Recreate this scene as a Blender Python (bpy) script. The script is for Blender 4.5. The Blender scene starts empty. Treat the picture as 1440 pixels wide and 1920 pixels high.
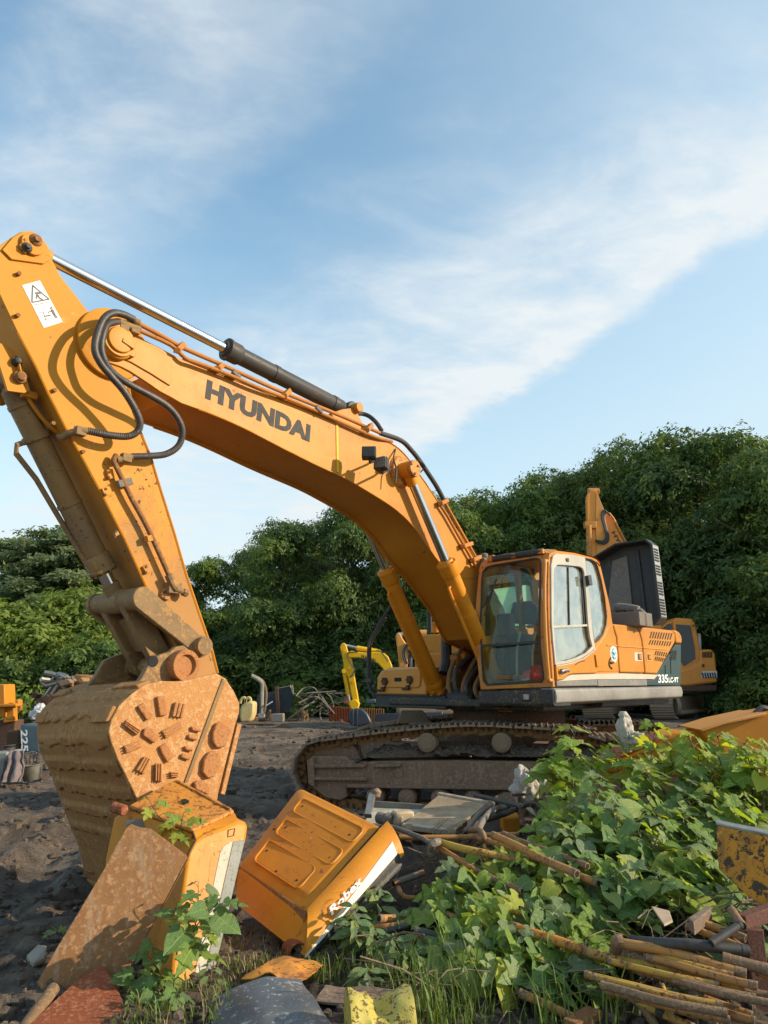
import bpy, bmesh, math, random
from math import sin, cos, pi, radians, sqrt, atan2, tan
from mathutils import Vector, Matrix, noise, geometry
random.seed(7)
V = Vector
SC = bpy.context.scene
COL = SC.collection

# ------------------------------------------------------------------ camera
F_PX, PITCH, CAM_H = 1332.3, 0.23172, 1.614
cam = bpy.data.cameras.new("camera")
cam.sensor_fit = 'VERTICAL'
cam.sensor_height = 36.0
cam.lens = 36.0 * F_PX / 1920.0
cam.clip_start, cam.clip_end = 0.05, 3000.0
cam_ob = bpy.data.objects.new("camera", cam)
COL.objects.link(cam_ob)
cam_ob.location = (0, 0, CAM_H)
cam_ob.rotation_euler = (pi / 2 + PITCH, 0, 0)
SC.camera = cam_ob

# ------------------------------------------------------------------ sun, sky, exposure
SUN_EL, SUN_AZ = radians(23), radians(98)      # azimuth measured from +Y (view) towards +X (right)
SUN_DIR = V((sin(SUN_AZ) * cos(SUN_EL), cos(SUN_AZ) * cos(SUN_EL), sin(SUN_EL)))
sun = bpy.data.lights.new("sun", 'SUN')
sun.energy, sun.angle, sun.color = 3.15, radians(0.6), (1.0, 0.85, 0.64)
sun_ob = bpy.data.objects.new("sun", sun)
COL.objects.link(sun_ob)
sun_ob.rotation_euler = SUN_DIR.to_track_quat('Z', 'Y').to_euler()
sun_ob.location = (20, 0, 20)

SC.view_settings.view_transform = 'Standard'
SC.view_settings.look = 'None'
SC.view_settings.gamma = 1.0
SC.view_settings.use_curve_mapping = False
SC.view_settings.exposure = 0.95
SC.cycles.max_bounces = 8
SC.cycles.transparent_max_bounces = 12

world = bpy.data.worlds.new("World")
SC.world = world
world.use_nodes = True


class NT:
    """small helper round a node tree"""
    def __init__(s, tree):
        s.t, s.N, s.L = tree, tree.nodes, tree.links

    def n(s, typ, props=None, **ins):
        nd = s.N.new(typ)
        for k, v in (props or {}).items():
            setattr(nd, k, v)
        for k, v in ins.items():
            s.set(nd, k, v)
        return nd

    def set(s, nd, key, v):
        if isinstance(key, str):
            k = key.replace('_', ' ')
            sock = nd.inputs.get(k) or nd.inputs.get(key)
        else:
            sock = nd.inputs[key]
        if isinstance(v, bpy.types.NodeSocket):
            s.L.new(v, sock)
        else:
            if sock.type == 'RGBA' and len(v) == 3:
                v = (*v, 1)
            sock.default_value = v

    def math(s, op, a, b=0.0, c=None, clamp=False):
        nd = s.N.new('ShaderNodeMath')
        nd.operation, nd.use_clamp = op, clamp
        for i, v in enumerate((a, b) if c is None else (a, b, c)):
            s.set(nd, i, v)
        return nd.outputs[0]

    def vmath(s, op, a, b=(0, 0, 0)):
        nd = s.N.new('ShaderNodeVectorMath')
        nd.operation = op
        s.set(nd, 0, a)
        s.set(nd, 1, b)
        return nd.outputs['Value'] if op in ('DOT_PRODUCT', 'LENGTH') else nd.outputs[0]

    def step(s, v, lo, hi, smooth=True):
        nd = s.N.new('ShaderNodeMapRange')
        nd.interpolation_type = 'SMOOTHSTEP' if smooth else 'LINEAR'
        s.set(nd, 0, v)
        s.set(nd, 1, lo)
        s.set(nd, 2, hi)
        nd.inputs[3].default_value, nd.inputs[4].default_value = 0, 1
        return nd.outputs[0]

    def noise(s, vec, scale, detail=5, rough=0.6, dist=0.0):
        nd = s.n('ShaderNodeTexNoise', Scale=scale, Detail=detail, Roughness=rough, Distortion=dist)
        if vec is not None:
            s.L.new(vec, nd.inputs['Vector'])
        return nd.outputs['Fac']

    def scaled(s, vec, sc, rot=(0, 0, 0), loc=(0, 0, 0)):
        nd = s.n('ShaderNodeMapping', Scale=sc, Rotation=rot, Location=loc)
        s.L.new(vec, nd.inputs['Vector'])
        return nd.outputs[0]

    def mix(s, fac, a, b, mode='MIX'):
        nd = s.N.new('ShaderNodeMix')
        nd.data_type, nd.blend_type = 'RGBA', mode
        s.set(nd, 0, fac)
        s.set(nd, 6, a)
        s.set(nd, 7, b)
        return nd.outputs[2]

    def sep(s, vec):
        nd = s.N.new('ShaderNodeSeparateXYZ')
        s.L.new(vec, nd.inputs[0])
        return nd.outputs

    def comb(s, x, y, z):
        nd = s.N.new('ShaderNodeCombineXYZ')
        for i, v in enumerate((x, y, z)):
            s.set(nd, i, v)
        return nd.outputs[0]


def build_sky():
    w = NT(world.node_tree)
    w.N.clear()
    out = w.n('ShaderNodeOutputWorld')
    bg = w.n('ShaderNodeBackground', Strength=0.15)
    w.L.new(bg.outputs[0], out.inputs[0])
    sky = w.n('ShaderNodeTexSky')
    sky.sky_type = 'NISHITA'
    sky.sun_disc = False
    sky.sun_elevation = SUN_EL
    sky.sun_rotation = SUN_AZ
    sky.air_density, sky.dust_density, sky.ozone_density = 1.0, 0.6, 2.0
    g = w.n('ShaderNodeTexCoord').outputs['Generated']
    x, y, z = w.sep(g)
    zc = w.math('MAXIMUM', w.math('ADD', z, 0.06), 0.03)
    px, py = w.math('DIVIDE', x, zc), w.math('DIVIDE', y, zc)
    flat = w.comb(px, py, 0.0)                      # position on a high cloud sheet
    # cirrus sheet: c runs across the long cloud bank, e along it
    warp = w.noise(flat, 1.6, 5, 0.6)
    wisps = w.noise(w.scaled(flat, (1.6, 2.3, 1), (0, 0, radians(-64))), 2.0, 8, 0.58, 0.5)
    fine = w.noise(w.scaled(flat, (2.2, 3.2, 1), (0, 0, radians(-50))), 2.6, 8, 0.6, 0.4)
    wob = w.math('ADD', w.math('MULTIPLY', w.math('SUBTRACT', warp, 0.5), 0.42), w.math('MULTIPLY', w.math('SUBTRACT', wisps, 0.5), 0.34))
    c0 = w.math('ADD', w.math('MULTIPLY', px, 0.896), w.math('MULTIPLY', py, 0.444))
    e = w.math('SUBTRACT', w.math('MULTIPLY', px, 0.444), w.math('MULTIPLY', py, 0.896))
    c = w.math('ADD', c0, w.math('MULTIPLY', wob, 0.75))
    c2 = w.math('ADD', w.math('SUBTRACT', c0, w.math('MULTIPLY', w.math('ADD', e, 1.1), 0.37)), wob)
    tex = w.math('ADD', 0.24, w.math('ADD', w.math('MULTIPLY', w.step(wisps, 0.25, 0.8), 0.58), w.math('MULTIPLY', w.step(fine, 0.3, 0.8), 0.38)))
    veil1 = w.math('MULTIPLY', w.math('MULTIPLY', w.step(c2, -0.35, 0.05), w.math('SUBTRACT', 1.0, w.step(c2, 0.08, 0.36))), 0.62)
    bank = w.math('MULTIPLY', w.math('MULTIPLY', w.step(c2, 0.38, 1.0), w.math('SUBTRACT', 1.0, w.step(c, 1.2, 1.32))), 0.85)
    edge = w.math('MULTIPLY', w.math('MULTIPLY', w.step(c, 0.95, 1.2), w.math('SUBTRACT', 1.0, w.step(c, 1.2, 1.29))), 0.5)
    cl = w.math('MULTIPLY', w.math('ADD', veil1, bank), tex)
    cl = w.math('ADD', cl, w.math('MULTIPLY', edge, w.math('ADD', 0.55, w.math('MULTIPLY', fine, 0.5))))
    cl = w.math('ADD', cl, w.math('MULTIPLY', w.step(fine, 0.35, 0.8), 0.06), clamp=True)
    # a milky veil low over the horizon and towards the sun
    sd = w.vmath('DOT_PRODUCT', g, tuple(SUN_DIR))
    veil = w.math('MULTIPLY', w.math('SUBTRACT', 1.0, w.step(z, 0.0, 0.7)), 0.85)
    veil = w.math('ADD', veil, w.math('MULTIPLY', w.step(sd, -0.1, 0.9), 0.5), clamp=True)
    cloud_col = (2.9, 3.12, 3.22)
    haze_col = (2.45, 2.9, 3.1)
    skyc = w.mix(1.0, sky.outputs[0], SKY_TINT, 'MULTIPLY')
    col = w.mix(w.math('MINIMUM', veil, 0.93), skyc, haze_col)
    col = w.mix(cl, col, cloud_col)
    w.L.new(col, bg.inputs['Color'])


SKY_TINT = (1.0, 1.13, 0.98)
build_sky()


# ------------------------------------------------------------------ geometry of the place
def ray(u, v):
    a, b = (u - 720) / F_PX, (960 - v) / F_PX
    fw, up = cos(PITCH) - b * sin(PITCH), sin(PITCH) + b * cos(PITCH)
    return a / fw, up / fw


def at_y(u, v, Y):
    a, s = ray(u, v)
    return V((a * Y, Y, CAM_H + s * Y))


def on_z(u, v, z=0.0):
    a, s = ray(u, v)
    Y = (z - CAM_H) / s
    return V((a * Y, Y, z))


def on_plane(u, v, p, n):
    a, s = ray(u, v)
    d = V((a, 1, s))
    o = V((0, 0, CAM_H))
    return o + d * ((V(p) - o).dot(n) / d.dot(n))


class Frame:
    """a local frame: origin, x and y directions on the ground"""
    def __init__(s, o, ang_x):
        s.o = V(o)
        s.x = V((cos(ang_x), sin(ang_x), 0))
        s.y = V((-sin(ang_x), cos(ang_x), 0))
        s.m = Matrix(((s.x.x, s.y.x, 0, s.o.x), (s.x.y, s.y.y, 0, s.o.y), (0, 0, 1, s.o.z), (0, 0, 0, 1)))
        s.i = s.m.inverted()

    def lat(s, u, v, y):        # point seen at a pixel, on the plane y = const of this frame
        return s.i @ on_plane(u, v, s.o + s.y * y, s.y)

    def fx(s, u, v, x):         # ... on the plane x = const
        return s.i @ on_plane(u, v, s.o + s.x * x, s.x)

    def xz(s, pts, y):
        return [(p.x, p.z) for p in (s.lat(u, v, y) for u, v in pts)]


# ------------------------------------------------------------------ mesh builder
def basis(d):
    d = V(d).normalized()
    a = V((0, 0, 1)) if abs(d.z) < 0.9 else V((1, 0, 0))
    x = d.cross(a).normalized()
    return x, d.cross(x).normalized(), d


def catmull(pts, n=6):
    pts = [V(p) for p in pts]
    if len(pts) < 3:
        return pts
    P = [pts[0] * 2 - pts[1]] + pts + [pts[-1] * 2 - pts[-2]]
    out = []
    for i in range(1, len(P) - 2):
        a, b, c, d = P[i - 1:i + 3]
        for k in range(n):
            t = k / n
            out.append(0.5 * ((2 * b) + (c - a) * t + (2 * a - 5 * b + 4 * c - d) * t * t + (3 * b - a - 3 * c + d) * t ** 3))
    return out + [pts[-1]]


def inset(poly, d):
    """offset a 2-D polygon inwards by d"""
    n = len(poly)
    A = sum(poly[i][0] * poly[(i + 1) % n][1] - poly[(i + 1) % n][0] * poly[i][1] for i in range(n))
    s = 1 if A > 0 else -1
    out = []
    for i in range(n):
        p, q, r = V(poly[i - 1]), V(poly[i]), V(poly[(i + 1) % n])
        e, f = (q - p).normalized(), (r - q).normalized()
        n1, n2 = V((-e.y, e.x)) * s, V((-f.y, f.x)) * s
        m = (n1 + n2)
        m = m / max(0.4, m.length_squared / 2) if m.length > 1e-6 else n1
        out.append(tuple(q + m * d))
    return out


def rrect(w, h, r, n=4, cx=0.0, cy=0.0):
    out = []
    for sx, sy, a0 in ((1, 1, 0), (-1, 1, 90), (-1, -1, 180), (1, -1, 270)):
        for k in range(n + 1):
            a = radians(a0 + 90 * k / n)
            out.append((cx + sx * (w / 2 - r) + r * cos(a), cy + sy * (h / 2 - r) + r * sin(a)))
    return out


class MB:
    def __init__(s):
        s.v, s.f = [], []

    def add(s, vs, fs):
        o = len(s.v)
        s.v += [V(p) for p in vs]
        s.f += [tuple(i + o for i in f) for f in fs]
        return s

    def loft(s, loops, cap=True, closed=True):
        n = len(loops[0])
        vs = [p for L in loops for p in L]
        fs = []
        for k in range(len(loops) - 1):
            for i in range(n if closed else n - 1):
                j = (i + 1) % n
                fs.append((k * n + i, k * n + j, (k + 1) * n + j, (k + 1) * n + i))
        if cap and closed:
            fs.append(tuple(range(n - 1, -1, -1)))
            fs.append(tuple((len(loops) - 1) * n + i for i in range(n)))
        return s.add(vs, fs)

    def prism(s, poly, y0, y1):            # polygon in x,z extruded along y
        return s.loft([[V((x, y0, z)) for x, z in poly], [V((x, y1, z)) for x, z in poly]])

    def prism_x(s, poly, x0, x1):          # polygon in y,z extruded along x
        return s.loft([[V((x0, y, z)) for y, z in poly], [V((x1, y, z)) for y, z in poly]])

    def prism_z(s, poly, z0, z1):
        return s.loft([[V((x, y, z0)) for x, y in poly], [V((x, y, z1)) for x, y in poly]])

    def slab(s, pts, nrm, t):              # 3-D polygon thickened along nrm by t
        nrm = V(nrm).normalized() * t
        return s.loft([[V(p) for p in pts], [V(p) + nrm for p in pts]])

    def box(s, c, size, R=None):
        hx, hy, hz = (k / 2 for k in size)
        vs = [V((x, y, z)) for x in (-hx, hx) for y in (-hy, hy) for z in (-hz, hz)]
        if R is not None:
            vs = [R @ p for p in vs]
        vs = [p + V(c) for p in vs]
        return s.add(vs, [(0, 1, 3, 2), (4, 6, 7, 5), (0, 4, 5, 1), (2, 3, 7, 6), (0, 2, 6, 4), (1, 5, 7, 3)])

    def beam(s, a, b, w, h, up=(0, 0, 1)):
        a, b = V(a), V(b)
        d = (b - a).normalized()
        x = d.cross(V(up)).normalized() * (w / 2)
        z = x.cross(d).normalized() * (h / 2)
        L = lambda p: [p + x + z, p - x + z, p - x - z, p + x - z]
        return s.loft([L(a), L(b)])

    def tube(s, pts, r, n=8, cap=True, rf=None):
        pts = [V(p) for p in pts]
        loops, px = [], None
        for i, p in enumerate(pts):
            d = (pts[min(i + 1, len(pts) - 1)] - pts[max(i - 1, 0)])
            if d.length < 1e-7:
                d = V((0, 0, 1))
            d.normalize()
            if px is None:
                px = basis(d)[0]
            px = (px - d * px.dot(d))
            px = px.normalized() if px.length > 1e-6 else basis(d)[0]
            py = d.cross(px)
            rr = r if rf is None else rf(i / max(1, len(pts) - 1), i)
            loops.append([p + (px * cos(2 * pi * k / n) + py * sin(2 * pi * k / n)) * rr for k in range(n)])
        return s.loft(loops, cap)

    def cyl(s, a, b, r, r2=None, n=20):
        return s.lathe(a, b, [(0, r), (1, r if r2 is None else r2)], n)

    def lathe(s, a, b, prof, n=20):        # prof: (t along a-b, radius)
        a, b = V(a), V(b)
        x, y, _ = basis(b - a)
        return s.loft([[a.lerp(b, t) + (x * cos(2 * pi * k / n) + y * sin(2 * pi * k / n)) * max(r, 1e-4) for k in range(n)] for t, r in prof])

    def grid(s, fn, nu, nv):
        vs = [fn(i / nu, j / nv) for i in range(nu + 1) for j in range(nv + 1)]
        w = nv + 1
        return s.add(vs, [(i * w + j, (i + 1) * w + j, (i + 1) * w + j + 1, i * w + j + 1) for i in range(nu) for j in range(nv)])

    def sheet(s, fn, nu, nv, t):           # a grid surface with thickness t (fn gives points, thickened along local normal)
        P = [[V(fn(i / nu, j / nv)) for j in range(nv + 1)] for i in range(nu + 1)]
        def nm(i, j):
            a = P[min(i + 1, nu)][j] - P[max(i - 1, 0)][j]
            b = P[i][min(j + 1, nv)] - P[i][max(j - 1, 0)]
            return a.cross(b).normalized()
        Q = [[P[i][j] + nm(i, j) * t for j in range(nv + 1)] for i in range(nu + 1)]
        w = nv + 1
        o = (nu + 1) * w
        fs = []
        for i in range(nu):
            for j in range(nv):
                q = (i * w + j, (i + 1) * w + j, (i + 1) * w + j + 1, i * w + j + 1)
                fs.append(q[::-1])
                fs.append(tuple(k + o for k in q))
        ring = [i * w for i in range(nu)] + [nu * w + j for j in range(nv)] + [(nu - i) * w + nv for i in range(nu)] + [nv - j for j in range(nv)]
        for k in range(len(ring)):
            a, b = ring[k], ring[(k + 1) % len(ring)]
            fs.append((a, b, b + o, a + o))
        return s.add([p for r in P for p in r] + [p for r in Q for p in r], fs)

    def holed(s, outer, holes, fmap, t):   # flat plate with holes; fmap(a,b,depth)->point
        loops = [outer] + list(holes)
        tri = geometry.tessellate_polygon([[V((p[0], p[1], 0)) for p in L] for L in loops])
        flat = [p for L in loops for p in L]
        n = len(flat)
        fs = [tuple(q) for q in tri] + [tuple(i + n for i in reversed(q)) for q in tri]
        o = 0
        for L in loops:
            m = len(L)
            for i in range(m):
                j = (i + 1) % m
                fs.append((o + i, o + j, o + j + n, o + i + n))
            o += m
        s.add([fmap(p[0], p[1], 0.0) for p in flat] + [fmap(p[0], p[1], t) for p in flat], fs)
        return s

    def mesh(s, name, mat=None, smooth=35):
        me = bpy.data.meshes.new(name)
        me.from_pydata([tuple(p) for p in s.v], [], s.f)
        bm = bmesh.new()
        bm.from_mesh(me)
        bmesh.ops.recalc_face_normals(bm, faces=bm.faces)
        bm.to_mesh(me)
        bm.free()
        if smooth:
            me.shade_smooth()
            me.set_sharp_from_angle(angle=radians(smooth))
        if mat:
            me.materials.append(mat)
        return me

    def obj(s, name, mat=None, parent=None, bevel=0.0, smooth=35, world=None, seg=2):
        """link as one object; world=Frame/Matrix-inverse converts world points into the parent's frame"""
        if world is not None:
            s.v = [world @ p for p in s.v]
        o = bpy.data.objects.new(name, s.mesh(name, mat, smooth))
        COL.objects.link(o)
        if parent:
            o.parent = parent
        if bevel:
            add_bevel(o, bevel, seg)
        return o


def add_bevel(o, w, seg=2, ang=35):
    m = o.modifiers.new('bevel', 'BEVEL')
    m.width, m.segments, m.limit_method, m.angle_limit = w, seg, 'ANGLE', radians(ang)
    m.harden_normals = False
    return o


def tag(o, label=None, cat=None, group=None, kind=None):
    for k, v in (('label', label), ('category', cat), ('group', group), ('kind', kind)):
        if v:
            o[k] = v
    return o


def empty(name, m=None, parent=None, label=None, cat=None, group=None):
    o = bpy.data.objects.new(name, None)
    o.empty_display_size = 0.2
    COL.objects.link(o)
    if m is not None:
        if isinstance(m, Matrix):
            o.matrix_basis = m
        else:
            o.location = m
    if parent:
        o.parent = parent
    return tag(o, label, cat, group)


KIDS = {}


def copy_tree(o, parent=None):
    c = o.copy()
    COL.objects.link(c)
    if parent:
        c.parent = parent
    for ch in list(o.children):
        copy_tree(ch, c)
    return c


def inst(src, parent, m=None, name=None):
    c = src.copy()
    if name:
        c.name = name
    COL.objects.link(c)
    c.parent = parent
    if m is not None:
        c.matrix_basis = m
    return c


_txt = {}


def text_mb(string, bl, br, tl, off, bold=0.02, t=0.004):
    """flat lettering fitted to the parallelogram bl, br, tl; thickened by the vector off"""
    cu = bpy.data.curves.new('txt', 'FONT')
    cu.body, cu.offset, cu.resolution_u = string, bold, 3
    ob = bpy.data.objects.new('txt', cu)
    COL.objects.link(ob)
    dg = bpy.context.evaluated_depsgraph_get()
    me = bpy.data.meshes.new_from_object(ob.evaluated_get(dg))
    P = [v.co.copy() for v in me.vertices]
    fs = [tuple(p.vertices) for p in me.polygons]
    bpy.data.objects.remove(ob)
    bpy.data.curves.remove(cu)
    bpy.data.meshes.remove(me)
    x0, x1 = min(p.x for p in P), max(p.x for p in P)
    y0, y1 = min(p.y for p in P), max(p.y for p in P)
    bl, br, tl, off = V(bl), V(br), V(tl), V(off).normalized() * t
    pts = [bl + (br - bl) * ((p.x - x0) / (x1 - x0)) + (tl - bl) * ((p.y - y0) / (y1 - y0)) + off for p in P]
    return MB().add(pts, fs)


# ------------------------------------------------------------------ materials
def mat_new(name):
    m = bpy.data.materials.new(name)
    m.use_nodes = True
    t = NT(m.node_tree)
    b = t.N['Principled BSDF']
    return m, t, b


def bump(t, b, h, dist=0.01, strength=0.5):
    nd = t.n('ShaderNodeBump', Strength=strength, Distance=dist)
    t.L.new(h, nd.inputs['Height'])
    t.L.new(nd.outputs[0], b.inputs['Normal'])


def objco(t):
    return t.n('ShaderNodeTexCoord').outputs['Object']


def paint(name, c1, c2=None, rust=(0.1, 0.04, 0.018), chips=0.5, dirt=(0.2, 0.14, 0.08), dirty=0.3, rough=0.42, sc=1.0,
          grad=None, rusty=0.0, spec=0.22):
    """worn machine paint: faded patches, chips, scratches, dust; grad=(axis, lo, hi, amount) adds dirt along an axis"""
    m, t, b = mat_new(name)
    co = objco(t)
    c2 = c2 or tuple(k * 0.8 for k in c1)
    big = t.noise(co, 1.1 * sc, 4, 0.55)
    mid = t.noise(co, 6.0 * sc, 6, 0.65)
    fine = t.noise(co, 38.0 * sc, 6, 0.7)
    col = t.mix(t.step(t.math('ADD', big, t.math('MULTIPLY', mid, 0.4)), 0.5, 0.9), c1, c2)
    # dust and grime in drifting patches
    dm = t.noise(t.scaled(co, (1, 1, 0.35)), 3.0 * sc, 8, 0.68)
    dv = t.math('ADD', dm, t.math('MULTIPLY', fine, 0.22))
    if grad:
        ax, lo, hi, amt = grad
        gz = t.step(t.sep(co)[ax], lo, hi, False)
        dv = t.math('ADD', dv, t.math('MULTIPLY', gz, amt))
    dmask = t.step(dv, 0.86 - 0.45 * dirty, 1.06 - 0.3 * dirty)
    col = t.mix(t.math('MULTIPLY', dmask, min(1.0, 0.55 + dirty * 0.4)), col, dirt)
    # rust stains around
    if rusty > 0:
        rs = t.noise(co, 4.0 * sc, 10, 0.75, 0.4)
        rm = t.step(rs, 0.62 - 0.25 * rusty, 0.72 - 0.2 * rusty)
        col = t.mix(t.math('MULTIPLY', rm, 0.85), col, t.mix(fine, tuple(k * 1.9 for k in rust), rust))
    # scratches and chips down to primer and rust
    s1 = t.noise(t.scaled(co, (3, 3, 55), (0.3, 0.5, 0.2)), 1.2 * sc, 3, 0.6, 0.4)
    s2 = t.noise(t.scaled(co, (45, 3, 3), (0.2, 0.7, 0.5)), 1.0 * sc, 3, 0.6, 0.3)
    scr = t.math('MULTIPLY', t.step(t.math('MAXIMUM', s1, s2), 0.66, 0.70), t.step(big, 0.42, 0.6))
    chip = t.step(t.math('ADD', t.noise(co, 16 * sc, 8, 0.72), t.math('MULTIPLY', big, 0.25)), 0.83 - 0.13 * chips, 0.845 - 0.13 * chips)
    speck = t.step(t.noise(co, 70 * sc, 2, 0.5), 0.755 - 0.07 * chips, 0.77 - 0.07 * chips)
    # long pale hairline scratches wandering over the plates
    vo = t.n('ShaderNodeTexVoronoi', {'feature': 'DISTANCE_TO_EDGE'}, Scale=1.7 * sc)
    nz = t.n('ShaderNodeTexNoise', Scale=1.3 * sc, Detail=3.0)
    t.L.new(co, nz.inputs['Vector'])
    t.L.new(t.vmath('ADD', co, t.vmath('MULTIPLY', nz.outputs['Color'], (.9, .9, .9))), vo.inputs['Vector'])
    hair = t.math('MULTIPLY', t.math('SUBTRACT', 1.0, t.step(vo.outputs['Distance'], .003, .008)), t.math('MULTIPLY', t.step(mid, .52, .62), .42))
    col = t.mix(hair, col, tuple(min(.85, k * 1.3 + .12) for k in c1))
    # runs of grime below edges
    run = t.noise(t.scaled(co, (9, 9, .7)), 1.4 * sc, 5, .65)
    col = t.mix(t.math('MULTIPLY', t.step(run, .56, .78), .16 + .35 * dirty), col, tuple(k * .8 for k in dirt))
    cm = t.math('MAXIMUM', t.math('MAXIMUM', chip, speck), t.math('MULTIPLY', scr, 0.5 * min(1, chips + 0.2)), clamp=True)
    col = t.mix(cm, col, rust)
    t.L.new(col, b.inputs['Base Color'])
    r = t.math('ADD', rough, t.math('MULTIPLY', t.math('ADD', dmask, t.math('MULTIPLY', mid, 0.4)), 0.25), clamp=True)
    t.L.new(r, b.inputs['Roughness'])
    b.inputs['Specular IOR Level'].default_value = spec
    h = t.math('SUBTRACT', t.math('MULTIPLY', fine, 0.15), cm)
    bump(t, b, h, 0.004, 0.35)
    return m


def rusty(name, cols, rough=0.85, sc=1.0, bumpd=0.006, metal=0.0, streak=0.0):
    m, t, b = mat_new(name)
    b.inputs['Specular IOR Level'].default_value = 0.25
    co = objco(t)
    a = t.noise(co, 2.2 * sc, 8, 0.7, 0.3)
    f = t.noise(co, 22 * sc, 8, 0.72)
    g = t.noise(co, 90 * sc, 4, 0.6)
    col = t.mix(t.step(t.math('ADD', a, t.math('MULTIPLY', f, 0.5)), 0.55, 0.95), cols[0], cols[1])
    col = t.mix(t.step(t.math('ADD', f, t.math('MULTIPLY', a, 0.35)), 0.66, 0.8), col, cols[2])
    if len(cols) > 3:
        s = t.noise(t.scaled(co, (6, 6, 0.8)), 2.0 * sc, 6, 0.7)
        col = t.mix(t.math('MULTIPLY', t.step(s, 0.5, 0.72), 0.7), col, cols[3])
    col = t.mix(t.math('MULTIPLY', t.step(g, 0.55, 0.75), 0.3), col, tuple(k * 0.35 for k in cols[0]))
    t.L.new(col, b.inputs['Base Color'])
    t.set(b, 'Roughness', t.math('ADD', rough - 0.1, t.math('MULTIPLY', f, 0.2), clamp=True))
    b.inputs['Metallic'].default_value = metal
    bump(t, b, t.math('ADD', f, t.math('MULTIPLY', g, 0.4)), bumpd, 0.6)
    return m


def plain(name, c, rough=0.5, metal=0.0, sc=20, var=0.25, bumpd=0.002):
    m, t, b = mat_new(name)
    co = objco(t)
    f = t.noise(co, sc, 6, 0.65)
    g = t.noise(co, sc * 0.12, 4, 0.6)
    k = t.math('ADD', t.math('MULTIPLY', f, 0.6), t.math('MULTIPLY', g, 0.6))
    col = t.mix(t.step(k, 0.4, 0.8), tuple(x * (1 + var) for x in c), tuple(x * (1 - var) for x in c))
    t.L.new(col, b.inputs['Base Color'])
    t.set(b, 'Roughness', t.math('ADD', rough - 0.08, t.math('MULTIPLY', f, 0.16), clamp=True))
    b.inputs['Metallic'].default_value = metal
    bump(t, b, f, bumpd, 0.4)
    return m


def leafmat(name, c1, c2, c3=None, trans=0.35, rough=0.5, sc=1.0, spec=0.25):
    m, t, b = mat_new(name)
    geo = t.n('ShaderNodeNewGeometry')
    oi = t.n('ShaderNodeObjectInfo')
    co = objco(t)
    r = geo.outputs['Random Per Island']
    col = t.mix(r, c1, c2)
    if c3:
        p = t.step(t.math('ADD', t.noise(co, 0.55 * sc, 3, 0.5), t.math('MULTIPLY', r, 0.12)), 0.5, 0.72)
        col = t.mix(p, col, c3)
    col = t.mix(t.math('MULTIPLY', oi.outputs['Random'], 0.35), col, tuple(k * 0.6 for k in c1))
    t.L.new(col, b.inputs['Base Color'])
    b.inputs['Roughness'].default_value = rough
    b.inputs['Specular IOR Level'].default_value = spec
    tr = t.n('ShaderNodeBsdfTranslucent')
    tc = t.mix(1.0, col, (1.25, 1.15, 0.45), 'MULTIPLY')
    t.L.new(tc, tr.inputs['Color'])
    mx = t.n('ShaderNodeMixShader', Fac=trans)
    t.L.new(b.outputs[0], mx.inputs[1])
    t.L.new(tr.outputs[0], mx.inputs[2])
    t.L.new(mx.outputs[0], t.N['Material Output'].inputs['Surface'])
    return m


def glass(name, tint, refl=0.12, clear=0.75, rough=0.02, film=(0.6, 0.65, 0.6), filmamt=0.1):
    """thin window glass: tinted see-through sheet with a mirror coat and a dusty film"""
    m, t, b = mat_new(name)
    tr = t.n('ShaderNodeBsdfTransparent', Color=tint)
    gl = t.n('ShaderNodeBsdfGlossy', Roughness=rough)
    gl.inputs['Color'].default_value = (1, 1, 1, 1)
    geo = t.n('ShaderNodeNewGeometry')
    ca = t.math('ABSOLUTE', t.vmath('DOT_PRODUCT', geo.outputs['Normal'], geo.outputs['Incoming']))
    fr = t.math('ADD', 0.04, t.math('MULTIPLY', t.math('POWER', t.math('SUBTRACT', 1.0, ca), 5.0), 0.96))
    fac = t.math('ADD', t.math('MULTIPLY', fr, 0.6), refl, clamp=True)
    m1 = t.n('ShaderNodeMixShader')
    t.L.new(fac, m1.inputs[0])
    t.L.new(tr.outputs[0], m1.inputs[1])
    t.L.new(gl.outputs[0], m1.inputs[2])
    df = t.n('ShaderNodeBsdfDiffuse', Color=film)
    co = objco(t)
    dust = t.math('MULTIPLY', t.step(t.noise(co, 3.5, 8, 0.7), 0.3, 0.8), filmamt)
    m2 = t.n('ShaderNodeMixShader')
    t.L.new(dust, m2.inputs[0])
    t.L.new(m1.outputs[0], m2.inputs[1])
    t.L.new(df.outputs[0], m2.inputs[2])
    t.L.new(m2.outputs[0], t.N['Material Output'].inputs['Surface'])
    return m


ORANGE = (0.55, 0.222, 0.018)
ORANGE2 = (0.46, 0.176, 0.02)
M = {}
M['orange'] = paint('orange_paint', ORANGE, ORANGE2, chips=0.42, dirty=0.26, dirt=(0.3, 0.17, 0.07))
M['orange_arm'] = paint('orange_paint_arm', ORANGE, (0.6, 0.25, 0.03), chips=0.5, dirt=(0.34, 0.2, 0.1), dirty=0.3, grad=(2, 3.5, 1.6, 0.66), rough=0.55)
M['orange_cyl'] = paint('orange_paint_cylinder', (0.68, 0.25, 0.014), (0.6, 0.21, 0.014), chips=0.25, dirty=0.12)
M['orange_pale'] = paint('faded_orange_paint', (0.62, 0.27, 0.05), (0.56, 0.25, 0.07), chips=0.4, dirty=0.35, dirt=(0.4, 0.26, 0.15))
M['orange_junk'] = paint('scratched_orange_paint', (0.64, 0.25, 0.02), (0.54, 0.2, 0.02), chips=0.4, dirty=0.3, rusty=0.12, sc=1.6)
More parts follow.
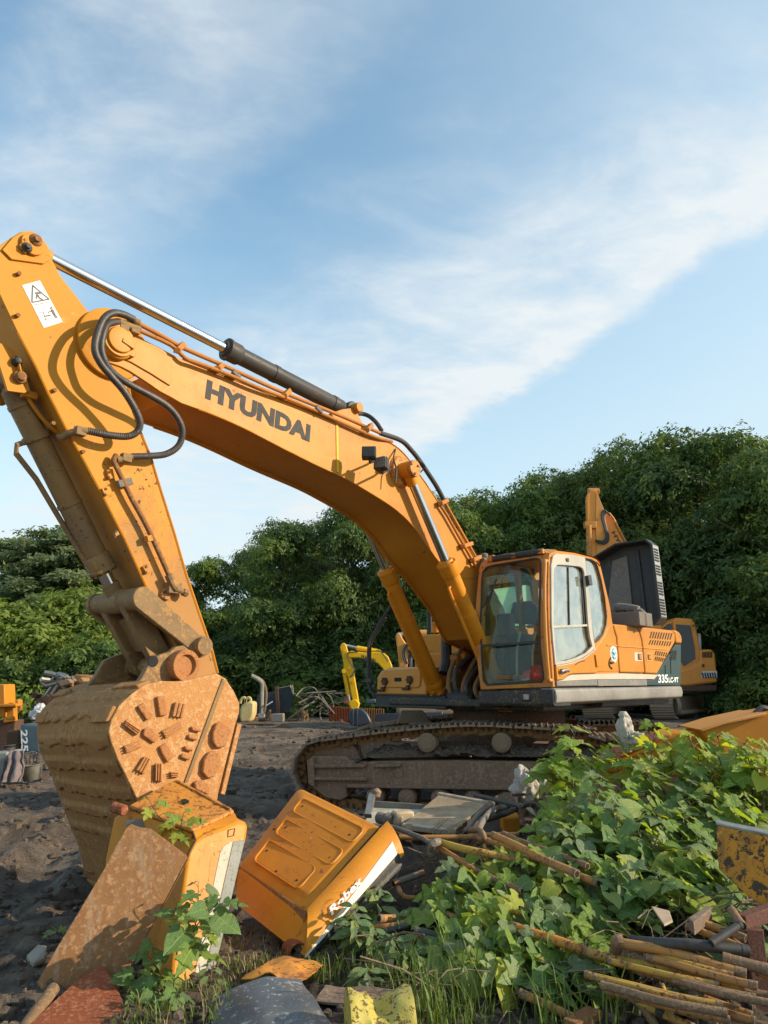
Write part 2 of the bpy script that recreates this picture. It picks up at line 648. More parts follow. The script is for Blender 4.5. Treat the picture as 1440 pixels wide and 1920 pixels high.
M['orange_rust'] = paint('rust_pitted_orange_paint', (0.6, 0.25, 0.04), (0.5, 0.21, 0.05), chips=1.1, dirty=0.45, rusty=0.5, sc=2.2, rust=(0.2, 0.075, 0.025))
M['yellow'] = paint('yellow_paint', (0.72, 0.42, 0.012), (0.66, 0.37, 0.012), chips=0.1, dirty=0.1)
M['rodchrome'] = plain('chrome_rod', (0.62, 0.63, 0.65), 0.16, 1.0, 30, 0.08, 0.0003)
M['blackpaint'] = paint('black_cylinder_paint', (0.045, 0.044, 0.043), (0.065, 0.06, 0.055), rust=(0.14, 0.055, 0.025), chips=0.55, dirty=0.3, dirt=(0.1, 0.085, 0.07))
M['rubber'] = plain('black_rubber', (0.03, 0.029, 0.028), 0.55, 0, 60, 0.4)
M['hose'] = plain('hose_guard', (0.062, 0.052, 0.045), 0.5, 0, 50, 0.4)
M['dark'] = plain('dark_void', (0.012, 0.012, 0.012), 0.9)
M['steel'] = plain('bare_steel', (0.3, 0.28, 0.25), 0.42, 0.75, 25, 0.3)
M['beam'] = paint('scuffed_grey_beam', (0.30, 0.28, 0.25), (0.2, 0.185, 0.165), chips=0.5, dirty=0.45, dirt=(0.13, 0.11, 0.09), rust=(0.42, 0.38, 0.32), rough=0.4, sc=2.0)
M['skirt'] = paint('scuffed_black_skirt', (0.035, 0.036, 0.038), (0.055, 0.05, 0.045), chips=0.9, dirty=0.5, dirt=(0.16, 0.12, 0.06), rust=(0.26, 0.17, 0.07), sc=2.0)
M['green'] = paint('dark_green_counterweight', (0.022, 0.05, 0.05), (0.03, 0.058, 0.057), chips=0.1, dirty=0.2, dirt=(0.09, 0.09, 0.08))
M['silver'] = paint('silver_stripe', (0.56, 0.5, 0.4), (0.46, 0.41, 0.33), chips=0.35, dirty=0.25, dirt=(0.3, 0.26, 0.2))
M['greystripe'] = paint('worn_grey_stripe', (0.17, 0.165, 0.15), (0.25, 0.235, 0.2), chips=0.6, dirty=0.4, dirt=(0.3, 0.26, 0.2), sc=2)
M['letter'] = plain('grey_lettering', (0.05, 0.047, 0.043), 0.8, 0, 20, 0.15)
M['white'] = plain('white_print', (0.78, 0.78, 0.76), 0.5, 0, 20, 0.06)
M['black'] = plain('black_print', (0.03, 0.03, 0.03), 0.5)
M['sticker'] = plain('white_sticker', (0.66, 0.65, 0.62), 0.4, 0, 8, 0.1)
M['rust_arm'] = rusty('grimy_link_steel', [(0.26, 0.165, 0.075), (0.16, 0.1, 0.055), (0.38, 0.21, 0.07)], 0.7)
M['bucketrust'] = rusty('bucket_shell_rust', [(0.38, 0.185, 0.062), (0.28, 0.13, 0.048), (0.45, 0.235, 0.085), (0.36, 0.22, 0.105)], 0.85, 1.0, 0.012)
M['cheek'] = rusty('bucket_side_rust', [(0.52, 0.255, 0.09), (0.42, 0.18, 0.058), (0.6, 0.36, 0.17), (0.5, 0.29, 0.14)], 0.85, 1.5, 0.02)
M['wear'] = rusty('wear_block_rust', [(0.4, 0.165, 0.055), (0.45, 0.22, 0.09), (0.32, 0.11, 0.035)], 0.75, 2.0, 0.012)
M['rust'] = rusty('brown_rust', [(0.26, 0.12, 0.045), (0.19, 0.085, 0.035), (0.36, 0.19, 0.08)], 0.85, 1.5)
M['redrust'] = rusty('red_rust', [(0.27, 0.075, 0.03), (0.2, 0.055, 0.025), (0.38, 0.16, 0.08)], 0.75, 2.0)
M['darkrust'] = rusty('dark_rust', [(0.1, 0.055, 0.035), (0.07, 0.04, 0.028), (0.15, 0.085, 0.05)], 0.85, 2)
M['track'] = rusty('muddy_track_steel', [(0.27, 0.2, 0.135), (0.18, 0.13, 0.09), (0.36, 0.27, 0.19)], 0.85, 2, 0.01)
M['link'] = rusty('rusty_link_steel', [(0.26, 0.14, 0.05), (0.17, 0.09, 0.04), (0.32, 0.2, 0.09)], 0.75, 2)
M['tframe'] = rusty('track_frame_steel', [(0.24, 0.16, 0.105), (0.165, 0.11, 0.075), (0.31, 0.215, 0.145), (0.34, 0.24, 0.165)], 0.75, 1.2, 0.006)
M['mudpack'] = rusty('packed_mud', [(0.13, 0.1, 0.075), (0.09, 0.07, 0.053), (0.19, 0.15, 0.115)], 0.95, 3, 0.03)
M['glass_front'] = glass('windscreen_glass', (0.8, 0.9, 0.84), 0.0, filmamt=0.03)
M['glass_side'] = glass('side_window_glass', (0.6, 0.68, 0.62), 0.42, rough=0.04, filmamt=0.45, film=(0.62, 0.64, 0.56))
M['hood'] = paint('charcoal_hood_lining', (0.04, 0.04, 0.041), (0.06, 0.055, 0.05), chips=0.2, dirty=0.35, dirt=(0.12, 0.1, 0.085))
M['foam'] = rusty('grubby_foam', [(0.2, 0.17, 0.145), (0.11, 0.095, 0.08), (0.3, 0.26, 0.22)], 0.95, 3)
M['seat'] = plain('seat_cloth', (0.06, 0.065, 0.07), 0.9, 0, 60, 0.3)
M['redplastic'] = plain('red_plastic', (0.6, 0.02, 0.025), 0.35, 0, 30, 0.25)
M['bluegrey'] = plain('blue_grey_paint', (0.09, 0.1, 0.15), 0.5, 0, 6, 0.3)
# ================================================================== GROUND
import numpy as np


def ground_h(x, y):
    """height of the yard: ruts, clods and the rubbish mound at the right front"""
    n = noise.noise
    h = 0.07 * n(V((x * 0.35, y * 0.35, 0.0)))
    fall = 1.0 if y < 14 else max(0.35, 14.0 / y)
    h += fall * 0.07 * n(V((x * 1.3, y * 1.9, 5.0)))
    d = n(V((x * 2.4, y * 3.0, 14.0)))
    h += fall * 0.06 * max(0.0, d) ** 0.7 * (1 if y > 5.5 or x < -1.2 else .3)
    c = n(V((x * 4.3, y * 5.2, 9.0)))
    h += fall * 0.055 * (abs(c) * 1.6 - 0.35)
    h += fall * 0.032 * n(V((x * 11.0, y * 11.0, 3.0)))
    # wheel and track ruts across the yard
    r = sin((y * 0.55 + x * 0.12 + 0.8 * n(V((x * .2, y * .2, 2)))) * 3.0)
    h += 0.045 * r * (1 if 7 < y < 30 else 0.3)
    # deep wheel ruts running past the bucket
    for rx, sl in ((-3.3, -.22), (-2.1, -.2), (-5.6, -.3), (-.9, -.02)):
        q = (x - rx - sl * (y - 8) + .25 * n(V((y * .4, rx, 1)))) / .3
        if abs(q) < 2.2 and y > 5.2:
            h += fall * (-.09 * math.exp(-q * q) + .05 * math.exp(-(abs(q) - 1.25) ** 2 * 6))
    # mound under the pipes and the saplings
    m = max(0.0, 1 - ((x - 2.9) / 2.3) ** 2 - ((y - 6.0) / 2.0) ** 2)
    h += 0.36 * m ** 0.8 if m > 0 else 0
    m = max(0.0, 1 - ((x - .7) / 1.3) ** 2 - ((y - 6.8) / 1.1) ** 2)
    h += 0.16 * m
    return h - 0.02


def build_ground():
    ys = [-30, -12, -5, -1, 1, 2, 2.6]
    while ys[-1] < 60:
        ys.append(ys[-1] * 1.0108)
    while ys[-1] < 900:
        ys.append(ys[-1] * 1.2)
    NX = 330
    vs, fs = [], []
    for y in ys:
        half = max(9.0, 0.66 * abs(y) + 6.5)
        for i in range(NX + 1):
            t = 2 * i / NX - 1
            x = half * (t * 0.75 + 0.25 * t ** 3)
            z = ground_h(x, y) if -2 < y < 60 else 0.0
            vs.append((x, y, z))
    w = NX + 1
    fs = [(j * w + i, j * w + i + 1, (j + 1) * w + i + 1, (j + 1) * w + i) for j in range(len(ys) - 1) for i in range(NX)]
    me = bpy.data.meshes.new('ground')
    me.from_pydata(vs, [], fs)
    me.shade_smooth()
    m, t, b = mat_new('churned_mud')
    co = objco(t)
    a = t.noise(co, 0.5, 5, 0.6)
    f = t.noise(co, 9, 10, 0.72, 0.3)
    g = t.noise(co, 45, 6, 0.7)
    wet = t.noise(t.scaled(co, (1.2, 2.6, 1)), 1.4, 7, 0.65)
    dry = t.step(t.math('ADD', a, t.math('MULTIPLY', f, 0.6)), 0.68, 1.0)
    col = t.mix(dry, (0.165, 0.118, 0.085), (0.28, 0.215, 0.16))
    col = t.mix(t.math('MULTIPLY', t.step(f, 0.55, 0.8), 0.55), col, (0.25, 0.2, 0.16))
    spk = t.step(t.noise(co, 120, 2, 0.5), 0.72, 0.76)
    col = t.mix(t.math('MULTIPLY', spk, 0.5), col, (0.34, 0.32, 0.29))
    # mossy, littered soil towards the rubbish heap
    x, y, z = t.sep(co)
    near = t.math('MULTIPLY', t.step(x, -1.3, 0.0), t.math('SUBTRACT', 1.0, t.step(y, 7.0, 8.6)))
    col = t.mix(t.math('MULTIPLY', near, 0.55), col, t.mix(t.step(f, .4, .7), (0.03, 0.028, 0.018), (0.11, 0.085, 0.05)))
    dk = t.step(t.math('ADD', t.noise(t.scaled(co, (1.0, 1.8, 1)), .9, 7, .68, .4), t.math('MULTIPLY', f, .25)), .58, .74)
    col = t.mix(t.math('MULTIPLY', dk, .75), col, (.065, .048, .037))
    t.L.new(col, b.inputs['Base Color'])
    ro = t.math('SUBTRACT', 0.92, t.math('MULTIPLY', t.step(wet, 0.52, 0.7), 0.38))
    t.L.new(ro, b.inputs['Roughness'])
    b.inputs['Specular IOR Level'].default_value = 0.4
    h = t.math('ADD', t.math('ADD', f, t.math('MULTIPLY', g, 0.35)), t.math('MULTIPLY', t.noise(co, 3.2, 6, 0.7, 0.5), 1.4))
    bump(t, b, h, 0.13, 1.0)
    me.materials.append(m)
    o = bpy.data.objects.new('ground', me)
    COL.objects.link(o)
    tag(o, kind='structure')
    return o


build_ground()


def gz(x, y):
    return ground_h(x, y)


def grounded(u, v):
    """the point of the yard seen at a pixel"""
    p = on_z(u, v, 0.0)
    for _ in range(5):
        p = on_z(u, v, ground_h(p.x, p.y))
    return p


# loose clods and stones lying on the mud
def rock_rows(r, seed, n=5, m=7, flat=.7):
    rows = []
    for i in range(n):
        t = pi * i / (n - 1)
        rows.append([V((sin(t) * cos(a), sin(t) * sin(a), cos(t) * flat)) * r * (1 + .55 * noise.noise(V((sin(t) * cos(a) * 1.3 + seed * 3.1, sin(t) * sin(a) * 1.3, cos(t) * 1.3 + seed)))) for a in [2 * pi * j / m for j in range(m)]])
    return rows


def scatter_clods():
    random.seed(21)
    mb = MB()
    for k in range(6500):
        y = 3.4 * (34 / 3.4) ** (random.random() ** 1.3)
        x = random.uniform(-0.62, 0.62) * y - .2
        r = random.choice((.012, .014, .018, .024, .032, .05)) * (1 if y < 8 else 1.6)
        if x > -1.4 and y < 5.2:
            r *= .6
        o = V((x, y, gz(x, y) + r * .15))
        rows = rock_rows(r, k, 4, 6)
        mb.loft([[p + o for p in q] for q in rows])
    o = mb.obj('mud_clods', M['mudpack'], None, smooth=40)
    tag(o, kind='stuff')


scatter_clods()
# ================================================================== THE BIG EXCAVATOR
PSI = 0.7116
EX = Frame((1.7643, 10.4717, 0), atan2(-cos(PSI), -sin(PSI)))
exc = empty('excavator', EX.m, None,
            'large orange crawler excavator with long raised boom and rusty bucket resting on the mud', 'excavator')


def P3(pts, y):
    return [V((x, y, z)) for x, z in EX.xz(pts, y)]


def circ(c, r, n=16, a0=0.0, a1=2 * pi):
    return [(c[0] + r * cos(a0 + (a1 - a0) * k / n), c[1] + r * sin(a0 + (a1 - a0) * k / n)) for k in range(n)]


# ---------------------------------------------------------------- boom
BW = 0.36
top_px = [(200, 632), (215, 625), (232, 627), (263, 633), (300, 652), (328, 667), (400, 697), (461, 720), (496, 736), (560, 761),
          (628, 789), (678, 808), (733, 829), (757, 849), (780, 880), (807, 919), (842, 973), (881, 1032), (894, 1055), (945, 1140)]
low_px = [(915, 1200), (887, 1140), (853, 1088), (830, 1062), (807, 1035), (787, 1002), (764, 975), (737, 951), (705, 931), (667, 908),
          (635, 890), (558, 856), (496, 822), (418, 784), (340, 756), (323, 746), (300, 734), (283, 722), (262, 708), (245, 697),
          (228, 688), (205, 680), (192, 667), (187, 652), (192, 638)]
foot_xz = [(0.46, 2.28), (0.33, 2.32), (0.05, 2.3), (-0.05, 2.12), (0.05, 1.95), (0.22, 1.9), (0.36, 1.96)]
def smooth_line(pts, keep=2):
    c_ = [V((p[0], p[1], 0)) for p in pts]
    c_ = catmull(c_, 5)
    for _ in range(14):
        c_ = c_[:keep] + [c_[i] * .5 + (c_[i - 1] + c_[i + 1]) * .25 for i in range(keep, len(c_) - keep)] + c_[-keep:]
    return [(p.x, p.y) for p in c_]


top_sm = top_px[:5] + smooth_line(top_px[5:])
low_sm = smooth_line(low_px[1:15])
low_px = low_px[:1] + low_sm + low_px[15:]
NLOW = len(low_px)
top_px = top_sm
bxz = EX.xz(top_px, BW) + foot_xz + EX.xz(low_px, BW)
mb = MB()
mb.prism(bxz, BW - 0.03, BW)
mb.prism(bxz, -BW, -BW + 0.03)
body = EX.xz(top_px[5:], BW) + foot_xz + EX.xz(low_px[:-9], BW)
mb.prism(inset(body, 0.022), -BW + 0.03, BW - 0.03)
boom = mb.obj('boom', M['orange'], exc, 0.006, smooth=25)
pin_b = V((EX.lat(216, 643, BW).x, 0, EX.lat(216, 643, BW).z))
# cast nose plate laid over the tip, weld strip, seam ring
nose = EX.xz([(207, 634), (232, 634), (263, 641), (300, 660), (322, 672), (318, 724), (300, 713), (283, 702), (262, 690), (245, 680), (228, 673), (209, 666), (198, 654)], BW)
MB().prism(nose, BW, BW + 0.014).obj('nose_plate', M['orange'], boom, 0.005)
sx = EX.xz([(629.5, 795), (633.5, 796), (634.5, 886), (630.5, 885)], BW)
MB().prism(sx, BW, BW + 0.008).obj('weld_seam', M['yellow'], boom, 0.002)
sx = EX.xz([(851, 1082), (896, 1081), (896, 1084), (852, 1085)], BW)
MB().prism(sx, BW, BW + 0.006).obj('weld_seam', M['orange'], boom, 0.002)
mb = MB()
pc = V((pin_b.x, BW, pin_b.z))
ring = V((0, 1, 0))
mb.lathe(pc, pc + ring * 0.1, [(0, 0.15), (0.5, 0.15), (0.6, 0.135), (0.75, 0.135), (0.75, 0.11), (0.95, 0.105), (1.0, 0.06)], 28)
e0, e1 = EX.lat(225, 640, BW + 0.06), EX.lat(247, 655, BW + 0.06)
mb.beam(e0, e1, 0.035, 0.1, (0, 1, 0))
for (u, v) in ((246, 644), (244, 668)):
    p = EX.lat(u, v, BW)
    mb.cyl(p, p + ring * 0.06, 0.022, n=6)
mb.beam(EX.lat(246, 644, BW + 0.03), EX.lat(243, 670, BW + 0.03), 0.05, 0.07, (0, 1, 0))
mb.obj('pin_boss', M['orange'], boom, 0.004)
bl, br, tl = (P3([p], BW)[0] for p in ((384, 747), (580, 829.5), (388.5, 711)))
text_mb('HYUNDAI', bl, br, tl, (0, 1, 0), 0.055, 0.003).obj('lettering', M['letter'], boom, smooth=0)

for pl_ in (top_px[6:-1], low_px[2:-12]):
    for s_ in (1, -1):
        MB().tube([V((x, s_ * (BW + .001), z)) for x, z in EX.xz(pl_, BW)], .009, 6).obj('weld_bead', M['orange'], boom, 0, 60)
# work lamps on the boom side
for (u, v, du, dv, tilt, mat_l) in ((692, 850, 700, 862, 0.15, 'black'), (715, 870, 712, 884, -0.1, 'steel')):
    w = EX.lat(u, v, BW + 0.3)
    R = Matrix.Rotation(0.5 + tilt, 3, 'Z') @ Matrix.Rotation(-0.12, 3, 'Y')
    lamp = MB().box((0, 0, 0), (0.085, 0.15, 0.13), R)
    for k in range(5):
        lamp.box(R @ V((-0.055, -0.06 + 0.03 * k, 0)), (0.03, 0.008, 0.11), R)
    lamp.v = [p + w for p in lamp.v]
    lo = lamp.obj('work_lamp', M['blackpaint'], exc, 0.008)
    ln = MB().box(R @ V((0.046, 0, 0)), (0.012, 0.13, 0.11), R)
    ln.v = [p + w for p in ln.v]
    ln.obj('lens', M['foam'] if mat_l == 'steel' else M['blackpaint'], lo, 0.003)
    b0 = EX.lat(du, dv, BW)
    MB().tube([b0, b0 + V((0, 0.16, 0)), w + V((-0.02, 0, -0.1)), w + V((0, 0, -0.06))], 0.014, 6).obj('bracket', M['black'], lo)
    MB().beam(b0 + V((-.05, 0.006, 0.0)), b0 + V((.05, 0.006, 0.0)), 0.012, 0.1, (0, 1, 0)).obj('bracket', M['orange'], lo)


def hydraulic(name, a, b, r, rod_r, split, pa, mats, gl=0.16, boss_w=0.2, ra=None, rb=None, port=True):
    """a: barrel foot pin, b: rod eye pin; split = share of the length that is barrel"""
    a, b = V(a), V(b)
    L = (b - a).length
    d = (b - a) / L
    g = gl / L
    mb = MB()
    mb.lathe(a + d * r * 0.6, b, [(0, r * 0.7), (0.02, r), (split - g, r), (split - g, r * 1.1), (split - g * 0.9, r * 1.2), (split - 0.3 * g, r * 1.2),
                                  (split - 0.3 * g, r * 1.3), (split - 0.15 * g, r * 1.3), (split - .15 * g, r * 0.95), (split, r * 0.85)], 26)
    for k in range(10):                                    # gland bolts
        x, y, _ = basis(d)
        c = a.lerp(b, split) - d * gl * 0.16 + (x * cos(k * pi / 5) + y * sin(k * pi / 5)) * r * 1.12
        mb.cyl(c, c + d * 0.035, 0.012, n=6)
    ra = ra or r * 1.1
    Y = V((0, 1, 0))
    mb.lathe(a - Y * boss_w / 2, a + Y * boss_w / 2, [(0, ra * .9), (.05, ra), (.95, ra), (1, ra * .9)], 22)
    for t in (0.12, 0.62):
        mb.lathe(a.lerp(b, t * split), a.lerp(b, t * split + 0.018), [(0, r * 1.07), (1, r * 1.07)], 24)
    o = mb.obj(name, mats[0], pa, 0.003)
    MB().lathe(a.lerp(b, split * 0.8), b - d * (rb or r) * 0.8, [(0, rod_r), (1, rod_r)], 22).obj('rod', M['rodchrome'], o)
    rb = rb or r * 1.05
    MB().lathe(b - Y * boss_w / 2, b + Y * boss_w / 2, [(0, rb * .9), (.05, rb), (.95, rb), (1, rb * .9)], 22).cyl(b - d * rb * 1.9, b - d * rb * .5, rod_r * 1.25, rb * 0.8).obj('rod_eye', mats[1], o, 0.003)
    if port:
        x, y, _ = basis(d)
        s = V((0, 0.0, 0)) - (V((0, 0, 1)) - d * d.z).normalized()
        q0, q1 = a.lerp(b, 0.06) + s * r, a.lerp(b, split - 1.3 * g) + s * r
        MB().tube([q0, q0 + s * .05, q0 + s * .06 + d * .1, q1 + s * .06 - d * .1, q1 + s * .05, q1], 0.02, 8).obj('oil_pipe', mats[0], o)
    return o


# boom cylinders: pin through the boom, feet on the turntable
pb = EX.lat(762, 882, 0.46)
for sgn in (1, -1):
    foot = V((0.90, 0.50 * sgn, 1.34))
    topp = V((pb.x, 0.47 * sgn, pb.z))
    hydraulic('boom_cylinder', foot, topp, 0.098, 0.055, 0.625, exc, (M['orange_cyl'], M['orange_cyl']), 0.22, 0.17, 0.13, 0.1)
for sgn in (1, -1):
    mb = MB()
    c = V((pb.x, BW * sgn, pb.z))
    mb.lathe(c, c + V((0, 0.05 * sgn, 0)), [(0, 0.2), (1, 0.17)], 26)
    mb.lathe(c, c + V((0, 0.24 * sgn, 0)), [(0, 0.08), (0.8, 0.08), (0.8, 0.1), (1, 0.1), (1, 0.05)], 22)
    c2 = V((c.x + .02, c.y + .22 * sgn, c.z))
    for k in range(3):
        a = k * 2.09 + .5
        mb.cyl(c2 + V((.07 * cos(a), 0, .07 * sin(a))), c2 + V((.07 * cos(a), 0.04 * sgn, .07 * sin(a))), 0.016, n=6)
    mb.obj('cylinder_pin', M['orange_rust'], exc, 0.004)

# ---------------------------------------------------------------- arm
AW = 0.30
arm_px = [(20, 446), (38, 435), (57, 433), (76, 443), (90, 463), (97, 485), (113, 517), (147, 560), (182, 605), (222, 668), (240, 722), (250, 772),
          (262, 807), (282, 855), (297, 905), (327, 1000), (350, 1080), (377, 1160), (397, 1217), (408, 1262), (412, 1300), (404, 1335), (388, 1343), (372, 1332),
          (362, 1300), (348, 1252), (322, 1195), (297, 1140), (277, 1107), (233, 1010), (187, 920), (157, 863), (127, 810), (90, 737), (67, 687),
          (33, 623), (0, 553), (-25, 510), (-12, 468)]
axz = EX.xz(arm_px, AW)
mb = MB()
mb.prism(axz, AW - 0.025, AW)
mb.prism(axz, -AW, -AW + 0.025)
mb.prism(inset(axz, 0.03), -AW + 0.025, AW - 0.025)
arm = mb.obj('arm', M['orange_arm'], exc, 0.005, smooth=25)
# doubler plate with round boss about the boom pin, ears at the head
mb = MB()
pa = V((pin_b.x, AW, pin_b.z))
mb.lathe(pa, pa + ring * 0.045, [(0, 0.3), (0.8, 0.3), (1, 0.28)], 36)
mb.obj('pin_boss', M['orange_arm'], arm, 0.004)
head = EX.lat(57, 462, AW)
mb = MB()
ear = EX.xz([(2, 470), (22, 447), (40, 436), (58, 435), (75, 445), (88, 464), (93, 488), (80, 496), (50, 492), (20, 488)], AW)
mb.prism(ear, AW, AW + 0.02)
mb.cyl(head, head + ring * 0.05, 0.085, n=24)
for (u, v, r) in ((62, 455, 0.05), (45, 469, 0.04)):
    p = EX.lat(u, v, AW)
    MB().lathe(p, p + ring * 0.07, [(0, r), (0.8, r), (1, r * 0.7)], 14).lathe(p, p + ring * 0.09, [(0, r * .55), (1, r * 0.55)], 6).obj('bolt', M['blackpaint' if r < .045 else 'rust'], arm, .003)
mb.obj('head_ear', M['orange_arm'], arm, 0.004)
MB().slab(P3([(33, 462), (45, 447), (66, 444), (74, 456), (70, 468), (45, 478)], AW + .02), (0, 1, 0), .03).obj('pin_plate', M['orange_rust'], arm, .008)
# bucket cylinder lugs
mb = MB()
lug = EX.xz([(-6, 640), (20, 652), (37, 673), (50, 708), (57, 732), (46, 737), (14, 733), (6, 707), (-5, 673)], 0.2)
for y0 in (0.17, -0.20):
    mb.prism(lug, y0, y0 + 0.03)
    if y0 > 0:
        for (u, v, r) in ((30, 679, .035), (36, 708, .045)):
            p = EX.lat(u, v, 0.2)
            MB().lathe(p, p + ring * 0.06, [(0, r * 1.1), (.5, r * 1.1), (.5, r * .8), (.9, r * .8), (1, r * .5)], 14).obj('bolt', M['blackpaint' if r < .04 else 'rust'], arm, .003)
        mb.beam(EX.lat(29, 672, 0.205), EX.lat(39, 716, .205), 0.012, 0.09, (0, 1, 0))
mb.obj('cylinder_lug', M['orange_arm'], arm, 0.004)
# bright edge weld along the front edge of the side plate
fe = EX.xz(arm_px[27:36], AW)
MB().tube([V((x, AW + 0.002, z)) for x, z in fe], 0.012, 6).obj('weld_seam', M['orange'], arm)
be = EX.xz(arm_px[10:20], AW)
MB().tube([V((x, AW - 0.005, z)) for x, z in be], 0.014, 6).obj('weld_seam', M['orange'], arm)
# warning sticker, printed pictograms
def splate(pts, y, t, name, mat, parent):
    return MB().slab(P3(pts, y), (0, 1, 0), t).obj(name, mat, parent, smooth=0)
stk = splate([(41, 535), (74.5, 526), (117, 604), (82, 615)], AW, 0.003, 'warning_sticker', M['sticker'], arm)
mb = MB()
def stroke(pp, w=0.006):
    q = P3(pp, AW + 0.0035)
    for a, b in zip(q[:-1], q[1:]):
        mb.beam(a, b, w, 0.002, (0, 1, 0)) if False else mb.beam(a, b, 0.002, w, (0, 1, 0)) if False else mb.slab(
            [a + (b - a).cross(V((0, 1, 0))).normalized() * w, b + (b - a).cross(V((0, 1, 0))).normalized() * w,
             b - (b - a).cross(V((0, 1, 0))).normalized() * w, a - (b - a).cross(V((0, 1, 0))).normalized() * w], (0, 1, 0), 0.002)
stroke([(61, 535), (60, 567), (92, 561), (61, 535)], 0.005)
stroke([(66, 550), (76, 549)], 0.008)
stroke([(70, 552), (74, 559), (80, 562)], 0.006)
stroke([(69, 553), (68, 560)], 0.005)
stroke([(62, 572), (90, 567)], 0.002)
stroke([(73, 586), (81, 585), (86, 600), (93, 596)], 0.002)
stroke([(84, 593), (95, 591)], 0.005)
stroke([(95, 576), (97, 579)], 0.011)
stroke([(97, 580), (101, 588)], 0.011)
stroke([(99, 588), (105, 597)], 0.004)
stroke([(101, 587), (108, 596)], 0.004)
stroke([(97, 583), (90, 586)], 0.004)
mb.obj('pictogram', M['black'], stk, smooth=0)
# pressure pipe down the arm, its clamps and end fitting
pipe = [EX.lat(u, v, AW + 0.06) for u, v in ((218, 853), (213, 864), (217, 873), (230, 900), (247, 935), (277, 990), (313, 1070), (321, 1088))]
ap = MB().tube(catmull(pipe, 3), 0.022, 10).obj('oil_pipe', M['rust'], arm)
mb = MB()
f = [EX.lat(u, v, AW + 0.07) for u, v in ((316, 1078), (325, 1098), (331, 1106), (347, 1111))]
mb.tube(f[:3], 0.036, 8).tube(f[1:], 0.024, 8)
mb.cyl(EX.lat(343, 1110, AW + .07), EX.lat(351, 1113, AW + .07), 0.034, n=6)
mb.box(EX.lat(324, 1103, AW + .04), (0.12, .08, .09))
mb.obj('pipe_fitting', M['rust_arm'], ap, 0.004)
mb = MB()
mb.beam(EX.lat(221, 908, AW + .06), EX.lat(247, 902, AW + .06), 0.06, 0.035, (0, 1, 0))
mb.obj('pipe_clamp', M['foam'], ap, 0.006)
mb = MB()
mb.beam(EX.lat(273, 1011, AW + .05), EX.lat(283, 1009, AW + .05), 0.05, 0.06, (0, 1, 0))
mb.obj('pipe_clamp', M['orange_arm'], ap, 0.004)
for pts in ([(187, 917), (202, 911), (208, 926), (194, 932)], [(264, 1063), (276, 1057), (283, 1072), (271, 1077)], [(299, 1113), (306, 1103), (319, 1110), (314, 1126), (300, 1122)],
            [(211, 999), (218, 996), (221, 1003), (214, 1007)], [(197, 882), (208, 880), (212, 897), (201, 900)]):
    o = MB().slab(P3(pts, AW), (0, 1, 0), 0.03).obj('bracket', M['orange_arm'], arm, 0.004)
    c = sum((p for p in P3(pts, AW + .03)), V()) / len(pts)
    for dz in (.02, -.025):
        MB().cyl(c + V((0, -.005, dz)), c + V((0, 0.006, dz)), 0.011, n=8).obj('bolt', M['darkrust'], o)
mb = MB()
for (u, v) in ((100, 733), (33, 515), (31, 593), (97, 795), (153, 848)):
    p = EX.lat(u, v, AW)
    mb.cyl(p, p + ring * 0.035, 0.016, n=8)
mb.obj('stud', M['rust'], arm)

# arm cylinder along the top of the boom
aa = EX.lat(652, 771, 0.0)
ab = EX.lat(52, 464, 0.0)
acyl = hydraulic('arm_cylinder', aa, ab, 0.09, 0.052, 0.475, exc, (M['blackpaint'], M['orange_rust']), 0.2, 0.2, .1, .095, port=False)
mb = MB()
br_px = [(618, 775), (640, 768), (655, 766), (668, 775), (678, 795), (690, 812), (630, 795)]
for y0 in (0.11, -0.14):
    mb.prism(EX.xz(br_px, 0.12), y0, y0 + 0.03)
mb.cyl(aa - ring * 0.2, aa + ring * 0.2, 0.06)
mb.obj('cylinder_bracket', M['orange'], boom, 0.005)

# bucket cylinder in front of the arm
bc0 = EX.lat(14, 711, 0.0)
J = EX.lat(263, 1123, 0.33)
J = V((J.x, 0, J.z))
M['cylgrime'] = paint('grimy_bucket_cylinder', (0.30, 0.17, 0.06), (0.22, 0.14, 0.075), chips=0.9, dirty=0.5, dirt=(0.16, 0.1, 0.055), rust=(0.09, 0.07, 0.055), sc=2)
bcyl = hydraulic('bucket_cylinder', bc0, J, 0.092, 0.056, 0.86, exc, (M['cylgrime'], M['rust_arm']), 0.17, 0.2, .09, .09, port=False)
d = (J - bc0).normalized()
side = V((0, -1, 0))
mb = MB()
c = bc0.lerp(J, 0.2) + V((0, -.02, 0))
mb.lathe(bc0.lerp(J, 0.235), bc0.lerp(J, 0.26), [(0, .108), (1, .108)], 24)
out = EX.lat(48, 850, -0.12) if False else bc0.lerp(J, .25) + d.cross(V((0, 1, 0))).normalized() * -0.14
fw = d.cross(V((0, 1, 0))).normalized()
fw = fw if fw.x > 0 else -fw
mb.tube([bc0.lerp(J, .25), bc0.lerp(J, .25) + fw * .17, bc0.lerp(J, .28) + fw * .19 + V((0, -.03, 0)), bc0.lerp(J, .4) + fw * .13 + V((0, -.05, 0)), bc0.lerp(J, .62) + fw * .1 + V((0, -.05, 0)), bc0.lerp(J, .8) + fw * .1], 0.022, 8)
mb.obj('oil_pipe', M['cylgrime'], bcyl)
mb = MB()
pf = [EX.lat(u, v, 0.12) for u, v in ((52, 742), (58, 755), (78, 783), (100, 805), (112, 812))]
mb.tube(catmull(pf, 4), 0.016, 8)
mb.box(EX.lat(53, 742, .12), (.1, .09, .05))
mb.obj('oil_pipe', M['orange_arm'], bcyl)

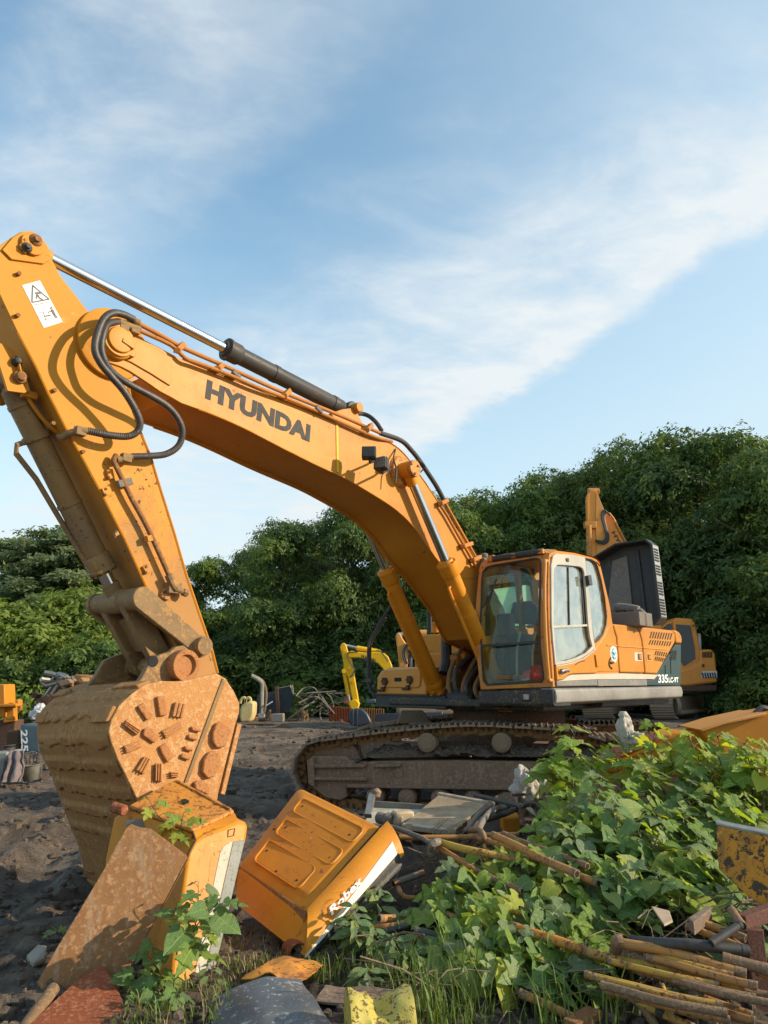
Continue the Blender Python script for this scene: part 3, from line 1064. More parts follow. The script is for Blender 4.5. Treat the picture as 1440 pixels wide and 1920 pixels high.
# ---------------------------------------------------------------- linkage
K = EX.lat(372, 1212, 0.36)
K = V((K.x, 0, K.z))
RG = EX.lat(333, 1248, 0.36)
RG = V((RG.x, 0, RG.z))
def link_plate(a, b, ra, rb, y0, y1):
    ax = V((b.x - a.x, b.z - a.z)).normalized()
    ang = atan2(ax.y, ax.x)
    A = [(a.x + ra * cos(t), a.z + ra * sin(t)) for t in [ang + pi / 2 + pi * k / 10 for k in range(11)]]
    B = [(b.x + rb * cos(t), b.z + rb * sin(t)) for t in [ang - pi / 2 + pi * k / 10 for k in range(11)]]
    return MB().prism(A + B, y0, y1)
jn = MB()
jn.lathe(J + V((0, -.40, 0)), J + V((0, .36, 0)), [(0, .06), (.02, .085), (.28, .085), (.29, .1), (.68, .1), (.69, .09), (.95, .09), (.97, .07), (1, .065)], 24)
jn.obj('link_pin', M['rust_arm'], exc, 0.004)
for y0, y1 in ((0.325, 0.385), (-0.385, -0.325)):
    o = link_plate(J, K, 0.095, 0.075, y0, y1).obj('side_link', M['rust_arm'], exc, 0.008)
    yo = y1 if y0 > 0 else y0
    s = 1 if y0 > 0 else -1
    MB().lathe(V((K.x, AW * s, K.z)), V((K.x, (AW + .16) * s, K.z)), [(0, .1), (.55, .095), (.55, .078), (1, .075), (1, .03)], 20).obj('link_pin', M['rust_arm'], o, 0.004)
mb = MB()
for y0 in (0.12, -0.2):
    m2 = link_plate(J, RG, 0.09, 0.09, y0, y0 + 0.08)
    mb.add(m2.v, m2.f)
mid = J.lerp(RG, 0.5)
mb.beam(J.lerp(RG, .25), J.lerp(RG, .75), 0.3, 0.05, (1, 0, 0))
mb.obj('connecting_link', M['rust_arm'], exc, 0.008)

# ---------------------------------------------------------------- bucket
near_px = [(404, 1263), (380, 1268), (352, 1275), (330, 1278), (300, 1277), (270, 1284), (246, 1300), (222, 1322), (206, 1350), (201, 1372), (205, 1390), (218, 1424), (232, 1452), (248, 1485), (262, 1517), (300, 1603), (347, 1712)]
nxz = EX.xz(near_px, 0.72)
far_px = [(103, 1309), (81, 1329), (72, 1348), (70, 1374), (74, 1403), (91, 1439), (103, 1468), (120, 1516), (134, 1551), (149, 1587), (163, 1650)]
fxz = EX.xz(far_px, -0.72)
lip = fxz[-1]
open_px = [(407, 1485), (439, 1357), (446, 1336), (446, 1318), (436, 1296), (420, 1272)]
oxz = EX.xz(open_px, 0.72)
cheek = nxz[:-1] + [(lip[0] + .03, lip[1] + 0.02), (lip[0] - .12, lip[1] + 0.05)] + oxz
BUCK = [(0.5 * (x + fx), 0.5 * (z + fz)) for (x, z), (fx, fz) in zip(nxz, nxz)]
# shell curve: follows the near cheek edge (slightly inside it) and the far silhouette
def resample(pts, n):
    pts = [V(p) for p in pts]
    L = [0]
    for a, b in zip(pts[:-1], pts[1:]):
        L.append(L[-1] + (b - a).length)
    out = []
    for k in range(n):
        t = L[-1] * k / (n - 1)
        i = max(j for j in range(len(L)) if L[j] <= t + 1e-9)
        i = min(i, len(pts) - 2)
        out.append(tuple(pts[i].lerp(pts[i + 1], (t - L[i]) / max(1e-9, L[i + 1] - L[i]))))
    return out
topx = [(5.62, 1.61), (5.80, 1.60), (5.96, 1.575), (6.08, 1.535)]
shell_far = resample(topx + fxz, 60)
shell_near = resample(topx[:2] + nxz[5:-1] + [lip], 60)
NI, NJ = 230, 72
shell_far, shell_near = resample(topx + fxz, NI), resample(topx[:2] + nxz[5:-1] + [lip], NI)
LEN = sum((V(p) - V(q_)).length for p, q_ in zip(shell_far[:-1], shell_far[1:]))
BANDS = ((.17, .20, .012, 0), (.245, .30, .016, .2), (.325, .365, .022, .5), (.405, .445, .02, .6), (.485, .535, .026, 1), (.575, .625, .026, 1), (.665, .705, .026, 1), (.745, .785, .02, .8))


def shell(i, s):
    f, n = V(shell_far[i]), V(shell_near[i])
    p = f.lerp(n, s)
    return p, -0.72 + 1.44 * s


def band_h(t, s):
    """relief of the shell: worn wear bands with ragged lower lips, gouged between"""
    h = .006 * noise.noise(V((s * 5, t * 9, 2))) + .003 * noise.noise(V((s * 30, t * 12, 5)))
    for a_, b_, d_, rag in BANDS:
        lo = a_ + .006 * noise.noise(V((s * 4, a_ * 40, 1)))
        hi = b_ + (.010 + .012 * rag) * noise.noise(V((s * 11, b_ * 37, 4))) + .006 * rag * noise.noise(V((s * 34, b_ * 31, 8)))
        if lo < t < hi:
            k = min(1, (t - lo) / .014, (hi - t) / .004)
            g_ = .5 + .5 * noise.noise(V((s * 26, t * 5 + a_ * 9, 3)))
            groove = rag * d_ * .75 * max(0, g_ - .42) * 2.0 * max(0, 1 - abs(s - .5) * 1.7)
            h += k * (d_ - groove)
    return h


rows_o, rows_i = [], []
for i in range(NI):
    a, b = V(shell_far[max(0, i - 2)]), V(shell_far[min(NI - 1, i + 2)])
    nr = V((b.y - a.y, -(b.x - a.x))).normalized()
    nr = -nr if (nr.x < 0 and i > 40) or (i <= 40 and nr.y < 0) else nr
    ro_, ri_ = [], []
    for j in range(NJ + 1):
        s_ = j / NJ
        p, y = shell(i, s_)
        fade = min(1, s_ * 14, (1 - s_) * 14)
        q = p + nr * band_h(i / (NI - 1), s_) * (.25 + .75 * fade)
        ro_.append(V((q.x, y, q.y)))
        q = p - nr * .035
        ri_.append(V((q.x, y, q.y)))
    rows_o.append(ro_)
    rows_i.append(ri_)
mb = MB()
mb.loft(rows_o, closed=False)
mb.loft(rows_i[::6] + [rows_i[-1]], closed=False)
bucket = mb.obj('bucket', M['bucketrust'], exc, 0, smooth=28)
for f_, nm in ((1, 'n'), (-1, 'f')):
    y0 = 0.70 if f_ > 0 else -0.74
    pol = cheek if f_ > 0 else (topx + fxz + [(lip[0] - .12, lip[1] + .05)] + oxz)
    MB().prism(pol, y0, y0 + 0.04).obj('cheek_plate', M['cheek'] if f_ > 0 else M['bucketrust'], bucket, 0.006)
# two heel shrouds at the near corner
for pa_, pb_, w in (((201, 1355), (216, 1426), .3), ):
    pass
for (i0, i1, s0, s1) in ((48, 58, .72, 1.0), (76, 86, .8, 1.0), (52, 60, 0.0, .16), (76, 84, 0, .14)):
    L = []
    mb = MB()
    for s in (s0, s1):
        ring4 = []
        for i, o in ((i0, -0.02), (i0, 0.035), (i1, 0.035), (i1, -0.02)):
            a, b = V(shell_far[i - 2]), V(shell_far[i + 2])
            nr = V((b.y - a.y, -(b.x - a.x))).normalized()
            nr = nr if nr.x > 0 else -nr
            p, y = shell(i, s)
            q = p + nr * o
            ring4.append(V((q.x, y, q.y)))
        L.append(ring4)
    mb.loft(L)
    mb.obj('heel_shroud', M['bucketrust'], bucket, 0.01)
# side wear plate, seam, blocks on the near cheek
CY = 0.74
def cp(pts, y0, t, nm, mt, bev=0.006):
    return MB().slab(P3(pts, y0), (0, 1, 0), t).obj(nm, mt, bucket, bev)
cp([(416, 1272), (422, 1276), (352, 1465), (344, 1468)], CY, 0.012, 'weld_seam', M['rust_arm'], .003)
0 and cp([(256, 1322), (290, 1304), (310, 1304), (392, 1336), (344, 1467), (322, 1472), (300, 1476), (262, 1452), (238, 1425), (230, 1395), (232, 1360)], CY, 0.006, 'side_plate', M['cheek'], 0)
blocks = [([(255, 1325), (268, 1317), (286, 1340), (273, 1352)], 1, 0), ([(291, 1306), (308, 1304), (311, 1341), (296, 1343)], 1, 0), ([(326, 1316), (349, 1320), (342, 1346), (320, 1343)], 0, 1),
          ([(235, 1350), (243, 1346), (264, 1368), (256, 1379), (232, 1360)], 0, 1), ([(268, 1366), (277, 1363), (298, 1378), (287, 1394), (265, 1379)], 1, 0),
          ([(302, 1370), (338, 1352), (341, 1366), (310, 1385)], 0, 1), ([(231, 1398), (261, 1386), (264, 1402), (236, 1413)], 0, 1),
          ([(296, 1400), (310, 1392), (324, 1418), (311, 1431), (300, 1412)], 1, 0), ([(270, 1417), (283, 1423), (269, 1452), (253, 1443)], 0, 1),
          ([(290, 1431), (304, 1432), (303, 1466), (289, 1464)], 0, 1), ([(318, 1446), (334, 1447), (334, 1457), (320, 1458)], 0, 1),
          ([(356, 1361), (373, 1366), (374, 1373), (357, 1370)], 1, 0), ([(352, 1376), (368, 1381), (366, 1389), (349, 1384)], 1, 0),
          ([(343, 1398), (361, 1402), (358, 1409), (344, 1406)], 1, 0), ([(339, 1412), (355, 1418), (352, 1426), (336, 1420)], 1, 0),
          ([(402, 1356), (412, 1353), (427, 1362), (428, 1372), (418, 1400), (402, 1402), (394, 1390), (395, 1372)], 2, 0),
          ([(388, 1410), (400, 1407), (410, 1416), (409, 1436), (398, 1456), (384, 1459), (375, 1447), (378, 1424)], 2, 0),
          ([(366, 1463), (382, 1464), (391, 1476), (386, 1490), (362, 1480), (360, 1468)], 2, 0)]
for pts, kind, rib in blocks:
    y0 = CY + 0.004
    cx, cyv = sum(p[0] for p in pts) / len(pts), sum(p[1] for p in pts) / len(pts)
    t = 0.036 if kind == 2 else 0.025
    o = cp(pts, y0, t * (0.7 if rib else 1), 'wear_block', M['wear'] if kind else M['cheek'], 0.01)
    if rib:                                                  # three ribs along the long side
        n = len(pts)
        e = max(range(n), key=lambda i: (V(pts[i]) - V(pts[(i + 1) % n])).length)
        a, b = V(pts[e]), V(pts[(e + 1) % n])
        c_, d_ = V(pts[(e + 2) % n]), V(pts[(e - 1) % n])
        mb = MB()
        for s in (0.1, 0.42, 0.74):
            q = [a.lerp(d_, s), b.lerp(c_, s), b.lerp(c_, s + .18), a.lerp(d_, s + .18)]
            mb.slab(P3([tuple(k) for k in q], y0 + t * .7 - .001), (0, 1, 0), 0.011)
        mb.obj('rib', M['wear'], o, 0.003)
# side cutter along the opening edge
cp([(437, 1356), (445, 1357), (413, 1490), (405, 1487)], 0.66, 0.06, 'side_cutter', M['cheek'], .006)
# ears carrying the pins
ear_px = [(214, 1322), (240, 1297), (262, 1270), (280, 1236), (296, 1228), (315, 1222), (326, 1213), (340, 1210), (352, 1220), (356, 1245), (352, 1272), (385, 1290), (404, 1290), (406, 1340), (330, 1340), (262, 1330)]
for y0 in (0.335, -0.395):
    MB().prism(EX.xz(ear_px, 0.36), y0, y0 + 0.06).obj('ear', M['rust_arm'], bucket, 0.008)
h = EX.lat(287, 1240, 0.395)
MB().cyl(h + V((0, -.01, 0)), h + V((0, 0.003, 0)), 0.045, n=20).obj('pin_hole', M['dark'], bucket)
h = V((RG.x, 0.39, RG.z))
MB().lathe(h, h + ring * 0.1, [(0, .125), (1, .125), (1, .085), (.7, .085), (.7, 0.02)], 28).obj('pin_collar', M['wear'], bucket, 0.005)
MB().cyl(V((RG.x, -.45, RG.z)), V((RG.x, .44, RG.z)), 0.075, n=22).obj('link_pin', M['rust_arm'], bucket)
h = EX.lat(287, 1240, 0.36)
# torque tube, lip and teeth
mb = MB()
mb.beam(V((lip[0] - .02, -.74, lip[1] + .02)), V((lip[0] - .02, .74, lip[1] + .02)), 0.2, 0.05)
mb.obj('lip', M['bucketrust'], bucket, 0.01)
for k in range(5):
    y = -.62 + .31 * k
    MB().loft([[V((lip[0] + .06, y - .06, lip[1] + .1)), V((lip[0] + .06, y + .06, lip[1] + .1)), V((lip[0] - .1, y + .06, lip[1] + .1)), V((lip[0] - .1, y - .06, lip[1] + .1))],
               [V((lip[0] - .16, y - .04, lip[1] - .12)), V((lip[0] - .16, y + .04, lip[1] - .12)), V((lip[0] - .2, y + .04, lip[1] - .12)), V((lip[0] - .2, y - .04, lip[1] - .12))]]).obj('tooth', M['bucketrust'], bucket, 0.01)

# ---------------------------------------------------------------- hoses and pipes
def corr(pts, r, nm, mat, parent, pitch=0.016, n=9):
    c = catmull(pts, 14)
    L = [0]
    for a, b in zip(c[:-1], c[1:]):
        L.append(L[-1] + (b - a).length)
    m = int(L[-1] / (pitch / 2))
    out, i = [], 0
    for k in range(m + 1):
        t = L[-1] * k / m
        while i < len(L) - 2 and L[i + 1] < t:
            i += 1
        out.append(c[i].lerp(c[i + 1], (t - L[i]) / max(1e-9, L[i + 1] - L[i])))
    return MB().tube(out, r, n, rf=lambda t, i: r * (1.0 if i % 2 else 0.84)).obj(nm, mat, parent, smooth=60)
def hose_pts(pp):
    return [EX.lat(u, v, y) for u, v, y in pp]
corr(hose_pts([(250, 599, .40), (232, 590, .46), (212, 587, .52), (195, 598, .56), (183, 625, .58), (178, 655, .58), (188, 680, .58), (208, 705, .58), (232, 733, .57), (252, 765, .55), (262, 790, .53), (258, 808, .5), (240, 818, .47), (205, 816, .44), (165, 808, .4)]), 0.031, 'guarded_hose', M['hose'], exc)
corr(hose_pts([(222, 603, .42), (204, 607, .47), (195, 622, .5), (190, 652, .51), (198, 680, .52), (215, 702, .54), (245, 722, .56), (283, 742, .56), (312, 760, .55), (332, 782, .54), (342, 808, .52), (335, 835, .48), (312, 851, .44), (280, 855, .4), (248, 856, .37)]), 0.030, 'guarded_hose', M['hose'], exc)
mb = MB()
for pp, r in (([(165, 808, .4), (148, 808, .38), (130, 812, .34), (118, 820, .28), (112, 818, .2)], .028), ([(250, 599, .40), (260, 606, .39)], .032), ([(248, 856, .37), (230, 861, .36), (218, 862, .36)], .028), ([(222, 603, .42), (240, 611, .41), (262, 618, .40)], .03)):
    MB().tube(hose_pts(pp), r, 10).obj('hose_fitting', M['rust_arm'], exc, 0.004)
for u, v, y in ((231, 613, .41), (252, 619, .4), (150, 809, .38), (236, 859, .36)):
    p = EX.lat(u, v, y)
    MB().box(p, (.08, .06, .07)).obj('hose_nut', M['rust_arm'], exc, 0.006)
M['pipe_or'] = paint('orange_pipe', (0.5, 0.19, 0.03), (0.4, 0.15, 0.03), chips=0.6, dirty=0.3, sc=2)
t1 = hose_pts([(258, 606, .37), (300, 628, .37), (345, 653, .37), (430, 690, .36), (480, 713, .36), (534, 737, .35), (640, 780, .34), (690, 802, .33), (713, 812, .33)])
t2 = hose_pts([(262, 620, .41), (320, 647, .41), (348, 672, .42), (372, 681, .42), (430, 703, .42), (480, 725, .42), (560, 756, .41), (640, 792, .4), (700, 818, .4), (735, 828, .36)])
boom_pipes = MB().tube(catmull(t1, 3), 0.021, 10).obj('oil_pipe', M['pipe_or'], exc)
MB().tube(catmull(t2, 3), 0.019, 10).obj('oil_pipe', M['pipe_or'], exc)
t3 = hose_pts([(830, 935, .36), (845, 962, .36), (896, 1052, .36)])
t4 = hose_pts([(824, 945, .40), (838, 966, .40), (892, 1062, .40)])
MB().tube(t3, 0.021, 10).obj('oil_pipe', M['pipe_or'], exc)
MB().tube(t4, 0.019, 10).obj('oil_pipe', M['pipe_or'], exc)
MB().tube(catmull(hose_pts([(713, 812, .33), (752, 826, .34), (772, 845, .36), (787, 864, .37), (803, 888, .38), (818, 911, .37), (832, 937, .36)]), 5), 0.03, 10).obj('black_hose', M['rubber'], exc)
MB().tube(catmull(hose_pts([(668, 776, .1), (680, 776, .12), (693, 781, .18), (706, 793, .28), (716, 808, .33)]), 5), 0.026, 10).obj('black_hose', M['rubber'], exc)
MB().tube(catmull(hose_pts([(742, 842, .37), (738, 860, .42), (743, 880, .5), (741, 905, .5)]), 5), 0.01, 6).obj('black_hose', M['rubber'], exc)
MB().tube(catmull(hose_pts([(780, 862, .40), (792, 868, .44), (796, 876, .42), (788, 886, .37)]), 5), 0.009, 6).obj('black_hose', M['rubber'], exc)
for (u0, v0, u1, v1) in ((332, 657, 343, 646), (408, 692, 415, 685), (533, 742, 542, 733), (688, 806, 696, 797), (826, 944, 838, 938), (868, 1024, 884, 1019), (886, 1050, 900, 1044)):
    a, b = EX.lat(u0, v0, .41), EX.lat(u1, v1, .37)
    MB().beam(a, b, 0.05, 0.06, (0, 1, 0)).beam(EX.lat(u0, v0, .36), EX.lat(u0, v0, .43), .06, .05).obj('pipe_clamp', M['pipe_or'], exc, 0.006)
for (u, v) in ((443, 702), (598, 768)):
    a = EX.lat(u, v, .42)
    MB().beam(a + V((.045, 0, .02)), a - V((.045, 0, .02)), 0.045, 0.035, (0, 1, 0)).obj('pipe_clamp', M['foam'], exc, 0.006)
# ================================================================== CAB
LY = 1.45
def interp(z, tab):
    if z <= tab[0][0]:
        return tab[0][1]
    for (a, xa), (b, xb) in zip(tab[:-1], tab[1:]):
        if z <= b:
            return xa + (xb - xa) * (z - a) / (b - a)
    return tab[-1][1]
TL = [(1.3, 1.42), (1.49, 1.43), (1.93, 1.51), (2.22, 1.53), (2.44, 1.49), (3.06, 1.37), (3.2, 1.24)]
TR = [(1.3, 1.38), (1.54, 1.38), (1.93, 1.41), (2.28, 1.41), (2.6, 1.39), (2.99, 1.33), (3.15, 1.27)]
def xf(y, z):
    s = (y - 0.48) / 0.97
    return interp(z, TL) * (1 - s) + interp(z, TR) * s
def front(u, v):
    x = 1.42
    for _ in range(4):
        p = EX.fx(u, v, x)
        x = xf(p.y, p.z)
    return (p.y, p.z)
def fpt(u, v, d=0.0):
    y, z = front(u, v)
    return V((xf(y, z) + d, y, z))
def dens(loop, n=4):
    out = []
    for i in range(len(loop)):
        a, b = V(loop[i]), V(loop[(i + 1) % len(loop)])
        out += [tuple(a.lerp(b, k / n)) for k in range(n)]
    return out

ws_px = [(904, 1085), (906, 1072), (912, 1064), (925, 1060), (1004, 1047), (1011, 1049), (1013.5, 1056), (1012, 1120), (1012, 1204), (1018, 1262), (1018.5, 1272), (1014, 1278), (930, 1283), (913, 1284), (907, 1276), (902.7, 1211), (902.5, 1140)]
fo_px = [(901, 1293), (893, 1226), (888, 1178), (891, 1148), (895, 1100), (898, 1066), (903, 1056), (914, 1048), (960, 1041), (1022, 1033), (1029, 1040), (1029, 1056), (1029, 1166), (1033, 1230), (1037, 1288)]
M['cabframe'] = paint('weathered_cab_frame', (0.6, 0.25, 0.05), (0.5, 0.2, 0.06), chips=0.8, dirty=0.4, dirt=(0.36, 0.22, 0.13), rusty=0.15, sc=1.6)
outer = dens([front(*p) for p in fo_px], 3)
hole = dens([front(*p) for p in ws_px], 3)
cab = MB().holed(outer, [hole], lambda a, b, t: V((xf(a, b) - 0.05 + t, a, b)), 0.05).obj('cab', M['cabframe'], exc, 0.006, smooth=30)

side_px = [(1037, 1288), (1033, 1230), (1029.5, 1166), (1029, 1056), (1031, 1038), (1043, 1032), (1078, 1036.5), (1111, 1045), (1119, 1049), (1125, 1056), (1129, 1070.6), (1136.7, 1103.6), (1144.4, 1136.7), (1148, 1162), (1157, 1210), (1161, 1262), (1161, 1284)]
door_win = [(1034.6, 1075), (1036, 1064), (1042, 1057.5), (1060, 1058.5), (1084, 1061), (1090, 1065), (1093, 1073), (1097, 1120), (1100.7, 1171.7), (1104, 1195), (1109, 1213), (1098, 1225.5), (1078, 1235.5), (1059, 1241), (1039.5, 1243.2), (1036, 1200), (1034, 1170)]
quart = [(1096.5, 1047), (1109, 1049.5), (1116, 1054), (1120, 1062), (1127, 1088), (1133.5, 1121), (1137.3, 1156), (1136.5, 1172), (1131, 1189), (1123, 1199), (1114, 1206), (1108, 1165), (1103, 1120), (1099, 1075)]
EXZ = lambda px: EX.xz(px, LY)
sidexz = EXZ(side_px)
MB().holed(sidexz, [EXZ(door_win), EXZ(quart)], lambda a, b, t: V((a, LY - 0.05 + t, b)), 0.045).obj('side_frame', M['orange'], cab, 0.006)
right_win = EXZ([(1036, 1066), (1042, 1057), (1075, 1060), (1088, 1064), (1100, 1172), (1090, 1180), (1036, 1188)])
q2 = EXZ([(1094, 1050), (1110, 1052), (1124, 1080), (1136, 1150), (1128, 1172), (1107, 1173)])
MB().holed(sidexz, [right_win, q2], lambda a, b, t: V((a, 0.46 + t, b)), 0.045).obj('side_frame', M['cabframe'], cab, 0.006)
# roof, rear wall, floor
roof = EXZ([(1029, 1052), (1030.5, 1038), (1043, 1031), (1078, 1035.5), (1111, 1044), (1119, 1048), (1125, 1055), (1129, 1070)])
inn = inset(roof, -0.0)
ro = MB()
rows = []
for k in range(9):
    s = k / 8
    y = 0.45 + s * 1.01
    crown = 0.035 * (1 - (2 * s - 1) ** 4)
    rows.append([V((x, y, z + crown)) for x, z in roof[1:-1]])
ro.loft(rows, closed=False)
lowr = [[p - V((0, 0, 0.05)) for p in r] for r in rows]
ro.loft(lowr, closed=False)
ro.obj('roof', M['orange'], cab, smooth=40)
xr = EXZ([(1149, 1168)])[0][0]
MB().holed([(0.48, 1.5), (1.42, 1.5), (1.42, 3.0), (0.48, 3.0)], [[(0.58, 2.3), (1.32, 2.3), (1.32, 2.9), (0.58, 2.9)]], lambda a, b, t: V((0.02 - t, a, b)), 0.04).obj('rear_wall', M['cabframe'], cab)
MB().box((0.72, 0.965, 1.52), (1.3, 0.92, 0.04)).obj('floor', M['seat'], cab)
# glass
MB().loft([[V((xf(y, z) - 0.025, y, z)) for y, z in hole], [V((xf(y, z) - 0.021, y, z)) for y, z in hole]]).obj('windscreen', M['glass_front'], cab, smooth=60)
MB().prism(EXZ(door_win), LY - 0.028, LY - 0.024).obj('door_window', M['glass_side'], cab, smooth=0)
MB().prism(EXZ(quart), LY - 0.028, LY - 0.024).obj('quarter_window', M['glass_side'], cab, smooth=0)
MB().prism(right_win, 0.478, 0.482).obj('side_window', M['glass_front'], cab, smooth=0)
M['mint'] = plain('mint_sky_glow', (.42, .62, .52), .4, 0, 4, .12)  # pale mint colour painted in for the bright sky patch inside the cab
_t = NT(M['mint'].node_tree)
_tr = _t.n('ShaderNodeBsdfTranslucent', Color=(.75, .95, .85))
_mx = _t.n('ShaderNodeMixShader', Fac=.75)
_t.L.new(_t.N['Principled BSDF'].outputs[0], _mx.inputs[1])
_t.L.new(_tr.outputs[0], _mx.inputs[2])
_t.L.new(_mx.outputs[0], _t.N['Material Output'].inputs['Surface'])
RW = lambda pts, x: [EX.fx(u, v, x) for u, v in pts]
MB().slab(RW([(924, 1105), (986, 1097), (993, 1099), (998, 1126), (1001, 1172), (925, 1176)], .035), (1, 0, 0), .004).obj('sky_glow_pane', M['mint'], cab, 0, 0)  # pane added in the outline of that bright patch
MB().slab(RW([(918, 1172), (919, 1142), (926, 1129), (934, 1128), (940, 1136), (947, 1170)], .3), (1, 0, 0), .12).obj('seat_back', M['seat'], cab, .03, seg=3)
MB().slab(RW([(966, 1130), (999, 1127), (1012, 1138), (1012, 1172), (968, 1170), (965, 1150)], .25), (1, 0, 0), .1).obj('seat_back', M['bluegrey'], cab, .03, seg=3)
# rubber seals, divider
lp = [V((xf(y, z), y, z)) for y, z in hole]
MB().tube(lp + [lp[0]], 0.013, 6).obj('seal', M['rubber'], cab)
for px in (door_win, quart):
    lp = [V((x, LY, z)) for x, z in EXZ(px)]
    MB().tube(lp + [lp[0]], 0.011, 6).obj('seal', M['rubber'], cab)
MB().beam(fpt(902.7, 1211, .0), fpt(1012, 1203.5, .0), 0.03, 0.035, (1, 0, 0)).obj('window_bar', M['rubber'], cab)
# door: grey window surround, orange lower panel, divider, sliding pane edge, handle
ring_px = [(1038, 1247), (1033.5, 1200), (1031, 1166), (1030.5, 1060), (1034, 1043), (1040, 1038.5), (1070, 1040.5), (1094, 1045), (1102, 1120), (1108, 1180), (1113, 1215), (1105.6, 1222.5), (1088, 1234.5), (1068, 1242.5), (1050, 1246)]
dw = EXZ(door_win)
M['doorgrey'] = paint('faded_grey_door_frame', (0.4, 0.37, 0.31), (0.5, 0.46, 0.38), chips=0.4, dirty=0.4, dirt=(0.3, 0.25, 0.19), sc=2)
door = MB().holed(EXZ(ring_px), [inset(dw, 0.012)], lambda a, b, t: V((a, LY - 0.004 + t, b)), 0.028).obj('door', M['doorgrey'], cab, 0.005)
pan = [(1038.5, 1248.5), (1050, 1248), (1068, 1244.5), (1088, 1236.5), (1105.6, 1224.5), (1113.5, 1217), (1115.5, 1238), (1117, 1262), (1070, 1263.5), (1061, 1266), (1052, 1274), (1040.5, 1275.7)]
dp = MB().prism(EXZ(pan), LY - 0.004, LY + 0.03).obj('door_panel', M['orange'], door, 0.01)
MB().prism(EXZ([(1038.3, 1247), (1050, 1246.3), (1068, 1242.8), (1088, 1235), (1105, 1223), (1113, 1215.5), (1113.3, 1217.5), (1106, 1224.5), (1088, 1237), (1068, 1244.8), (1050, 1248.3), (1038.4, 1249)]), LY + .024, LY + 0.034).obj('trim', M['silver'], door, 0.003)
MB().prism(EXZ([(1033.5, 1173.5), (1101, 1170.5), (1101.3, 1174.5), (1033.6, 1178)]), LY - 0.03, LY + 0.012).obj('window_bar', M['doorgrey'], door, 0.004)
MB().prism(EXZ([(1066.8, 1063), (1067.8, 1063), (1070.3, 1172), (1069.3, 1172)]), LY - 0.03, LY - 0.008).obj('pane_edge', M['rubber'], door)
MB().prism(EXZ([(1088, 1062), (1093, 1070), (1102, 1172), (1097, 1172), (1091.5, 1085)]), LY - 0.035, LY - 0.012).obj('pane_edge', M['rubber'], door, 0.004)
hd = MB()
hx = EXZ([(1042, 1252), (1059, 1251), (1060, 1258), (1055, 1267), (1046, 1269), (1043, 1262)])
hd.prism(hx, LY + 0.028, LY + 0.036)
hdo = hd.obj('handle', M['orange_pale'], door, 0.004)
hx2 = EXZ([(1044, 1254), (1056, 1253), (1057.5, 1257), (1053, 1264), (1046, 1266)])
MB().prism(hx2, LY + .034, LY + .039).obj('handle_recess', M['black'], hdo)
MB().tube([V((x, LY + .055, z)) for x, z in EXZ([(1044, 1259.5), (1049, 1257), (1055, 1256.5), (1058, 1258)])], 0.022, 8).obj('handle_grip', M['steel'], hdo, 0.003)
MB().prism(EXZ([(1093.5, 1080), (1099.5, 1079), (1102.5, 1098), (1096, 1099)]), LY, LY + .07).obj('hinge', M['rubber'], door, 0.008)
MB().prism(EXZ([(1110, 1228), (1114.5, 1227), (1118, 1249), (1113, 1251)]), LY, LY + .05).obj('hinge', M['orange'], door, 0.006)
MB().prism(EXZ([(1057, 1047), (1062, 1047), (1062.5, 1054), (1058, 1053)]), LY + .02, LY + .035).obj('badge', M['blackpaint'], door, 0.003)
# scrape on the door panel
MB().tube([V((x, LY + .031, z)) for x, z in EXZ([(1074, 1247), (1080, 1242), (1086, 1240), (1092, 1239)])], 0.006, 5).obj('scrape', M['darkrust'], door)
# lower stripes along the body
MB().prism(EXZ([(1041, 1277), (1053, 1275), (1062, 1267.5), (1070, 1265), (1117, 1263.5), (1162, 1262.5), (1209.6, 1264), (1232, 1265), (1224, 1273.5), (1209, 1273.3), (1117, 1273.5), (1041, 1277.3)]), LY - .02, LY + .02).obj('silver_stripe', M['silver'], exc, 0.004)
for (a, b) in ((1041, 1117), (1118, 1210)):
    MB().prism(EXZ([(a, 1277.6 if a < 1100 else 1274), (b, 1274), (b + .7, 1285.4), (a + .5, 1286.5)]), LY - .02, LY + .022).obj('grey_stripe', M['greystripe'], exc, 0.006)
# grab rail beside the door, sun bar on the roof, wiper, mirror arm
gr = [V((xf(1.43, p.z) + 0.05, 1.43, p.z)) for p in (EX.lat(u, v, 1.43) for u, v in ((1027, 1053), (1026, 1065), (1025, 1110), (1027, 1170), (1031, 1230), (1034, 1265), (1037, 1275)))]
gr = [gr[0] - V((.06, 0, 0))] + gr + [gr[-1] - V((.06, 0, 0))]
MB().tube(catmull(gr, 4), 0.022, 10).obj('grab_rail', M['orange_pale'], cab)
a, b = fpt(925, 1049, .02), fpt(1021, 1034, .02)
MB().cyl(a, b, 0.042, n=16).obj('sun_bar', M['blackpaint'], cab, 0.01)
mb = MB()
for (u, v) in ((922, 1050), (966, 1043), (1017, 1035), (925, 1046)):
    mb.box(fpt(u, v, .02), (.08, .07, .06))
mb.obj('bracket', M['orange_rust'], cab, 0.01)
mb = MB()
mb.tube([fpt(933, 1086, .03), fpt(926, 1110, .035), (fpt(911, 1155, .03))], 0.012, 6)
mb.tube([fpt(907, 1140, .03), fpt(919, 1123, .05), fpt(926, 1110, .05)], 0.008, 6)
mb.obj('wiper', M['black'], cab)
mb = MB()
mb.tube(catmull([fpt(891, 1153, .03), fpt(898, 1154, .06), fpt(896, 1166, .07), fpt(890, 1182, .07), fpt(888, 1190, .03)], 4), 0.011, 6)
mb.obj('wiper', M['black'], cab)
MB().box(fpt(1020, 1115, .015), (.01, .035, .14)).obj('sticker', M['sticker'], cab)
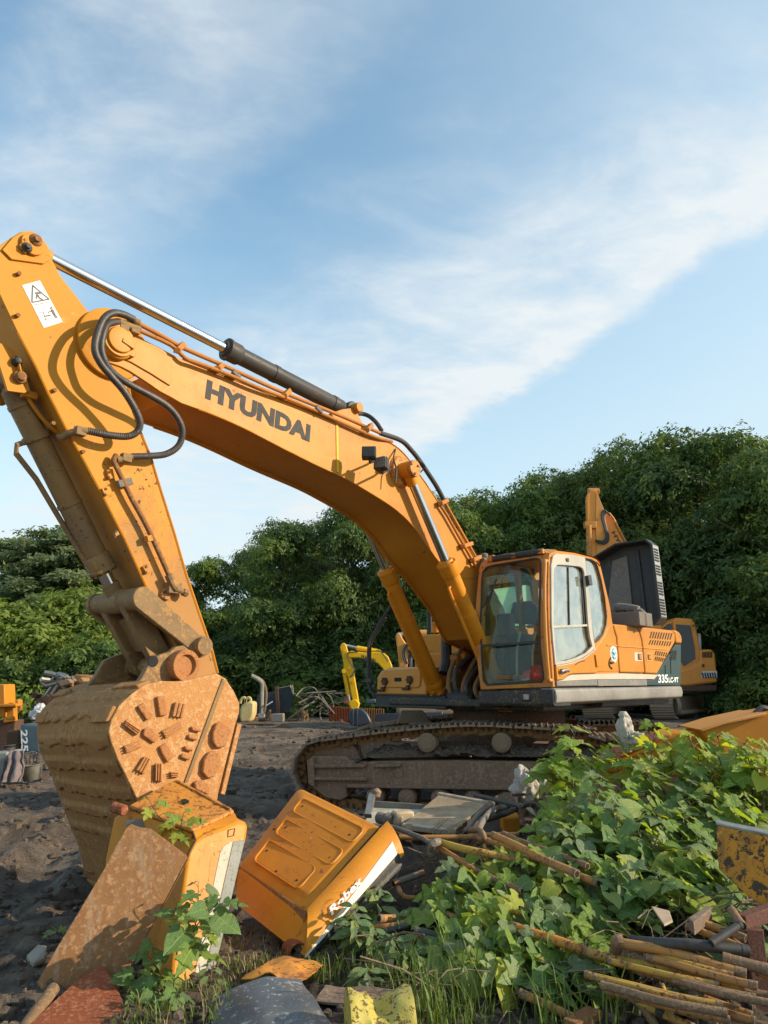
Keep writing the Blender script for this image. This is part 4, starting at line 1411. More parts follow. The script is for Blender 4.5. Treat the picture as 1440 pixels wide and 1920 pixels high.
MB().box(V((1.05, 0.36, 3.12)), (.22, .14, .16)).cyl((1.05, .36, 3.2), (1.05, .36, 3.27), .05).obj('roof_lamp', M['foam'], cab, 0.02)
# inside: seat, consoles, levers, wheel column, a heap of odds and ends, red bag
mb = MB()
mb.box((0.48, 0.98, 2.02), (0.52, 0.5, 0.14)).box((0.2, 0.98, 2.2), (0.13, 0.5, 0.35), Matrix.Rotation(-0.12, 3, 'Y')).box((.48, .98, 1.75), (.4, .38, .4))
mb.obj('seat', M['seat'], cab, 0.05, seg=3)
mb = MB()
for y in (0.66, 1.3):
    mb.box((0.62, y, 1.95), (0.6, 0.16, 0.5)).tube([V((0.85, y, 2.2)), V((0.88, y, 2.34)), V((0.87, y, 2.42))], 0.02, 8)
    mb.lathe((0.87, y, 2.42), (.87, y, 2.53), [(0, .02), (.4, .035), (1, .02)], 10)
mb.obj('console', M['rubber'], cab, 0.03)
mb = MB()
for y in (0.86, 1.08):
    mb.tube([V((1.18, y, 1.55)), V((1.16, y, 1.95)), V((1.1, y + .02, 2.2))], 0.018, 8).box((1.26, y, 1.62), (.2, .12, .03))
mb.obj('pedal_lever', M['steel'], cab, 0.005)
mb = MB()
for k in range(10):
    mb.box((random.uniform(.95, 1.3), random.uniform(.55, 1.3), 1.6 + random.random() * .1), (random.uniform(.08, .3), random.uniform(.08, .3), .05), Matrix.Rotation(random.random() * 3, 3, 'Z'))
mb.obj('clutter', M['rust'], cab, 0.01)
mb = MB().box((1.0, 0.62, 2.3), (.14, .2, .3)).box((1.05, .56, 1.85), (.1, .1, .5)).obj('monitor', M['rubber'], cab, .03)
bag = empty('plastic_bag', exc.matrix_basis @ V((1.26, 1.24, 1.58)), None, 'crumpled red plastic bag lying inside the windscreen of the large excavator', 'bag')
mb = MB()
for k in range(3):
    c, r = V((0, 0, 0.085)) + V(((0, 0, 0), (.02, -.17, -.02), (.0, -.06, .05))[k]), (.135, .09, .085)[k]
    rows = []
    for i in range(9):
        t = pi * i / 8
        rows.append([c + V((sin(t) * cos(a), sin(t) * sin(a), cos(t) * .8)) * r * (1 + .25 * noise.noise(V((cos(a) * 2, sin(a) * 2, t * 2 + k)) * 2)) for a in [2 * pi * j / 14 for j in range(14)]])
    mb.loft(rows)
mb.v = [EX.m.to_3x3() @ p for p in mb.v]
mb.obj('bag_body', M['redplastic'], bag, smooth=50)

# ================================================================== UPPER BODY
zt = EX.lat(1195, 1173.6, LY).z
hs = EXZ([(1120, 1272), (1115, 1216), (1131, 1192), (1138, 1176), (1148, 1169.5), (1195, 1174.5), (1261, 1182.5), (1268, 1186), (1265, 1206), (1226, 1272)])
MB().prism(hs, -1.35, 1.40).obj('engine_housing', M['orange'], exc, 0.02)
p1 = [(1118, 1261.5), (1114.5, 1217), (1125, 1203), (1133, 1191), (1139, 1178), (1146, 1169), (1149, 1176), (1156, 1195), (1157.3, 1211), (1161.5, 1261)]
p2 = [(1148, 1169.5), (1194, 1174.3), (1199, 1186), (1203.2, 1201), (1209, 1261.7), (1162.7, 1261), (1158.5, 1210), (1157.3, 1195), (1151, 1175)]
p3 = [(1195.5, 1174.5), (1261, 1182), (1266, 1188), (1265.5, 1205), (1232.5, 1263.5), (1210.5, 1262.5), (1204.6, 1201), (1200, 1184)]
panels = []
for px in (p1, p2, p3):
    panels.append(MB().prism(EXZ(px), LY - 0.06, LY).obj('side_door', M['orange'], exc, 0.022, seg=3))
MB().prism(EXZ([(1137, 1208.6), (1157, 1210.2), (1157.2, 1212), (1137, 1210.6)]), LY - .01, LY + .012).obj('crease', M['orange_pale'], panels[0], .003)
MB().prism(EXZ([(1159, 1210.6), (1203, 1213.5), (1203.3, 1215.4), (1159, 1212.4)]), LY - .01, LY + .012).obj('crease', M['orange_pale'], panels[1], .003)
MB().prism(EXZ([(1206, 1214), (1251, 1217.5), (1250.5, 1219), (1206, 1215.8)]), LY - .01, LY + .012).obj('crease', M['orange_pale'], panels[2], .003)
cap = EXZ([(1259, 1181), (1268, 1182), (1273, 1185.5), (1276, 1191), (1277.6, 1197), (1277.6, 1207), (1266.5, 1206), (1265, 1190)])
MB().prism(cap, -1.3, LY + 0.012).obj('rear_cap', M['orange'], exc, 0.03, seg=3)
# louvres: slanting slots with a lip each
def slots(x0, x1, y0, y1, n, lean, pane):
    for k in range(n):
        u = x0 + (x1 - x0) * k / (n - 1)
        v = y0 + (k / (n - 1)) * 3.0
        w = 2.0
        h_ = y1 - y0
        MB().prism(EXZ([(u, v), (u + w, v + .1), (u + w - lean, v + h_), (u - lean, v + h_)]), LY - .01, LY + .0035).obj('louvre', M['dark'], pane)
slots(1221, 1258.5, 1184.5, 1196.5, 9, 3.6, panels[2])
slots(1219, 1256.5, 1199.8, 1208.5, 9, 3.0, panels[2])
slots(1229.5, 1249, 1220.3, 1228.2, 6, 2.6, panels[2])
slots(1229, 1246, 1231, 1238.3, 6, 2.4, panels[2])
for (u0, v0, u1, v1, pn, mt) in ((1189, 1223, 1204, 1239.5, 1, 'silver'), (1195, 1225.5, 1202, 1237, 1, 'darkrust'), (1197, 1227, 1201.5, 1235.5, 1, 'orange'), (1211.5, 1224, 1222.5, 1240, 2, 'orange_pale'), (1213.5, 1227, 1220, 1237, 2, 'darkrust'), (1215, 1228.5, 1219, 1235.5, 2, 'orange')):
    dpt = {'silver': .004, 'orange_pale': .004, 'darkrust': .008, 'orange': .014}[mt]
    MB().prism(EXZ([(u0, v0), (u1, v0 + .5), (u1 + .5, v1 + .3), (u0 + .5, v1)]), LY - .005, LY + dpt).obj('latch', M[mt], panels[pn], .002)
c = EX.lat(1150.5, 1226, LY)
MB().lathe(c, c + V((0, .004, 0)), [(0, .115), (1, .115)], 28).obj('round_sticker', M['sticker'], panels[0])
MB().lathe(c, c + V((0, .006, 0)), [(0, .08), (1, .08)], 24).obj('round_sticker', plain('teal_print', (.12, .4, .45), .5, 0, 8), panels[0])
MB().tube([V((x, LY + .006, z)) for x, z in EXZ([(1153, 1219), (1148, 1223), (1152, 1228), (1149, 1233)])], 0.02, 5).obj('round_sticker', M['white'], panels[0])
MB().tube(catmull([V((x, LY + .003, z)) for x, z in EXZ([(1144.5, 1233), (1141.5, 1241), (1142, 1248), (1147, 1254)])], 4), 0.012, 5).obj('lock_flap', M['darkrust'], panels[0])
MB().prism(EXZ([(1143, 1241), (1150, 1240), (1149.5, 1244), (1145, 1245)]), LY, LY + .02).obj('lock', M['darkrust'], panels[0], .004)
# counterweight with number, rounded tail
cw = EXZ([(1267, 1208.5), (1277.6, 1208), (1277, 1286), (1211, 1285.6), (1211, 1274.8), (1225, 1274.5)])
cwo = MB().prism(cw, -1.4, LY - .003).obj('counterweight', M['green'], exc, 0.015)
xa = EX.lat(1277, 1285, LY).x
tail = [(xa + .15, 1.42), (xa - .12, 1.36)] + [(xa - .12 - .33 * sin(a), 1.36 * cos(a)) for a in [pi * k / 18 for k in range(1, 18)]] + [(xa - .12, -1.36), (xa + .15, -1.42)]
MB().prism_z(tail, 1.33, EX.lat(1279, 1207, LY).z).obj('tail', M['green'], cwo, 0.06, seg=3)
bl, br, tl = (V((x, LY, z)) for x, z in EXZ([(1234.2, 1280.6), (1252.6, 1280.2), (1233.6, 1264.6)]))
text_mb('335', bl, br, tl, (0, 1, 0), .03, .002).obj('number', M['white'], cwo, smooth=0)
bl, br, tl = (V((x, LY, z)) for x, z in EXZ([(1253.6, 1280.2), (1272, 1279.8), (1253.3, 1269.8)]))
text_mb('LC-9T', bl, br, tl, (0, 1, 0), .03, .002).obj('number', M['white'], cwo, smooth=0)
mb = MB()
for i in range(4):
    for j in range(4):
        p = EX.lat(1258 + i * 3.2 - j * .5, 1222 + j * 4.2, LY - .003)
        mb.cyl(p, p + V((0, .004, 0)), 0.028, n=8)
mb.obj('vent_hole', M['dark'], cwo)
for u in (1237, 1247, 1257):
    pts = EXZ([(u, 1262 - (u - 1237) * 1.5), (u + .8, 1262 - (u - 1237) * 1.5), (u + 1.5, 1263), (u + .5, 1263)])
    if pts[0][1] - pts[2][1] > .05:
        MB().prism(pts, LY - .01, LY + .004).obj('groove', M['dark'], cwo)
# side sill beam and front skirt
z0, z1 = 1.325, 1.515
xa, xb = -2.93, 1.40
prof = [(1.30, z0 + .02), (1.42, z0), (1.485, z0 + .03), (1.50, z0 + .09), (1.49, z1 - .02), (1.46, z1), (1.30, z1)]
mb = MB()
mb.loft([[V((xa, y * (0.97), z)) for y, z in prof], [V((xa + .12, y, z)) for y, z in prof], [V((xb, y, z)) for y, z in prof]])
mb.obj('side_sill', M['beam'], exc, 0.012)
mb = MB()
mb.loft([[V((1.0, y, z)) for y, z in ((0.44, 1.3), (1.47, 1.31), (1.47, 1.505), (.44, 1.485))], [V((1.40, y, z)) for y, z in ((0.44, 1.3), (1.47, 1.31), (1.47, 1.505), (.44, 1.485))], [V((1.43, y, z)) for y, z in ((0.45, 1.33), (1.46, 1.34), (1.46, 1.49), (.45, 1.47))]])
sk = mb.obj('front_skirt', M['skirt'], exc, 0.01)
p = EX.fx(987, 1307, 1.43)
MB().box(p, (.03, .13, .1)).obj('socket', M['black'], sk, .02)
MB().box(p + V((.015, 0.005, 0)), (.015, .075, .07)).obj('lamp', M['steel'], sk, .008)
MB().box((-.9, -.05, 1.29), (3.8, 2.3, 0.12)).box((0.7, -.3, 1.32), (.9, 1.9, .1)).box((-1.5, .1, 1.7), (2.5, 2.4, .9)).obj('deck_frame', M['skirt'], exc, 0.02)
MB().cyl((0, 0, 0.98), (0, 0, 1.22), 0.78, n=40).obj('swing_ring', M['darkrust'], exc)
# right-hand toolbox with lid, its black ledge, tank behind with cap
X1 = 1.10
F1 = lambda u, v: (EX.fx(u, v, X1).y, EX.fx(u, v, X1).z)
ya, yb = F1(706, 1300)[0], F1(799, 1298)[0]
zb, ztp = 1.41, 1.79
rows = []
for k in range(12):
    y = ya + (yb - ya) * k / 11
    e = 0.05 * max(0, 1 - k / 1.5) + 0.0 * k
    rows.append([V((x, y, z)) for x, z in ((0.25, zb), (X1, zb), (X1, zb + .06), (X1 - .01, ztp - .14), (X1 - .05 - e, ztp - .04 - e * .3), (X1 - .16 - e, ztp - e * .5), (.25, ztp + .01))])
tb = MB().loft(rows).obj('toolbox', M['orange_pale'], exc, 0.02, seg=3)
lid = [F1(u, v) for u, v in ((712, 1289), (716, 1262), (722, 1256), (785, 1253), (790, 1258), (789, 1285), (784, 1290))]
MB().prism_x(lid, X1 - .02, X1 + .016).obj('lid', M['orange_pale'], tb, 0.014, seg=3)
for (u, v) in ((723.5, 1277.5), (770, 1274.5)):
    c = V((X1 + .014, *F1(u, v)))
    mb = MB().lathe(c, c + V((.035, 0, 0)), [(0, .055), (.5, .055), (1, .03)], 14)
    for k in range(6):
        a = k * pi / 3
        mb.box(c + V((.02, .042 * cos(a), .042 * sin(a))), (.04, .024, .024))
    mb.obj('lid_knob', M['darkrust'], tb, .004)
    c2 = V((X1 + .01, *F1(u - 8, v + 17)))
    MB().box(c2, (.05, .13, .035)).beam(c2 + V((.02, .04, .02)), c + V((.0, .02, -.05)), .02, .02).box(c2 + V((.02, 0.05, .025)), (.05, .05, .05)).obj('latch', M['darkrust'], tb, .006)
c = V((X1 + .016, *F1(747.5, 1274.2)))
MB().box(c, (.012, .13, .055)).obj('handle_slot', M['dark'], tb, .02)
MB().box((.65, -0.9, 1.315), (.95, 1.25, .17)).box((1.0, -0.95, 1.40), (.28, 1.2, .02)).obj('ledge', M['blackpaint'], exc, .02)
tk = EX.fx(776, 1197, 0.15)
MB().box((-.35, (tk.y - .55) / 2, 1.85), (1.0, abs(tk.y + .55), .9)).obj('fuel_tank', M['orange'], exc, .03, seg=3)
c = EX.fx(817, 1186, -.3)
MB().lathe(c, c + V((0, 0, .16)), [(0, .07), (.9, .07), (.95, .075), (1, .05)], 16).obj('filler_cap', M['orange'], exc, .004)
mb = MB()
for u in (804, 808):
    c = EX.fx(u, 1186, -.1)
    mb.tube([c, c + V((0, 0, .62))], .018, 8)
mb.obj('antenna', M['black'], exc)
F2 = lambda pp, x: [EX.fx(u, v, x) for u, v in pp]
mb = MB().tube(catmull(F2([(704, 1308), (695, 1296), (690, 1276), (690, 1240), (691, 1212), (697, 1194), (722, 1152), (743, 1119), (756, 1100), (768, 1088), (785, 1082), (800, 1083), (812, 1092)], 1.12), 4), .019, 10)
mb.tube(catmull(F2([(707, 1308), (698, 1294), (694, 1276), (694, 1240), (695, 1214), (700, 1198), (724, 1158)], 1.08), 4), .015, 8)
mb.beam(*F2([(685, 1276), (697, 1276)], 1.12), .05, .05)
mb.obj('handrail', M['blackpaint'], exc)
# boom foot bracket, swivel drum, hoses in the well between boom and cab
mb = MB()
for y in (.41, -.41):
    mb.prism([(-.3, 1.3), (1.08, 1.3), (1.1, 1.42), (.95, 1.5), (.6, 1.75), (.42, 2.25), (.2, 2.36), (-.05, 2.25)], y - .025, y + .025)
mb.cyl((.2, -.46, 2.1), (.2, .46, 2.1), .08)
mb.obj('boom_bracket', M['orange_rust'], exc, .006)
MB().box((.0, -.02, 1.72), (.5, .7, .7)).obj('valve_cover', M['bluegrey'], exc, .04)
mb = MB()
for x in (.95, .78):
    mb.lathe((x, -.32, 1.36), (x, .1, 1.36), [(0, .12), (.1, .15), (.9, .15), (1, .12)], 22)
mb.obj('hose_drum', M['blackpaint'], exc, .01)
random.seed(5)
for k in range(7):
    y = -.3 + .1 * k
    r = random.uniform(.022, .034)
    pts = [V((.62 + random.uniform(-.1, .1), y, 2.0 + random.uniform(-.15, .1))), V((.85 + random.uniform(-.1, .15), y + .02, 1.75)), V((.98 + random.uniform(-.05, .15), y + .05, 1.5)), V((.9, y + .08, 1.33)), V((.55, y + .1, 1.3))]
    MB().tube(catmull(pts, 6), r, 8).obj('black_hose', M['hose'] if k % 2 else M['rust_arm'], exc)
mb = MB().tube(catmull([V((.5, -.5, 2.35)), V((.75, -.46, 2.38)), V((.85, -.44, 2.2)), V((.86, -.44, 1.9)), V((.95, -.42, 1.7))], 5), .075, 10)
mb.obj('hose_guard', M['rubber'], exc)
MB().box((.75, -.34, 1.88), (.25, .18, .14)).box((.78, .2, 1.93), (.22, .16, .12)).cyl((.7, -.5, 1.92), (.7, -.2, 1.92), .07).obj('pipe_block', M['orange_rust'], exc, .02)
# raised bonnet: a tray stood on its rear edge, lined in charcoal, vent strips down its rim
yl, yr = -0.45, 1.22
zlo, zhi = 2.5, 3.93
hx = -2.72
op = [(yl, zlo), (yr - .02, zlo), (yr + .07, zlo + .1), (yr + .03, zhi - .1), (yr - .07, zhi), (0.62, zhi - .01), (0.2, zhi - .2), (yl, zhi - .3)]
opi = [(y, z) for y, z in inset(op, .05)]
op2 = [(y * .97 + .0, z) for y, z in inset(op, .05)]
mb = MB()
n = len(op)
def lay(P, x):
    return [V((x, y, z)) for y, z in P]
mb.loft([lay(inset(op, .06), hx - .33), lay(op, hx - .28), lay(op, hx + .0), lay(inset(op, .02), hx + .01), lay(inset(op, .035), hx), lay(inset(op, .05), hx - .26)], cap=False)
mb.loft([lay(inset(op, .05), hx - .26), lay(inset(op, .06), hx - .27)])
mb.loft([lay(inset(op, .06), hx - .33), lay(inset(op, .07), hx - .325)])
bon = mb.obj('bonnet', M['hood'], exc, smooth=30)
M['rim'] = paint('pale_bonnet_rim', (0.33, 0.34, 0.33), (0.25, 0.26, 0.25), chips=.3, dirty=.35)
rim = MB().loft([[V((hx - .27, yr + .068, zlo + .12)), V((hx - .01, yr + .073, zlo + .12)), V((hx - .01, yr + .033, zhi - .11)), V((hx - .27, yr + .03, zhi - .11))],
                 [V((hx - .27, yr + .076, zlo + .12)), V((hx - .01, yr + .081, zlo + .12)), V((hx - .01, yr + .041, zhi - .11)), V((hx - .27, yr + .038, zhi - .11))]]).obj('rim_plate', M['rim'], bon, .003)
for k in range(24):
    if k in (6, 12, 13, 18):
        continue
    t = (k + .5) / 24
    z = zlo + .14 + (zhi - zlo - .3) * t
    y = yr + .082 - .04 * t
    MB().box((hx - .12, y, z), (.2, .012, .028)).obj('vent_slot', M['dark'], rim)
MB().loft([[V((hx - .255, y, z)) for y, z in ((.25, 2.62), (.75, 2.6), (.72, 3.72), (.45, 3.66))], [V((hx - .23, y, z)) for y, z in ((.25, 2.62), (.75, 2.6), (.72, 3.72), (.45, 3.66))]]).obj('foam_pad', M['foam'], bon, .01)
MB().beam((hx - .25, .95, 2.6), (hx - .25, .9, 3.8), .06, .04, (1, 0, 0)).obj('stiffener', M['hood'], bon, .01)
# engine top showing beside the open bonnet
E1 = lambda u, v: EX.fx(u, v, -1.25)
mb = MB()
mb.tube([E1(1150, 1176), E1(1151, 1148), E1(1156, 1139), E1(1164, 1141)], .065, 12)
mb.tube([E1(1156, 1139), E1(1180, 1141), E1(1198, 1145)], .07, 12)
mb.tube([E1(1198, 1146), E1(1206, 1152), E1(1208, 1176)], .06, 12)
mb.box(E1(1180, 1163), (.5, .5, .2))
mb.obj('engine_shroud', M['foam'], exc, .03, smooth=50)
mb = MB()
for k in range(9):
    p = E1(1166 + k * 4, 1152 + (k % 3) * 3)
    mb.lathe(p, p + V((.12, .03, .05)), [(0, .03), (.5, .035), (1, .02)], 8)
mb.obj('engine_part', M['darkrust'], exc, .01)
MB().box((-1.6, .4, 2.35), (1.6, 1.6, .25)).obj('engine', M['darkrust'], exc, .03)

# ================================================================== UNDERCARRIAGE
TH = radians(12)
UC = Frame((1.70, 10.47, 0), atan2(sin(TH), -cos(TH)))
UM = EX.i @ UC.m
def upart(o):
    o.matrix_basis = UM
    return o
upart(MB().box((0, 0, .72), (1.5, 1.5, .5)).box((.75, 0, .68), (.5, 2.2, .32), Matrix.Rotation(.12, 3, 'Z')).box((-.75, 0, .68), (.5, 2.2, .32), Matrix.Rotation(-.12, 3, 'Z')).obj('car_body', M['tframe'], exc, .03))
NY = 1.34
pathpx = [(549, 1470), (543, 1450), (545, 1430), (554, 1411), (566, 1397), (582, 1387), (610, 1381.5), (650, 1376), (720, 1367), (800, 1359), (880, 1354.5), (960, 1357), (1040, 1361.5), (1100, 1366)]
up = [UC.lat(u, v, NY + .3) for u, v in pathpx]
up = [(p.x, p.z) for p in up]
xl = max(p[0] for p in up)
chain = []
low = [(xl - .05, .42), (xl - .16, .22), (xl - .4, .045), (xl - .7, .015), (1.0, .0), (0, .0), (-1.0, .0), (-1.75, .01), (-2.05, .05), (-2.3, .17), (-2.5, .38), (-2.58, .58), (-2.52, .78), (-2.36, .93), (-2.1, 1.0), (-1.5, .985), (-.9, .985)]
loop = low[::1]
full = up + [(-.9, .985)] if False else None
pts = [p for p in up]                       # from the front idler up and back along the top
last = pts[-1]
rest = [(-.6, 1.0), (-1.2, .985), (-1.9, 1.0), (-2.2, .98), (-2.42, .87), (-2.55, .7), (-2.58, .52), (-2.5, .32), (-2.3, .13), (-2.0, .03), (-1.4, 0), (-.5, 0), (.5, 0), (1.4, 0.0), (1.9, .02), (xl - .35, .08), (xl - .15, .22), (xl - .05, .38)]
rest = [p for p in rest if p[0] < last[0] - .15 or p[1] < .9]
loop = pts + rest
cl = catmull([V((p[0], p[1], 0)) for p in loop + [loop[0]]], 8)
L = [0]
for a, b in zip(cl[:-1], cl[1:]):
    L.append(L[-1] + (b - a).length)
NSH = 52
shoe_m = MB()
W = .6
shoe_m.box((0, 0, -.012), (.2, W, .024))
for dx in (-.075, 0, .075):
    shoe_m.loft([[V((dx - .014, -W / 2, 0)), V((dx + .014, -W / 2, 0)), V((dx + .008, -W / 2, .026)), V((dx - .008, -W / 2, .026))], [V((dx - .014, W / 2, 0)), V((dx + .014, W / 2, 0)), V((dx + .008, W / 2, .026)), V((dx - .008, W / 2, .026))]])
shoe_me = shoe_m.mesh('shoe', M['track'], 30)
link_m = MB()
for s in (1, -1):
    link_m.prism([(-.105, -.135), (-.02, -.135), (.0, -.12), (.1, -.12), (.105, -.03), (.09, -.022), (-.09, -.022), (-.11, -.04)], s * .11 - .02, s * .11 + .02)
link_m.cyl((.085, -.16, -.08), (.085, .16, -.08), .03, n=10)
link_me = link_m.mesh('link', M['link'], 30)
bolt_m = MB()
for dx in (-.04, .03):
    bolt_m.box((dx, .131, -.055), (.035, .006, .055)).cyl((dx, .13, -.035), (dx, .15, -.035), .016, n=6)
bolt_me = bolt_m.mesh('bolt', M['darkrust'], 30)
mud_near = None
for sgn in (1, -1):
    trk = upart(empty('track', None, exc))
    if sgn < 0:
        trk.matrix_basis = UM @ Matrix.Translation((-.0, 0, 0))
    i = 0
    for k in range(NSH):
        t = L[-1] * k / NSH
        while i < len(L) - 2 and L[i + 1] < t:
            i += 1
        p = cl[i].lerp(cl[i + 1], (t - L[i]) / max(1e-9, L[i + 1] - L[i]))
        d = (cl[i + 1] - cl[i]).normalized()
        ang = atan2(d.y, d.x)
        # outward normal is to the left of travel direction reversed: path runs counter to x on top
        xd = V((d.x, 0, d.y))
        zd = V((d.y, 0, -d.x))
        Y = zd.cross(xd)
        jr = random.uniform(-.02, .02)
        m = Matrix(((xd.x, Y.x, zd.x, p.x - zd.x * .026), (0, Y.y, 0, NY * sgn), (xd.z, Y.z, zd.z, p.y - zd.z * .026), (0, 0, 0, 1)))
        for me, nm in ((shoe_me, 'shoe'), (link_me, 'link'), (bolt_me, 'bolt')):
            if nm == 'bolt' and sgn < 0:
                continue
            o = bpy.data.objects.new(nm, me)
            COL.objects.link(o)
            o.parent = trk
            o.matrix_basis = m @ Matrix.Rotation(jr, 4, 'Y') if nm == 'shoe' else m @ Matrix.Scale(-1 if Y.y < 0 else 1, 4, (0, 1, 0))
    # frame
    f0, f1 = NY * sgn - .22, NY * sgn + .22
    fpx = [(579, 1421), (586, 1417), (650, 1416), (655, 1424), (692, 1428), (700, 1427), (850, 1425), (1000, 1427), (1180, 1431)]
    top = EXu = [(p.x, p.z) for p in (UC.lat(u, v, NY + .2) for u, v in fpx)]
    bot = [(p.x, p.z) for p in (UC.lat(u, v, NY + .2) for u, v in ((1180, 1488), (950, 1482), (650, 1477), (652, 1494), (640, 1501), (612, 1497), (588, 1478)))]
    pol = top + [(-2.0, top[-1][1]), (-2.0, bot[0][1])] + bot
    fr = upart(MB().prism(pol, f0, f1).obj('track_frame', M['tframe'], exc, .02))
    if sgn > 0:
        for rb in ([(590, 1432.5), (688, 1432.5), (685, 1439), (590, 1439.5)], [(590, 1456), (690, 1457), (688, 1464), (590, 1463)], [(703, 1432), (752, 1432), (750, 1438), (702, 1439)], [(576, 1425), (589, 1420), (590, 1476), (579, 1470)]):
            pp = [(p.x, p.z) for p in (UC.lat(u, v, NY + .26) for u, v in rb)]
            MB().prism(pp, f1 - .01, f1 + .06).obj('rib', M['tframe'], fr, .008)
        pp = [(p.x, p.z) for p in (UC.lat(u, v, NY + .27) for u, v in ((652, 1470), (1180, 1477), (1180, 1485), (650, 1477)))]
        MB().prism(pp, f1 - .01, f1 + .05).obj('rail', M['tframe'], fr, .008)
        h = UC.lat(747, 1448, f1)
        h.y = f1
        MB().lathe(h, h + V((0, .004, 0)), [(0, .052), (1, .052)], 20).obj('hole', M['dark'], fr)
        MB().lathe(h, h + V((0, .012, 0)), [(0, .068), (1, .062), (1, .052)], 20).obj('hole_rim', M['tframe'], fr)
    # rollers
    rl = MB().lathe((0, -.26, 0), (0, .26, 0), [(0, .06), (.04, .1), (.12, .115), (.3, .115), (.32, .09), (.68, .09), (.7, .115), (.88, .115), (.96, .1), (1, .06)], 20).box((0, .19, .02), (.13, .06, .16)).mesh('track_roller', M['tframe'])
    for k in range(9):
        o = bpy.data.objects.new('track_roller', rl)
        COL.objects.link(o)
        o.parent = exc
        o.matrix_basis = UM @ Matrix.Translation((1.52 - k * .40, NY * sgn, .225))
    cr = MB().lathe((0, -.22, 0), (0, .3, 0), [(0, .05), (.05, .09), (.5, .09), (.52, .12), (.62, .12), (.64, .085), (.75, .085), (.77, .115), (.97, .115), (1, .1)], 24).lathe((0, .295, 0), (0, .31, 0), [(0, .085), (1, .08)], 20).mesh('carrier_roller', rusty('clay_roller', [(.26, .19, .12), (.19, .135, .085), (.31, .235, .155)], .85, 4, .012))
    for (u, v) in ((800, 1393), (940, 1393)):
        p = UC.lat(u, v, NY + .3)
        o = bpy.data.objects.new('carrier_roller', cr)
        COL.objects.link(o)
        o.parent = exc
        o.matrix_basis = UM @ Matrix.Translation((p.x, NY * sgn, p.z))
    idl = MB().lathe((xl - .47, NY * sgn - .1, .53), (xl - .47, NY * sgn + .1, .53), [(0, .1), (.0, .3), (.1, .32), (.1, .40), (.35, .40), (.36, .34), (.64, .34), (.65, .4), (.9, .4), (.9, .32), (1, .3), (1, .1)], 36).cyl((xl - .47, NY * sgn - .2, .53), (xl - .47, NY * sgn + .2, .53), .1)
    upart(idl.obj('idler', M['tframe'], exc, .006))
    spr = MB().lathe((-2.05, NY * sgn - .2, .53), (-2.05, NY * sgn + .24, .53), [(0, .3), (.4, .3), (.4, .4), (.6, .4), (.6, .28), (1, .25), (1, .05)], 30)
    upart(spr.obj('sprocket', M['tframe'], exc, .01))
# earth packed between frame and upper chain
zt_ = UC.lat(800, 1425, NY + .2).z
def mudf(s, t):
    x = 1.75 - 3.4 * s
    y = NY - .24 + .5 * t
    n1 = noise.noise(V((x * 2.2, y * 2, 1.3))) + .6 * noise.noise(V((x * 7, y * 7, 2))) + .45 * noise.noise(V((x * 17, y * 17, 3)))
    hgt = .20 + .09 * n1
    prof = sin(pi * min(1, .12 + .8 * (1 - t))) ** .6
    edge = min(1, s * 12, (1 - s) * 8)
    return V((x, y + .05 * noise.noise(V((x * 9, t * 9, 7))), zt_ - .03 + max(0, hgt) * prof * edge))
mo = upart(MB().grid(mudf, 170, 26).obj('mud', M['mudpack'], exc, smooth=25))
mo['kind'] = 'stuff'
def lump(c, r, seed, n=7, m=10, flat=.7):
    rows = []
    for i in range(n):
        t = pi * i / (n - 1)
        rows.append([V(c) + V((sin(t) * cos(a), sin(t) * sin(a), cos(t) * flat)) * r * (1 + .5 * noise.noise(V((sin(t) * cos(a) * 1.3 + seed * 3.1, sin(t) * sin(a) * 1.3, cos(t) * 1.3 + seed)))) for a in [2 * pi * j / m for j in range(m)]])
    return rows
mb = MB()
random.seed(8)
for k in range(240):
    s, t = random.random(), random.uniform(.45, .98)
    mb.loft(lump(mudf(s, t), random.uniform(.012, .04), k, 5, 7))
for k in range(700):
    u = random.uniform(575, 1120)
    p = UC.lat(u, 1370, NY + .3)
    j = min(range(len(up)), key=lambda i: abs(up[i][0] - p.x))
    mb.loft(lump((p.x, NY + random.uniform(-.25, .28), up[j][1] - .012), random.uniform(.012, .03), k, 5, 7, .5))
o = upart(mb.obj('mud_clods', M['mudpack'], exc, smooth=40))
o['kind'] = 'stuff'
# mud-caked lump on the car body leg towards the far track
p = EX.i @ at_y(778, 1345, 11.9)
mb = MB()
q = lambda u, v, Y: EX.i @ at_y(u, v, Y)
mb.loft([[q(744, 1357, 11.6), q(812, 1357, 11.6), q(792, 1331, 11.6), q(752, 1331, 11.6)], [q(744, 1357, 12.2), q(812, 1357, 12.2), q(792, 1331, 12.2), q(752, 1331, 12.2)]])
mb.obj('track_guard', M['track'], exc, .02)
# ================================================================== TREES
rng = np.random.default_rng(11)


